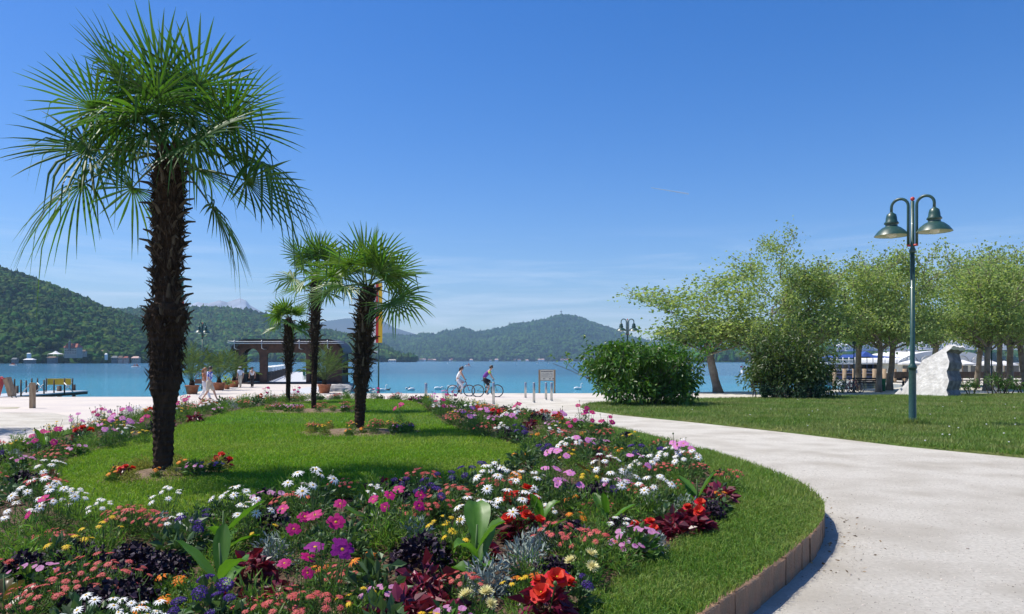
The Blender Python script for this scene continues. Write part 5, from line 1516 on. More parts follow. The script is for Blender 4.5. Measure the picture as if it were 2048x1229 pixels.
def bicycle(label, loc, rz, wb, frame_mat, r=0.335, group=None, detail=True):
    root = empty('bicycle', loc, rz, label=label, cat='bicycle', group=group)
    xr, xf = -wb / 2, wb / 2
    for x in (xr, xf):
        b = MB(); pts = [(x + r * math.cos(TAU * k / 36), 0, r + r * math.sin(TAU * k / 36)) for k in range(37)]
        b.tube(pts, 0.024, 6, caps=False); wh = b.build('wheel', 'rubber', root)
        b = MB(); pts = [(x + (r - .03) * math.cos(TAU * k / 30), 0, r + (r - .03) * math.sin(TAU * k / 30)) for k in range(31)]
        b.tube(pts, 0.011, 5, caps=False); b.build('rim', 'steel', wh)
        if detail:
            b = MB()
            for k in range(16): a = TAU * k / 16; b.tube([(x, 0.02 * (-1) ** k, r), (x + (r - .03) * math.cos(a), 0, r + (r - .03) * math.sin(a))], 0.0022, 3, caps=False)
            b.build('spokes', 'steel', wh, kind='stuff')
        b = MB(); b.tube([(x, -0.05, r), (x, 0.05, r)], 0.025, 8); b.build('hub', 'black', wh)
    bb_, st, hd0, hd1 = (-0.06, 0, 0.30), (-0.20, 0, 0.80), (xf - 0.20, 0, 0.86), (xf - 0.16, 0, 0.74)
    b = MB()
    for a, c, q in ((bb_, st, .02), (st, hd0, .019), (bb_, hd1, .022), (hd0, hd1, .024)): b.tube([a, c], q, 7)
    for s_ in (-.05, .05): b.tube([(bb_[0], s_ * .6, bb_[2]), (xr, s_, r)], .011, 5); b.tube([(st[0] + .01, s_ * .4, st[2] - .04), (xr, s_, r)], .010, 5)
    b.build('frame', frame_mat, root)
    b = MB()
    for s_ in (-.05, .05): b.tube([hd1, (xf - .12, s_, .66), (xf, s_, r)], .014, 6)
    b.build('fork', frame_mat, root)
    b = MB(); b.tube([hd0, (xf - .24, 0, .98)], .016, 6); b.tube([(xf - .28, -.27, 1.0), (xf - .16, -.12, 1.0), (xf - .16, .12, 1.0), (xf - .28, .27, 1.0)], .014, 6); b.build('handlebar', 'black', root)
    b = MB(); b.tube([st, (-.23, 0, .93)], .014, 6); b.ell((-.24, 0, .95), (.14, .075, .03), 10, 6); b.build('saddle', 'black', root)
    b = MB(); b.lathe([(.1, -.006), (.1, .006)], 18, M=Matrix.Rotation(R(90), 3, 'X')); b.v = [(x + bb_[0], y - .05, z + bb_[2]) for x, y, z in b.v]
    b.tube([(bb_[0], -.07, bb_[2]), (bb_[0] + .05, -.08, bb_[2] - .16)], .012, 5); b.tube([(bb_[0], .07, bb_[2]), (bb_[0] - .05, .08, bb_[2] + .16)], .012, 5)
    b.box((bb_[0] + .05, -.12, bb_[2] - .16), (.09, .08, .025)); b.box((bb_[0] - .05, .12, bb_[2] + .16), (.09, .08, .025)); b.build('crank', 'black', root, smooth=False)
    return root
RIDE = dict(pelvis=(-0.22, 0, 1.02), waist=(-0.14, 0, 1.16), chest=(0.05, 0, 1.36), neck=(0.16, 0, 1.50), head=(0.22, 0, 1.60),
            shL=(0.09, 0.17, 1.42), elL=(0.20, 0.25, 1.19), wrL=(0.28, 0.26, 1.05), haL=(0.32, 0.26, 1.02),
            shR=(0.09, -0.17, 1.42), elR=(0.20, -0.25, 1.19), wrR=(0.28, -0.26, 1.05), haR=(0.32, -0.26, 1.02),
            hpL=(-0.20, 0.09, 0.97), knL=(0.17, 0.11, 0.86), anL=(-0.12, 0.12, 0.54), toL=(0.03, 0.13, 0.50),
            hpR=(-0.20, -0.09, 0.97), knR=(0.10, -0.11, 0.62), anR=(-0.04, -0.12, 0.22), toR=(0.10, -0.13, 0.17))
RIDE2 = dict(RIDE); RIDE2.update(waist=(-0.18, 0, 1.18), chest=(-0.06, 0, 1.40), neck=(0.02, 0, 1.55), head=(0.07, 0, 1.645), shL=(-0.03, .16, 1.46), shR=(-0.03, -.16, 1.46), elL=(0.10, .23, 1.23), elR=(0.10, -.23, 1.23), wrL=(0.20, .26, 1.06), wrR=(0.20, -.26, 1.06), haL=(0.24, .26, 1.02), haR=(0.24, -.26, 1.02))
p = G(922, 793)
bicycle('red bicycle ridden by the woman in white', p, 0, 0.98, 'bike_red')
person('woman in white top and trousers riding the red bicycle', p, 0, 1.0, RIDE2, [('top', 'cloth_white', VEST, 0.018), ('trousers', 'cloth_white', [['waist', 'pelvis'], ['pelvis', 'hpL', 'knL', ('knL', 'anL', .5)], ['pelvis', 'hpR', 'knR', ('knR', 'anR', .5)]], 0.022)] + shoes('cloth_grey'), longhair=True)
p = G(975, 794.5)
bicycle('green bicycle ridden by the man in purple jersey', p, 0, 1.12, 'bike_green', 0.355)
rd = person('man in purple jersey with lime sleeves and black shorts riding the green bicycle', p, 0, 1.06, RIDE, [('jersey', 'cloth_purple', VEST, 0.022), ('sleeve', 'cloth_lime', [['shL', ('shL', 'elL', .6)]], 0.02), ('sleeve', 'cloth_lime', [['shR', ('shR', 'elR', .6)]], 0.02), ('shorts', 'cloth_black', SHORTS, 0.02)] + shoes('cloth_grey'))
bb = MB(); bb.box((-0.075, -0.0, 1.335), (0.16, 0.2, 0.012), ry=-0.85); bb.build('jersey_patch', 'cloth_yellow', rd, smooth=False)
p = G(1700, 786)
for i, (x, y, rz, m, lab) in enumerate([(1694, 786, 0.5, 'black', 'parked black bicycle farthest left beside the plane tree'), (1703, 787, 0.35, 'bike_red', 'parked dark red bicycle leaning between two others'), (1711, 786, 0.45, 'black', 'parked black bicycle closest to the plane trunk'),
                                        (1806, 784, 1.1, 'black', 'parked dark bicycle seen just left of the white stone'), (1813, 782, 0.9, 'cloth_grey', 'parked grey bicycle half hidden behind the white stone')]):
    bicycle(lab, G(x, y), rz, 1.05, m, group='bicycles parked under the plane trees')
finish_skin()
# ------------------------------------------------------------------ birds, boats, houses across the water
pm('swan_white', (0.74, 0.74, 0.73), (0.8, 0.8, 0.79), 6, 0.8)
pm('beak', (0.6, 0.2, 0.03), (0.6, 0.25, 0.05), 6, 0.6)
pm('boat_orange', (0.55, 0.10, 0.05), (0.6, 0.14, 0.07), 3, 0.4)
pm('roof_red', (0.26, 0.075, 0.05), (0.34, 0.11, 0.075), 0.8, 0.9)
pm('roof_brown', (0.14, 0.09, 0.06), (0.19, 0.13, 0.09), 0.8, 0.9)
pm('wall_cream', (0.36, 0.33, 0.28), (0.42, 0.39, 0.34), 0.5, 0.9)
pm('wall_rose', (0.52, 0.34, 0.28), (0.58, 0.4, 0.33), 0.5, 0.9)
pm('wall_grey', (0.14, 0.15, 0.15), (0.2, 0.21, 0.21), 0.5, 0.9)
def wpt(x, y): return PT(x, y, WZ)
def swan(x, y, rz, label, k=1.0, dip=False):
    p = wpt(x, y); root = empty('swan', p, rz, label=label, cat='swan', group='swans on the lake'); k *= 0.78; root.scale = (k, k, k)
    b = MB(); b.ell((0, 0, 0.12), (0.48, 0.24, 0.2), 14, 9); b.v = [(x_, y_ * (1 - 0.35 * max(0, -x_)), z_ + (0.14 * max(0, -x_) if z_ > .1 else 0)) for x_, y_, z_ in b.v]; b.build('body', 'swan_white', root)
    b = MB()
    if dip: b.tube([(0.36, 0, 0.2), (0.52, 0, 0.34), (0.66, 0, 0.28), (0.72, 0, 0.1)], [0.09, 0.065, 0.055, 0.05], 8)
    else: b.tube([(0.36, 0, 0.16), (0.5, 0, 0.32), (0.47, 0, 0.52), (0.46, 0, 0.68), (0.55, 0, 0.76)], [0.10, 0.07, 0.055, 0.05, 0.05], 8); b.ell((0.58, 0, 0.755), (0.085, 0.055, 0.055), 8, 6)
    nk = b.build('neck', 'swan_white', root)
    if not dip: b = MB(); b.lathe([(0.028, 0), (0.008, 0.1)], 6, (0.64, 0, 0.75), Matrix.Rotation(R(100), 3, 'Y')); b.build('beak', 'beak', nk)
    for s_ in (-1, 1): b = MB(); b.ell((-0.08, 0.17 * s_, 0.2), (0.36, 0.09, 0.14), 10, 7); b.build('wing', 'swan_white', root)
swan(764, 783, 0.4, 'swan with raised neck beside the banner pole')
swan(822, 781.5, R(200), 'swan bending its neck left of the bollard behind flowers', 1.0, True)
swan(876, 779.5, 0.2, 'swan stretched low behind the woman cyclist', 1.05, True)
swan(905, 777, R(170), 'swan seen through the rear wheel of the red bicycle', 1.0, True)
swan(690, 784, R(190), 'swan beside the boulders right of the pavilion', 1.1)
swan(1155, 779.5, 0.1, 'swan at the edge of the big round bush', 1.0)
def duck(x, y, rz, label):
    p = wpt(x, y); root = empty('duck', p, rz, label=label, cat='duck', group='dark ducks on the lake')
    b = MB(); b.ell((0, 0, 0.05), (0.2, 0.11, 0.09), 10, 7); b.build('body', 'black', root)
    b = MB(); b.tube([(0.14, 0, 0.08), (0.19, 0, 0.18)], 0.04, 6); b.ell((0.21, 0, 0.2), (0.06, 0.045, 0.045), 8, 6); b.build('neck', 'hair_dark', root)
duck(815, 778.5, 0.3, 'dark duck next to the swan bending its neck'); duck(776, 781, 0.2, 'dark duck near the banner pole'); duck(746, 780, 2.8, 'dark duck behind the middle palm trunk')

def hullmesh(L, W, Hh, bow=0.35):
    b = MB(); n = 9; lo = []; hi = []
    for k in range(n):
        t = k / (n - 1); w = W / 2 * min(1, (1 - t) / bow) ** 0.6 if t > 1 - bow else W / 2
        lo.append((-L / 2 + L * t * 0.96, w * 0.7)); hi.append((-L / 2 + L * t, w))
    for s_ in (-1, 1): b.strip([(x, w * s_, -0.15) for x, w in lo], [(x, w * s_, Hh) for x, w in hi])
    b.strip([(x, -w, Hh * 0.8) for x, w in hi], [(x, w, Hh * 0.8) for x, w in hi]); b.strip([(hi[0][0], -W / 2, -0.15), (hi[0][0], W / 2, -0.15)], [(hi[0][0], -W / 2, Hh), (hi[0][0], W / 2, Hh)])
    return b
def pedalo(x, y, rz, label, L):
    p = wpt(x, y); root = empty('pedal_boat', p, rz, label=label, cat='boat', group='pedal boats on the lake')
    for s_ in (-1, 1): b = MB(); b.ell((0, 0.55 * s_, 0.18), (L / 2, 0.3, 0.3), 12, 7); b.build('float', 'white_paint', root)
    b = MB(); b.box((0, 0, 0.5), (L * 0.6, 1.3, 0.25)); b.build('deck', 'boat_orange', root, smooth=False)
    for s_ in (-.3, .3): b = MB(); b.box((s_ * 2, 0, 0.95), (0.2, 1.2, 0.75), ry=-0.2); b.build('seat', 'boat_orange', root, smooth=False)
    b = MB(); b.ell((0.3, 0.2, 1.15), (0.22, 0.22, 0.5), 8, 6); b.build('passenger', 'cloth_rust', root)
pedalo(272, 735, 0.2, 'orange pedal boat beside the tall palm trunk', 3.8); pedalo(26, 731.5, 3.0, 'orange pedal boat at the far left before the wooded shore', 4.6); pedalo(936, 733.5, 0.1, 'red pedal boat far out above the woman cyclist', 3.4)
def rowboat(x, y, rz, label, L, mat='black'):
    p = wpt(x, y); root = empty('small_boat', p, rz, label=label, cat='boat')
    hullmesh(L, 1.5, 0.55).build('hull', mat, root, smooth=False)
    b = MB(); b.box((-0.2, 0, 0.65), (L * 0.5, 1.1, 0.5), taper=0.8); b.build('cover', 'white_paint', root, smooth=False)
rowboat(702, 738, 0.2, 'dark boat with white cover right of the potted palm', 4.2)
p = wpt(1500, 746.5); mbt = empty('motor_boat', p, 0.0, label='white motor boat with canopy left of the wide olive bush', cat='boat'); L_ = 3.9
hullmesh(L_, 1.6, 0.75).build('hull', 'white_paint', mbt, smooth=False)
b = MB(); b.box((0.1, 0, 1.5), (2.2, 1.5, 0.08)); b.build('canopy', 'white_paint', mbt, smooth=False)
for sx in (-.9, 1.1):
    for sy in (-.6, .6): b = MB(); b.tube([(sx, sy, .6), (sx, sy, 1.5)], .03, 5); b.build('post', 'steel', mbt)
b = MB(); b.tube([(-1.7, 0, .6), (-1.9, 0, 1.7)], .025, 5); b.build('flag_staff', 'black', mbt); b = MB(); b.box((-2.0, 0, 1.45), (.5, .02, .35)); b.build('ensign', 'red_cloth', mbt, smooth=False)
for i, (x, y, h_) in enumerate([(1034, 729.5, 5), (1075, 728.5, 3.5), (1097, 728.5, 3.5), (936, 728, 4), (924, 728, 3), (895, 728, 2.5)]):
    p = wpt(x, y); s_ = p.y / F
    root = empty('sailing_boat', p, 0.4 * i, label=['white sailing boat out on the lake, rightward of the purple cyclist', 'tiny sailing boat left of the notice board', 'tiny sailing boat above the notice board', 'tiny sailing boat above the red pedal boat', 'tiny sailing boat above the woman cyclist', 'tiny sailing boat near the shore left of the cyclists'][i], cat='boat', group='sailing boats far out')
    hullmesh(3 * s_, 1.2 * s_, 0.6 * s_).build('hull', 'white_paint', root, smooth=False)
    b = MB(); b.add([(0, 0, .6 * s_), (0, 0, h_ * 1.5 * s_), (-1.4 * s_, 0, .8 * s_), (0, .05, .6 * s_), (0, .05, h_ * 1.5 * s_), (-1.4 * s_, .05, .8 * s_)], [(0, 1, 2), (5, 4, 3)]); b.build('sail', 'white_cloth', root, smooth=False)

def house(x0, x1, yt, yb, Y, label, wall='wall_cream', roof='roof_red', rf=0.4, dep=None, nw=0, stor=1, rz=0.0, name='house'):
    """gabled house: photo box, roof share rf"""
    s_ = Y / F; w = (x1 - x0) * s_; zb, zt = ZP(yb, Y), ZP(yt, Y); h_ = zt - zb; hw = h_ * (1 - rf); d = dep or w * 0.7
    root = empty(name, (((x0 + x1) / 2 - CX) * s_, Y + d / 2, zb), rz, label=label, cat='house')
    b = MB(); b.box((0, 0, hw / 2 - 2), (w * 0.92, d * 0.92, hw + 4)); b.build('wall', wall, root, smooth=False)
    b = MB(); o = 0.03 * w
    b.add([(-w / 2 - o, -d / 2 - o, hw), (w / 2 + o, -d / 2 - o, hw), (w / 2 + o, d / 2 + o, hw), (-w / 2 - o, d / 2 + o, hw), (-w * 0.36, 0, h_), (w * 0.36, 0, h_)], [(3, 2, 1, 0), (0, 1, 5, 4), (1, 2, 5), (2, 3, 4, 5), (3, 0, 4)])
    b.build('roof', roof, root, smooth=False)
    for r_ in range(stor):
        for k in range(nw):
            b = MB(); ww = w * 0.92 / (nw * 2.1); b.box((-w * 0.44 + w * 0.88 * (k + .5) / nw, -d * 0.46 - 0.04, hw * (r_ + 0.55) / stor), (ww, 0.1, hw / stor * 0.5)); b.build('window', 'window_glass', root, smooth=False)
    return root
v = house(127, 154, 687.5, 709, 815, 'grand villa with red roofs and a small tower at the foot of the wooded hill', nw=7, stor=3, rf=0.36, wall='wall_cream', dep=12)
sv = 815 / F
for dx in (-6.5, 5.0):
    b = MB(); b.add([(dx * sv - 2.2, -6.5, 6.6), (dx * sv + 2.2, -6.5, 6.6), (dx * sv, -6.5, 11.6), (dx * sv, 0, 11.6)], [(0, 1, 2), (1, 3, 2), (0, 2, 3)]); b.build('gable', 'roof_red', v, smooth=False)
b = MB(); b.box((-1.5 * sv, -5.5, 8), (2.2, 2.2, 8)); b.build('tower', 'wall_grey', v, smooth=False)
b = MB(); b.lathe([(1.7, 12), (0.9, 13.5), (0.25, 14.6), (0.05, 17.5)], 8, (-1.5 * sv, -5.5, 0)); b.build('spire', 'wall_grey', v)
tn = empty('white_tent', ((111.5 - CX) / F * 800, 800, ZP(711, 800)), label='white peaked tent roof on the shore below the villa', cat='tent')
b = MB(); w = 21 / F * 800 / 2; b.add([(-w, -w, 1.2), (w, -w, 1.2), (w, w, 1.2), (-w, w, 1.2), (0, 0, 4.6), (-w * .45, -w * .45, 2.4), (w * .45, -w * .45, 2.4), (w * .45, w * .45, 2.4), (-w * .45, w * .45, 2.4)],
    [(0, 1, 6, 5), (1, 2, 7, 6), (2, 3, 8, 7), (3, 0, 5, 8), (5, 6, 4), (6, 7, 4), (7, 8, 4), (8, 5, 4)]); b.build('roof', 'white_cloth', tn, smooth=False)
for sx in (-1, 1):
    for sy in (-1, 1): b = MB(); b.tube([(sx * w * .95, sy * w * .95, -2), (sx * w * .95, sy * w * .95, 1.3)], 0.12, 5); b.build('post', 'white_paint', tn)
H_ = [(46, 65, 717.5, 723.5, 770, 'low boathouse with a white roof near the left shore', 'wall_grey', 'white_paint'), (22, 33, 716, 723.5, 765, 'small grey boathouse left of the white roofed one', 'wall_grey', 'wall_grey'),
      (53, 60, 706.5, 709.5, 800, 'little white hut among the shore trees above the boathouse', 'white_paint', 'white_paint'), (93, 110, 713, 720, 790, 'dark boathouse below the white tent', 'wall_grey', 'roof_brown'),
      (160, 171, 700, 707, 840, 'brown roofed house right beside the villa', 'wall_cream', 'roof_brown'), (200, 214, 700, 708, 870, 'brown roofed house halfway between villa and tall palm', 'wall_rose', 'roof_brown'),
      (209, 214, 707, 713, 850, 'small white hut by the water below the brown roofed house', 'white_paint', 'white_paint'), (222, 234, 712, 722, 850, 'grey boathouse left of the red one', 'wall_grey', 'wall_grey'), (235, 245, 712, 722, 850, 'timber boathouse beside the red one', 'wall_rose', 'roof_brown'),
      (246.5, 256, 713, 721, 850, 'small red boathouse near the tall palm', 'wall_rose', 'roof_red'), (262, 277, 713, 722, 855, 'rose roofed boathouse closest to the tall palm', 'wall_cream', 'wall_rose'),
      (692, 703, 702, 711, 1690, 'pale apartment house left of the middle palm', 'wall_cream', 'wall_grey'), (743, 757, 702, 711, 1690, 'pale apartment house right of the middle palm', 'wall_cream', 'wall_grey'), (676, 684, 715, 722, 1650, 'small red house on the shore left of the middle palm', 'wall_rose', 'roof_red'),
      (776, 792, 719, 724, 1640, 'bright boathouse on the shore of the near headland', 'white_paint', 'wall_cream'), (971, 977, 696, 703, 3900, 'white church like house on the slope above the purple cyclist', 'white_paint', 'roof_red'),
      (1002, 1010, 697, 702, 3900, 'white house on the slope, leftmost of three', 'white_paint', 'wall_rose'), (1011, 1018, 698, 702, 3950, 'white house on the slope, middle of three', 'wall_cream', 'wall_rose'), (1024, 1032, 698, 703, 3950, 'white house on the slope, rightmost of three', 'white_paint', 'wall_rose'),
      (858, 866, 704, 708, 3800, 'red roofed farmhouse at the bright meadow', 'wall_cream', 'roof_red')]
for (x0, x1, yt, yb, Y, lab, wl_, rf_) in H_:
    house(x0, x1, yt, yb, Y, lab, wl_, rf_, nw=3 if Y < 1800 and x1 - x0 > 9 else 0)
HR = random.Random(5)
LX = sorted(HR.choice([HR.uniform(830, 870), HR.uniform(880, 1150), HR.uniform(900, 1180)]) for _ in range(26))
for i in range(26):
    x = LX[i]; w = HR.uniform(4, 8)
    house(x, x + w, 719.5 - HR.uniform(0, 2.5), 723.6, 3460, ordinal(i + 1) + ' small pale lakeside house from the left along the far shore', HR.choice(['wall_cream', 'white_paint', 'wall_rose']), HR.choice(['roof_red', 'wall_rose', 'roof_brown']), name='lakeside_house')['group'] = 'houses along the far shore'
# lookout tower on the hill
tz = ZP(633, 4900); tx = (1122 - CX) / F * 4900
tw = empty('lookout_tower', (tx, 4880, tz), label='thin lookout tower on top of the hazy hill', cat='tower')
b = MB(); b.lathe([(3.2, -5), (2.0, 26)], 8); b.build('shaft', 'wall_grey', tw)
b = MB(); b.lathe([(2.2, 25), (6.5, 27), (6.5, 30), (2, 32)], 10); b.build('platform', 'wall_grey', tw)
b = MB(); b.lathe([(0.8, 31), (0.4, 44)], 6); b.build('mast', 'wall_grey', tw)
# ------------------------------------------------------------------ flowers of the island
def petal_mat(n, c, c2=None, tr=0.3, isl=0.12, hue=0.012): pm(n, c, c2 or tuple(min(1, q * 1.2) for q in c), 14, 0.6, obj=0.0, isl=isl, hue=hue, trans=tr, tcol=(1.15, 1.1, 1.1), spec=0.25)
petal_mat('petal_white', (0.74, 0.74, 0.72), (0.80, 0.80, 0.79), 0.2, 0.05, 0.0)
petal_mat('petal_coral', (0.44, 0.04, 0.045), (0.62, 0.15, 0.13), isl=0.35)
petal_mat('petal_magenta', (0.42, 0.006, 0.13), (0.52, 0.015, 0.20))
petal_mat('petal_purple', (0.20, 0.006, 0.16), (0.28, 0.015, 0.24))
petal_mat('petal_pink', (0.56, 0.17, 0.42), (0.66, 0.27, 0.55))
petal_mat('petal_yellow', (0.74, 0.47, 0.012), (0.80, 0.58, 0.03))
petal_mat('petal_cream', (0.74, 0.68, 0.28), (0.80, 0.76, 0.45))
petal_mat('petal_orange', (0.74, 0.17, 0.008), (0.82, 0.27, 0.02))
petal_mat('petal_red', (0.55, 0.010, 0.012), (0.68, 0.03, 0.02))
petal_mat('petal_violet', (0.075, 0.028, 0.22), (0.12, 0.05, 0.32), isl=0.4)
petal_mat('petal_stripe', (0.35, 0.03, 0.22), (0.62, 0.38, 0.55))
petal_mat('disc_yellow', (0.60, 0.36, 0.015), (0.5, 0.26, 0.01), 0.0)
petal_mat('disc_rust', (0.45, 0.10, 0.04), (0.34, 0.05, 0.03), 0.0)
petal_mat('disc_brown', (0.22, 0.07, 0.015), (0.12, 0.04, 0.01), 0.0)
pm('fern_green', (0.065, 0.14, 0.028), (0.11, 0.20, 0.045), 9, 0.55, isl=0.4, hue=0.03, trans=0.3, spec=0.3)
pm('fern_light', (0.10, 0.185, 0.032), (0.155, 0.26, 0.05), 9, 0.55, isl=0.4, hue=0.03, trans=0.35, spec=0.3)
pm('leaf_dull', (0.05, 0.10, 0.035), (0.08, 0.145, 0.05), 9, 0.5, isl=0.35, hue=0.02, trans=0.2, spec=0.4)
pm('leaf_silver', (0.26, 0.31, 0.27), (0.38, 0.43, 0.39), 9, 0.8, isl=0.25, spec=0.2)
pm('leaf_kale', (0.014, 0.006, 0.016), (0.040, 0.018, 0.042), 9, 0.6, isl=0.5, hue=0.03, spec=0.35)
pm('leaf_coleus', (0.10, 0.008, 0.022), (0.20, 0.018, 0.045), 9, 0.4, isl=0.5, hue=0.015, trans=0.25, tcol=(1.4, .8, .8), spec=0.5)
pm('leaf_canna', (0.055, 0.15, 0.022), (0.095, 0.215, 0.035), 4, 0.38, obj=0.2, trans=0.35, tcol=(1.5, 1.6, 0.5), spec=0.25, stretch=(1, 6, 1))
pm('leaf_bronze', (0.06, 0.05, 0.02), (0.13, 0.10, 0.03), 4, 0.4, obj=0.2, trans=0.3, spec=0.5)
pm('leaf_yellow', (0.20, 0.22, 0.04), (0.36, 0.34, 0.10), 9, 0.6, isl=0.4, trans=0.25, spec=0.2)
pm('stem', (0.06, 0.12, 0.03), (0.10, 0.16, 0.04), 5, 0.6)
pm('dry_litter', (0.16, 0.11, 0.06), (0.30, 0.22, 0.13), 9, 0.9, isl=0.4, spec=0.1)
FR = random.Random(77)

def petals(b, n, r0, r1, w, rise, droop, notch=False, jitter=0.05, rows=3, twist=0.0, start=0.0):
    for i in range(n):
        a = TAU * i / n + start + FR.uniform(-jitter, jitter) * 2; L = (r1 - r0) * FR.uniform(1 - jitter * 2, 1 + jitter)
        ca, sa = math.cos(a), math.sin(a); vs = []
        for k in range(rows + 1):
            t = k / rows; rr_ = r0 + L * t
            ww = w * (0.35 + 0.65 * math.sin(math.pi * min(1, 0.12 + t * 0.72))) * (0.25 if (k == rows and not notch) else 1) / 2
            z = rise * t - droop * t * t + FR.uniform(-.03, .03)
            for s_ in (-1, 1): vs.append((ca * rr_ - sa * ww * s_, sa * rr_ + ca * ww * s_, z + (0.06 * (1 - t))))
        b.add(vs, [(2 * k, 2 * k + 1, 2 * k + 3, 2 * k + 2) for k in range(rows)])
def dome(b, r_, z, n=8):
    b.lathe([(r_, z), (r_ * 0.8, z + r_ * 0.35), (r_ * 0.3, z + r_ * 0.5)], n)
def blossom(kind):
    b = MB()
    if kind == 'daisy': petals(b, 13, 0.16, 1, 0.22, 0.2, 0.36, jitter=0.09, rows=2); b.m = 1; dome(b, 0.24, 0.02)
    elif kind == 'coral': petals(b, 15, 0.2, 1, 0.25, 0.18, 0.28, jitter=0.08, rows=2); b.m = 1; dome(b, 0.30, 0.03)
    elif kind == 'cosmos': petals(b, 8, 0.1, 1, 0.62, 0.26, 0.22, True, 0.09, rows=3); b.m = 1; dome(b, 0.19, 0.03)
    elif kind == 'zinnia':
        for q, (n, rise, r1) in enumerate([(14, 0.25, 1.0), (12, 0.55, 0.85), (9, 0.75, 0.6), (6, 0.85, 0.35)]): petals(b, n, 0.08, r1, 0.28, rise, 0.02, rows=2, start=q * 0.3)
        b.m = 1; dome(b, 0.12, 0.3)
    elif kind == 'ruffle':
        for q in range(3): petals(b, 5, 0.05, 1 - 0.2 * q, 0.95, 0.15 + 0.3 * q, 0.15, True, 0.15, rows=3, start=q * 0.6)
        b.m = 1; dome(b, 0.08, 0.2)
    elif kind == 'funnel': petals(b, 5, 0.06, 1, 1.05, 0.35, 0.2, True, 0.04, rows=3); b.m = 1; dome(b, 0.12, 0.02)
    elif kind == 'dome':
        for k in range(60):
            t = k / 60; th = math.acos(1 - 0.85 * t); a = k * 2.4; c = Vector((math.sin(th) * math.cos(a), math.sin(th) * math.sin(a), math.cos(th) * 0.55)); s_ = FR.uniform(.10, .17)
            for m in range(2):
                a2 = FR.uniform(0, TAU); u = Vector((math.cos(a2), math.sin(a2), FR.uniform(-.4, .4))) * s_; v = c.cross(u).normalized() * s_
                b.add([c - u, c - v, c + u, c + v], [(0, 1, 2, 3)])
    return b
BLO = {}
def bl(kind, pm_, disc='disc_yellow', nvar=3):
    key = (kind, pm_)
    if key not in BLO: BLO[key] = [blossom(kind).mesh('flower', [pm_, 'disc_rust' if kind == 'coral' else disc], False) for _ in range(nvar)]
    return BLO[key]

def dome_pts(n, h, sp, lo=0.05, shell=0.5):
    d = rng.normal(size=(n, 3)); d[:, 2] = np.abs(d[:, 2]); d /= np.linalg.norm(d, axis=1)[:, None]
    q = rng.uniform(shell, 1.0, n)[:, None]
    return d * q * np.array([sp, sp, h]) + np.array([0, 0, lo * h]), d
def foliage(kind, h, sp):
    if kind == 'fern':
        P, d = dome_pts(420, h * 0.95, sp, 0.02, 0.25); D = d * 0.5 + rng.normal(size=P.shape) * 0.5 + np.array([0, 0, .35]); return P, D, rng.uniform(.035, .085, len(P)), 0.13
    if kind == 'fernlight':
        P, d = dome_pts(380, h * 0.95, sp, 0.02, 0.25); D = d * 0.5 + rng.normal(size=P.shape) * 0.5 + np.array([0, 0, .45]); return P, D, rng.uniform(.04, .09, len(P)), 0.16
    if kind == 'broad':
        P, d = dome_pts(110, h * 0.9, sp, 0.05, 0.4); D = d * 0.8 + rng.normal(size=P.shape) * 0.4; return P, D, rng.uniform(.06, .115, len(P)), 0.5
    if kind == 'curl':
        P, d = dome_pts(620, h * 0.9, sp, 0.06, 0.6); D = d * 0.4 + rng.normal(size=P.shape) * 0.7; return P, D, rng.uniform(.018, .045, len(P)), 1.1
    if kind == 'coleus':
        P, d = dome_pts(85, h * 0.85, sp * 0.7, 0.08, 0.35); D = d * np.array([1, 1, .25]) + rng.normal(size=P.shape) * 0.25; return P, D, rng.uniform(.07, .135, len(P)), 0.55
    if kind == 'lace':
        P, d = dome_pts(420, h * 0.9, sp, 0.05, 0.35); D = d * 0.6 + rng.normal(size=P.shape) * 0.45 + np.array([0, 0, .3]); return P, D, rng.uniform(.03, .065, len(P)), 0.24
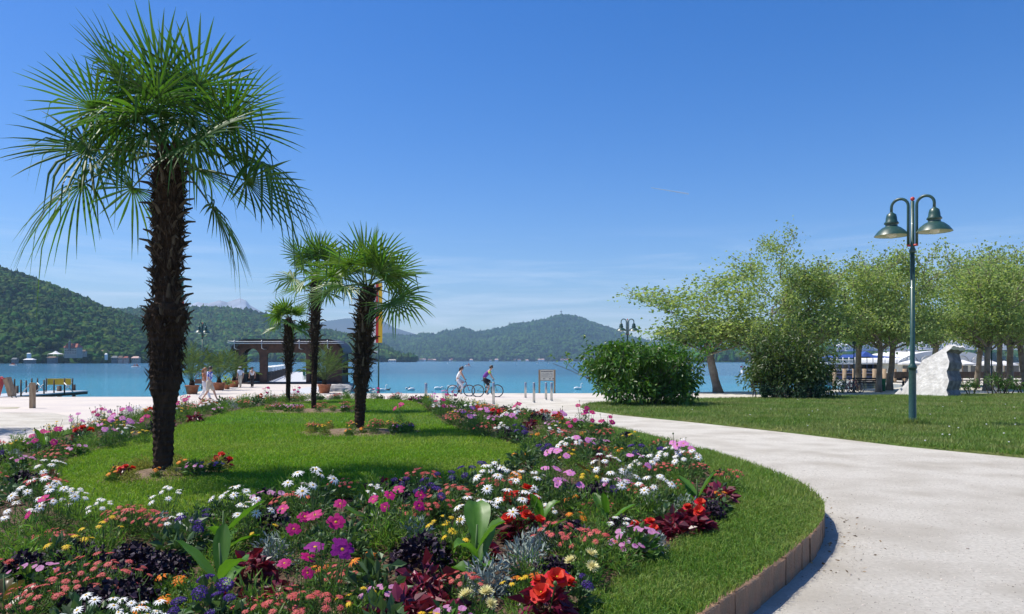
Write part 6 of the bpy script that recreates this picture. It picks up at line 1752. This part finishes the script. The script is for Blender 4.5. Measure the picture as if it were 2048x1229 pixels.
# kind: label words, foliage, mat, height, spread, blossom mesh key, radius, number, flower height factor, category
K = {
 'marguerite': ('white marguerite', 'fern', 'fern_green', 0.34, 0.19, ('daisy', 'petal_white'), 0.045, 8, 1.14),
 'coral': ('coral daisy plant', 'fern', 'fern_green', 0.23, 0.20, ('coral', 'petal_coral'), 0.026, 18, 1.08),
 'yellow': ('yellow daisy plant', 'lace', 'fern_light', 0.25, 0.16, ('daisy', 'petal_yellow'), 0.030, 5, 1.2),
 'cosmosm': ('magenta cosmos', 'fern', 'fern_green', 0.42, 0.17, ('cosmos', 'petal_magenta'), 0.056, 3, 1.15),
 'cosmosp': ('purple cosmos', 'fern', 'fern_green', 0.42, 0.17, ('cosmos', 'petal_purple'), 0.066, 3, 1.15),
 'cosmosk': ('pale pink cosmos', 'fern', 'fern_green', 0.42, 0.17, ('cosmos', 'petal_pink'), 0.052, 4, 1.15),
 'kale': ('dark purple kale', 'curl', 'leaf_kale', 0.22, 0.19, None, 0, 0, 0),
 'helio': ('violet heliotrope', 'broad', 'leaf_dull', 0.27, 0.15, ('dome', 'petal_violet'), 0.045, 3, 1.08),
 'gazania': ('orange gazania', 'lace', 'fern_green', 0.13, 0.12, ('daisy', 'petal_orange'), 0.044, 3, 1.35),
 'creamz': ('cream yellow gazania', 'lace', 'fern_green', 0.14, 0.12, ('zinnia', 'petal_cream'), 0.052, 3, 1.4),
 'begonia': ('scarlet begonia', 'coleus', 'leaf_coleus', 0.20, 0.15, ('ruffle', 'petal_red'), 0.06, 4, 1.15),
 'coleus': ('dark red coleus', 'coleus', 'leaf_coleus', 0.20, 0.17, None, 0, 0, 0),
 'petunia': ('striped pink petunia', 'broad', 'fern_green', 0.20, 0.16, ('funnel', 'petal_stripe'), 0.028, 9, 1.05),
 'silver': ('silver dusty miller', 'lace', 'leaf_silver', 0.22, 0.15, None, 0, 0, 0),
 'wilt': ('wilted yellow plant', 'lace', 'leaf_yellow', 0.2, 0.17, None, 0, 0, 0),
 'green': ('leafy green plant', 'fernlight', 'fern_light', 0.28, 0.18, None, 0, 0, 0),
 'greend': ('dark green leafy plant', 'broad', 'leaf_dull', 0.24, 0.17, None, 0, 0, 0),
}
VAR = {}
def variants(kind, n=5):
    if kind in VAR: return VAR[kind]
    lab, fo, fm, h, sp, bk, br, bn, bh = K[kind]; out = []
    for v in range(n):
        P, D, S, asp = foliage(fo, h, sp)
        pos = []
        st = MB()
        for i in range(bn):
            a = i * 2.4 + FR.uniform(-.5, .5); q = math.sqrt((i + 0.5) / bn) * sp * 1.02; up = h * bh * FR.uniform(0.82, 1.08) * (1 - 0.25 * (q / sp) ** 2)
            p = Vector((math.cos(a) * q, math.sin(a) * q, up)); tilt = Vector((math.cos(a) * q / sp * 0.55 + FR.uniform(-.25, .25), math.sin(a) * q / sp * 0.55 + FR.uniform(-.25, .25) - (0.75 if kind.startswith('cosmos') else 0.32), 1.0)).normalized()
            pos.append((p, tilt, br * FR.uniform(.82, 1.12), FR.uniform(0, TAU)))
            st.tube([(p.x * 0.3, p.y * 0.3, h * 0.2), (p.x * 0.8, p.y * 0.8, up * 0.7), p], [0.004, 0.003, 0.0025], 3, caps=False)
        for i in range(4 if bn else 0):   # buds on longer stalks
            a = FR.uniform(0, TAU); q = FR.uniform(.2, 1.05) * sp; up = h * bh * FR.uniform(.8, 1.12)
            st.tube([(math.cos(a) * q * .4, math.sin(a) * q * .4, h * .3), (math.cos(a) * q, math.sin(a) * q, up)], 0.003, 3, caps=False); st.ell((math.cos(a) * q, math.sin(a) * q, up), (br * .2, br * .2, br * .24), 5, 4)
        me = leaf_mesh('foliage', P, D, S, asp, fm, 0.22, 0.1)
        stm = st.mesh('stems', 'stem') if bn else None
        joined = None
        if bn:   # all blossoms of the plant as one mesh, for plants too far off to tell them apart
            mats = [bk[1], 'disc_rust' if bk[0] == 'coral' else 'disc_yellow']; vs = []; fs = []; mi = []; off = 0
            b = MB()
            for (p, tl, r_, a) in pos:
                src = FR.choice(bl(*bk)); M = Matrix.Translation(p) @ tl.to_track_quat('Z', 'Y').to_matrix().to_4x4() @ Matrix.Rotation(a, 4, 'Z') @ Matrix.Scale(r_ * 1.12, 4)
                b.v.extend([tuple(M @ q.co) for q in src.vertices]);
                for pg in src.polygons: b.f.append(tuple(i + off for i in pg.vertices)); b.mi.append(pg.material_index)
                off = len(b.v)
            joined = b.mesh('blossoms', mats, False)
        out.append((me, stm, pos, joined))
    VAR[kind] = out
    return out

PLANTS = []
def plant(kind, p, sc=1.0, hero=None):
    PLANTS.append([kind, Vector(p), sc, hero])
def FP(x, y, h):
    z = 0.5
    for _ in range(40):
        q = PT(x, y, z); z = 0.6 * z + 0.4 * (bedz(q.x, q.y) + h)
    return Vector((q.x, q.y, bedz(q.x, q.y)))
def at_px(kind, x, y, sc=1.0, hero=None, f=0.85):
    if kind.startswith('canna'): sc *= 0.85; h = 0.3 * sc
    else: h = K[kind][3] * sc * (K[kind][8] * f if K[kind][8] else 0.55)
    plant(kind, FP(x, y, h), sc, hero)

HERO = [  # blossom centre in the photo
 ('marguerite', 75, 975, 1.15, 'white marguerite on the lawn edge at the far left of the front bed'), ('marguerite', 25, 1010, 1.0, None), ('marguerite', 115, 1000, 1.0, None),
 ('marguerite', 620, 968, 1.2, 'white marguerite clump standing before the palm shadow on the lawn'), ('marguerite', 500, 1012, 1.0, 'white marguerite left of the two magenta cosmos'), ('marguerite', 465, 985, 0.9, None),
 ('marguerite', 990, 955, 1.15, None), ('marguerite', 950, 1005, 1.05, 'white marguerite above the yellow daisies in the middle of the bed'), ('marguerite', 1035, 990, 1.1, None), ('marguerite', 1060, 955, 1.0, None),
 ('marguerite', 1240, 955, 1.1, None), ('marguerite', 1290, 925, 1.0, None), ('marguerite', 1310, 965, 1.1, None), ('marguerite', 1210, 925, 1.0, None), ('marguerite', 1375, 912, 1.1, 'white marguerite under the pale pink cosmos by the verge'), ('marguerite', 1340, 905, 1.0, None),
 ('marguerite', 175, 1215, 0.95, 'white marguerite at the very bottom under the dark kale'), ('marguerite', 300, 1222, 0.95, None), ('marguerite', 250, 1222, 0.8, None), ('marguerite', 355, 1030, 0.7, None),
 ('cosmosm', 590, 1018, 1.0, 'magenta cosmos standing left of the large purple cosmos'), ('cosmosm', 660, 1024, 1.0, 'magenta cosmos above the large purple cosmos in the front centre'),
 ('cosmosp', 655, 1085, 1.15, 'large purple cosmos, nearest and biggest bloom in the front centre'), ('cosmosm', 598, 1125, 0.8, 'low magenta cosmos over the coral daisies at the bottom'), ('cosmosm', 765, 1008, 0.8, None), ('cosmosm', 825, 985, 0.95, None),
 ('cosmosm', 85, 1015, 0.75, None), ('cosmosm', 75, 868, 1.0, None), ('cosmosm', 105, 875, 1.0, None), ('cosmosk', 235, 842, 1.1, None), ('cosmosk', 215, 850, 1.0, None),
 ('cosmosk', 1355, 880, 1.2, 'tall pale pink cosmos against the gravel path'), ('cosmosk', 1278, 915, 1.0, None), ('cosmosk', 1105, 895, 1.0, None), ('cosmosk', 1105, 942, 1.0, None), ('cosmosk', 1130, 955, 0.9, None), ('cosmosk', 1170, 880, 1.0, None),
 ('cosmosm', 880, 805, 1.0, None), ('cosmosk', 940, 825, 1.1, None), ('cosmosm', 800, 815, 1.0, None),
 ('coral', 260, 1020, 1.1, 'coral daisies on the lawn side left of the heliotrope'), ('coral', 310, 1035, 0.9, None), ('coral', 185, 1130, 1.1, 'broad coral daisy clump between the two dark kales'), ('coral', 120, 1165, 1.05, None), ('coral', 240, 1150, 1.0, None), ('coral', 50, 1190, 1.0, None),
 ('coral', 580, 1195, 1.15, 'salmon daisy clump at the bottom under the purple cosmos'), ('coral', 640, 1205, 1.0, None), ('coral', 520, 1215, 0.9, None), ('coral', 900, 975, 1.1, None), ('coral', 1125, 1058, 1.15, 'coral daisy clump beside the striped petunia'), ('coral', 1180, 1070, 1.1, None), ('coral', 870, 1005, .9, None),
 ('kale', 265, 1115, 1.2, 'dark frilly kale behind the coral daisies at the left'), ('kale', 160, 1110, 1.1, None), ('kale', 250, 1195, 1.2, 'dark frilly kale at the bottom left behind white daisies'), ('kale', 180, 1200, 1.0, None), ('kale', 845, 1095, 1.25, 'big dark frilly kale in the front centre'), ('kale', 545, 1040, 1.1, None), ('kale', 1190, 985, 0.9, None), ('kale', 320, 1140, 1.0, None),
 ('helio', 425, 1165, 1.15, 'violet heliotrope left of the big canna leaves'), ('helio', 380, 1048, 1.0, None), ('helio', 860, 990, 1.0, None), ('helio', 340, 1215, 0.9, None), ('helio', 450, 1205, .9, None), ('helio', 405, 1030, .8, None),
 ('yellow', 150, 1080, 1.1, 'yellow daisies over the dark kale at the left'), ('yellow', 210, 1055, 1.0, None), ('yellow', 905, 1050, 1.15, 'bright yellow daisies left of the tall canna'), ('yellow', 935, 1060, 1.1, None), ('yellow', 1180, 945, 1.0, None), ('yellow', 1140, 905, 0.9, None), ('yellow', 285, 860, 1.0, None), ('yellow', 925, 835, 1.0, None),
 ('gazania', 345, 1150, 1.1, 'single orange gazania by the violet heliotrope'), ('gazania', 315, 1202, 1.1, None), ('gazania', 735, 1118, 1.0, None), ('gazania', 1440, 985, 1.0, 'orange gazania at the verge corner'), ('gazania', 270, 1100, .9, None),
 ('creamz', 1170, 1118, 1.15, 'cream yellow gazania clump close to the verge'), ('creamz', 955, 1200, 1.0, 'single pale yellow gazania at the bottom by the silver leaves'), ('yellow', 1040, 1165, 0.75, None),
 ('begonia', 1092, 1165, 1.2, 'scarlet begonia at the front verge'), ('begonia', 1042, 990, 1.2, 'tall scarlet begonia among white daisies'), ('begonia', 1390, 1018, 1.0, 'scarlet begonia by the dark coleus on the verge'), ('begonia', 1290, 1050, .9, None), ('begonia', 1040, 1030, 1.1, None),
 ('coleus', 845, 1160, 1.15, 'dark red coleus at the bottom centre beside bare soil'), ('coleus', 800, 1212, 1.1, None), ('coleus', 1385, 1035, 1.2, 'broad dark red coleus along the verge'), ('coleus', 1350, 1048, 1.0, None), ('coleus', 1440, 985, 1.1, None), ('coleus', 1420, 1000, 1.0, None), ('coleus', 880, 1215, 1.0, None),
 ('petunia', 1270, 1065, 1.15, 'striped pink petunia at the verge beside the coral daisies'), ('petunia', 1245, 1085, .9, None),
 ('silver', 975, 1150, 1.2, 'silver dusty miller at the foot of the tall canna'), ('silver', 1050, 1105, 1.25, None), ('silver', 545, 1095, 1.1, None), ('silver', 835, 1062, 1.0, None), ('silver', 1075, 1080, 1.0, None), ('silver', 1300, 1000, 1.0, None),
 ('canna', 440, 1120, 1.0, 'bright green canna with two broad leaves in the front'), ('canna', 445, 1050, 0.95, 'upright furled canna behind the broad canna leaves'), ('canna', 955, 1085, 1.15, 'tall dark green canna in the right half of the bed'), ('canna', 740, 1000, 0.85, 'narrow canna on the lawn edge behind the cosmos'),
 ('canna', 1085, 1025, 0.8, 'small canna left of the coral daisies'), ('canna', 1215, 1015, 0.85, 'bent canna in the green plants by the verge'), ('canna', 1395, 975, 0.9, 'canna among the flowers at the verge corner'), ('canna', 90, 880, 1.0, 'canna in the left flower border beside magenta cosmos'),
 ('cannab', 8, 1175, 0.72, 'bronze leaved canna at the bottom left corner'), ('cannab', 1190, 945, .7, 'bronze leaved canna among white daisies'),
 ('green', 60, 1080, 1.2, None), ('green', 30, 1110, 1.1, None), ('green', 760, 1060, 1.15, None), ('green', 800, 1050, 1.1, None), ('greend', 750, 1150, 1.2, None), ('greend', 350, 1090, 1.1, None), ('green', 1180, 1010, 1.2, None), ('green', 1300, 1000, 1.15, None), ('green', 1250, 1000, 1.1, None),
]
for (k, x, y, sc, lab) in HERO: at_px(k, x, y, sc, lab)
# fill between them: clumps of one kind drift into the next
MIXK = ['green', 'marguerite', 'greend', 'coral', 'green', 'yellow', 'greend', 'kale', 'green', 'silver', 'coleus', 'green', 'petunia', 'greend', 'helio', 'green', 'gazania', 'coral', 'greend', 'kale', 'green', 'greend']
MIXFAR = ['green', 'coral', 'yellow', 'green', 'cosmosm', 'greend', 'marguerite', 'kale', 'green', 'coleus', 'petunia', 'green', 'silver', 'begonia', 'greend', 'yellow', 'green', 'gazania', 'coral', 'green', 'cosmosk']
def spaced(q, dmin):
    for o in PLANTS:
        if (o[1].x - q[0]) ** 2 + (o[1].y - q[1]) ** 2 < dmin * dmin: return False
    return True
def fill(x0, x1, y0, y1, tries, dmin, mix, sc):
    for _ in range(tries):
        x = FR.uniform(x0, x1); y = FR.uniform(y0, y1)
        if abs(x / y) > 0.78 or zone(x, y) != 'flowers' or not spaced((x, y), dmin): continue
        v = mnoise.noise(Vector((x * 1.1 + 7, y * 0.8, 2.2))) * 0.9 + FR.uniform(-.35, .35) + 0.5
        k = mix[int(abs(v) * len(mix) * 1.7) % len(mix)]
        # bare soil shows in places of the front bed
        if y < 8 and mnoise.noise(Vector((x * 1.6, y * 1.6, 8))) > 0.27: continue
        s = sc * FR.uniform(.8, 1.15)
        if y < 8 and K[k][3] > 0.3: s *= 0.8
        plant(k, (x, y, bedz(x, y)), s)
fill(-4, 2.6, 4.1, 8.4, 3500, 0.215, MIXK, 0.92)
fill(-9, 2.9, 8.0, 14, 2600, 0.30, MIXK, 0.95)
fill(-11, 2.9, 14, 22, 1600, 0.42, MIXFAR, 1.05)
fill(-11, 1, 22, 33.3, 1400, 0.52, MIXFAR, 1.15)
# little beds round the palm feet
for (c, r_, n, mix) in ((p1, 0.62, 18, ['gazania', 'wilt', 'petunia', 'yellow', 'gazania', 'wilt', 'wilt', 'begonia']), (p2, 1.0, 26, ['petunia', 'coral', 'gazania', 'yellow', 'coral', 'wilt']), (p3, 1.25, 26, ['petunia', 'coral', 'coral', 'petunia', 'wilt'])):
    b = MB(); m = 28
    ring = [(c.x + (r_ * 1.25 + FR.uniform(-.12, .12)) * math.cos(TAU * k / m), c.y + (r_ * 1.0) * math.sin(TAU * k / m)) for k in range(m)]
    b.add([(c.x, c.y, bedz(c.x, c.y) + 0.10)] + [(x, y, bedz(x, y) + 0.012) for x, y in ring], [(0, 1 + k, 1 + (k + 1) % m) for k in range(m)])
    b.build('soil_mound', 'soil_dry', kind='structure')
    for k in range(n):
        a = TAU * k / n + FR.uniform(-.2, .2); q = r_ * FR.uniform(.55, 1.05)
        x, y = c.x + math.cos(a) * q * 1.2, c.y + math.sin(a) * q * 0.9
        plant(FR.choice(mix), (x, y, bedz(x, y) + 0.035), FR.uniform(.6, .85))

# canna leaves
def canna_leaf(L, w, curl):
    vs = []; rows = 9
    for k in range(rows + 1):
        t = k / rows
        x = L * t * (1 - 0.25 * curl * t); z = L * (0.95 * t - 0.62 * curl * t * t)
        ww = w * math.sin(math.pi * min(1, 0.06 + 0.94 * t)) ** 0.75 / 2 if k < rows else 0.002
        for s_ in (-1, -0.5, 0, 0.5, 1): vs.append((x, s_ * ww, z + abs(s_) * ww * 0.55 + 0.006 * math.sin(t * 20 + s_ * 4)))
    fs = [(5 * k + c, 5 * k + c + 1, 5 * k + 6 + c, 5 * k + 5 + c) for k in range(rows) for c in range(4)]
    return vs, fs
def canna_meshes(mat):
    out = []
    for (L, w, cu) in ((0.40, 0.15, 0.3), (0.37, 0.18, 0.75), (0.34, 0.13, 0.15), (0.34, 0.18, 1.1)):
        b = MB(); b.add(*canna_leaf(L, w, cu)); out.append(b.mesh('leaf', mat))
    return out
CAN = {'canna': canna_meshes('leaf_canna'), 'cannab': canna_meshes('leaf_bronze')}
b = MB(); b.tube([(0, 0, -0.02), (0.01, 0, 0.25), (0, 0.01, 0.42)], [0.016, 0.012, 0.006], 6); CSTEM = b.mesh('stem', 'stem')

ORD = ['first', 'second', 'third', 'fourth', 'fifth', 'sixth', 'seventh', 'eighth', 'ninth', 'tenth', 'eleventh', 'twelfth', 'thirteenth', 'fourteenth', 'fifteenth', 'sixteenth', 'seventeenth', 'eighteenth', 'nineteenth', 'twentieth']
def where(p):
    for nm, q in (('tall', p1), ('middle', p2), ('slender', p3)):
        if (p.xy - q.xy).length < 1.6 and zone(p.x, p.y) == 'lawn': return 'round the %s palm' % nm, 0
    if p.y < 5.0: return 'in the front row', 1
    if p.y < 6.2: return 'in the second row', 2
    if p.y < 8.6: return 'in the third row' if p.x > -4.5 else 'beyond the lawn', 3
    side = p.x > (-2.5 if p.y < 26 else -5.5)
    if p.y < 14: return ('in the near path border' if side else 'in the near promenade border'), 4
    if p.y < 21: return ('in the middle path border' if side else 'in the middle promenade border'), 5
    return ('in the far path border' if side else 'in the far promenade border'), 5
buckets = {}
for o in PLANTS:
    if o[3] is None:
        w, lvl = where(o[1]); buckets.setdefault((o[0], w, lvl), []).append(o)
for (k, w, lvl), lst in buckets.items():
    lst.sort(key=lambda o: o[1].x / o[1].y)
    nm = K[k][0]
    for i, o in enumerate(lst):
        if len(lst) == 1: o[3] = 'only ' + nm + ' ' + w
        else: o[3] = ordinal(i + 1) + ' ' + nm + ' from the left ' + w
CATN = {'wilt': 'plant', 'kale': 'kale', 'coleus': 'coleus', 'silver': 'plant', 'green': 'plant', 'greend': 'plant'}
for (k, p, sc, lab) in PLANTS:
    isc = k in CAN
    nm = 'canna' if isc else K[k][0].replace(' ', '_')
    root = empty(nm, p, FR.uniform(-.7, .7) if (not isc and K[k][7]) else FR.uniform(0, TAU), label=lab, cat='canna' if isc else CATN.get(k, 'flower'), group=('cannas of the flower island' if isc else K[k][0] + ' in the flower island'))
    root.scale = (sc, sc, sc * FR.uniform(.92, 1.08)); root['sc'] = 1
    del root['sc']
    if isc:
        link('stem', CSTEM, root)
        n = 4 if sc < 0.9 else 6
        for i in range(n):
            o = link('leaf', FR.choice(CAN[k]), root); o.location = (0, 0, 0.03 + 0.05 * i); a = i * 2.3 + FR.uniform(-.3, .3)
            o.rotation_euler = (FR.uniform(-.15, .15), FR.uniform(-.45, .1) if i > 1 else FR.uniform(-.1, .35), a); s = FR.uniform(.75, 1.1); o.scale = (s, s, s)
        continue
    me, stm, pos, joined = FR.choice(variants(k))
    link('foliage', me, root, kind='stuff')
    if not pos: continue
    link('stems', stm, root, kind='stuff')
    bk = K[k][5]
    if 2 * K[k][6] * sc / p.y * F > 15.0:
        for (q, tl, r_, a) in pos:
            o = link('flower', FR.choice(bl(*bk)), root)
            o.matrix_local = Matrix.Translation(q) @ tl.to_track_quat('Z', 'Y').to_matrix().to_4x4() @ Matrix.Rotation(a, 4, 'Z') @ Matrix.Scale(r_, 4)
    else:
        link('blossoms', joined, root, kind='stuff')
print('PLANTS', len(PLANTS))
# dry leaves and grit lying about on soil and path
n = 2600; X = rng.uniform(-4, 2.6, n); Y = rng.uniform(4.2, 9, n)
k = np.array([zone(a, c) == 'flowers' for a, c in zip(X, Y)]); X, Y = X[k], Y[k]
P = np.stack([X, Y, np.array([bedz(a, c) for a, c in zip(X, Y)]) + 0.004], 1); D = rng.normal(size=P.shape); D[:, 2] = np.abs(D[:, 2]) * 0.25
link('leaf_litter', leaf_mesh('leaf_litter', P, D, rng.uniform(.012, .04, len(P)), 0.5, 'dry_litter'), kind='stuff', label='dry bits and crumbs lying on the bed soil', cat='litter')
# pebbles and grit on the near path
n = 26000; X = rng.uniform(0.5, 9.5, n); Y = 4.6 + 11 * rng.uniform(0, 1, n) ** 1.4
th = np.arctan2(Y - BC.y, X - BC.x); k = (np.hypot(X - BC.x, Y - BC.y) > np.interp(th % TAU, np.arange(361) * TAU / 360, np.append(R_OUT, R_OUT[0])) + 0.08) & (np.abs(X / Y) < 0.72)
k &= ~in_poly(X, Y, LAWN2)
X, Y = X[k], Y[k]; n = len(X); r_ = rng.uniform(0.002, 0.0065, n) * np.where(rng.uniform(0, 1, n) < 0.008, 2.2, 1)
v, f = blobs(np.stack([X, Y, -0.3 * np.clip((Y - 12) / 38, 0, 1) + r_ * 0.25], 1), r_, r_ * 0.6, ICO1, 0.3)
pm('pebble', (0.40, 0.35, 0.30), (0.60, 0.54, 0.47), 40, 0.9, isl=0.45, spec=0.2)
fast('path_grit', v, f, 'pebble', kind='stuff', label='small pebbles and grit strewn on the gravel path', cat='gravel')
# ------------------------------------------------------------------ small things: daisies in the park lawn, fallen leaves by the path, a vapour trail
n = 30; X = rng.uniform(4, 28, n * 6); Y = rng.uniform(14, 40, n * 6); k = in_poly(X, Y, LAWN2) & (X / Y < 0.7); X, Y = X[k][:n], Y[k][:n]
v, f = blobs(np.stack([X, Y, -0.3 * np.clip((Y - 12) / 38, 0, 1) + 0.15], 1), np.full(len(X), 0.022), np.full(len(X), 0.014), ICO1, 0.2)
fast('lawn_daisies', v, f, 'petal_white', kind='stuff', label='tiny white daisies dotted through the park lawn', cat='flowers')
n = 420; t = rng.uniform(0, 1, n); th = -0.95 + 1.35 * t
rr_ = np.interp(th % TAU, np.arange(361) * TAU / 360, np.append(R_OUT, R_OUT[0])) + 0.06 + np.abs(rng.normal(0, 0.28, n))
X, Y = BC.x + rr_ * np.cos(th), BC.y + rr_ * np.sin(th); k = (Y > 4.2); X, Y = X[k], Y[k]
P = np.stack([X, Y, -0.3 * np.clip((Y - 12) / 38, 0, 1) + 0.006], 1); D = rng.normal(size=P.shape); D[:, 2] = np.abs(D[:, 2]) * 0.2
link('path_litter', leaf_mesh('path_litter', P, D, rng.uniform(.012, .05, len(P)), 0.4, 'dry_litter'), kind='stuff', label='dry leaf crumbs lying along the foot of the kerb', cat='litter')
m = bpy.data.materials.new('vapour'); m.use_nodes = True; MAT['vapour'] = m
N, L = m.node_tree.nodes, m.node_tree.links
N['Principled BSDF'].inputs['Base Color'].default_value = (0.9, 0.9, 0.9, 1); N['Principled BSDF'].inputs['Roughness'].default_value = 1.0; N['Principled BSDF'].inputs['Alpha'].default_value = 0.45
a_ = Vector(((1303 - CX) / F * 6000, 6000, ZP(376, 6000))); c_ = Vector(((1376 - CX) / F * 6300, 6300, ZP(388, 6300)))
b = MB(); b.tube([a_.lerp(c_, q / 8) for q in range(9)], [2.6 + 0.5 * q for q in range(9)], 8); b.build('vapour_trail', 'vapour', label='short white vapour trail high in the clear sky', cat='vapour trail')

q = G(1825, 851, 0.04); n = 700; a = rng.uniform(0, TAU, n); r_ = 0.1 + np.abs(rng.normal(0, 0.16, n))
blade_field('tall_grass', q.x + np.cos(a) * r_, q.y + np.sin(a) * r_, np.full(n, q.z), 0.26, 0.014, 0.6, 'grass_rough', 'tall unmown grass round the foot of the street lamp', 2)
# ------------------------------------------------------------------ the air over the lake
hz = bpy.data.materials.new('haze'); hz.use_nodes = True
N, L = hz.node_tree.nodes, hz.node_tree.links
N.clear()
o_ = N.new('ShaderNodeOutputMaterial'); v_ = N.new('ShaderNodeVolumePrincipled')
v_.inputs['Color'].default_value = (0.46, 0.70, 1.0, 1)
v_.inputs['Density'].default_value = 0.000105
v_.inputs['Anisotropy'].default_value = 0.0
L.new(v_.outputs['Volume'], o_.inputs['Volume'])
b = MB(); b.box((0, 4350, 310), (16000, 9700, 640)); b.v = [(x, y, z if z > 0 else WZ - 2.5) for x, y, z in b.v]
hb = b.build('haze', hz, smooth=False, kind='stuff', label='thin blue summer haze over the lake and hills', cat='haze')
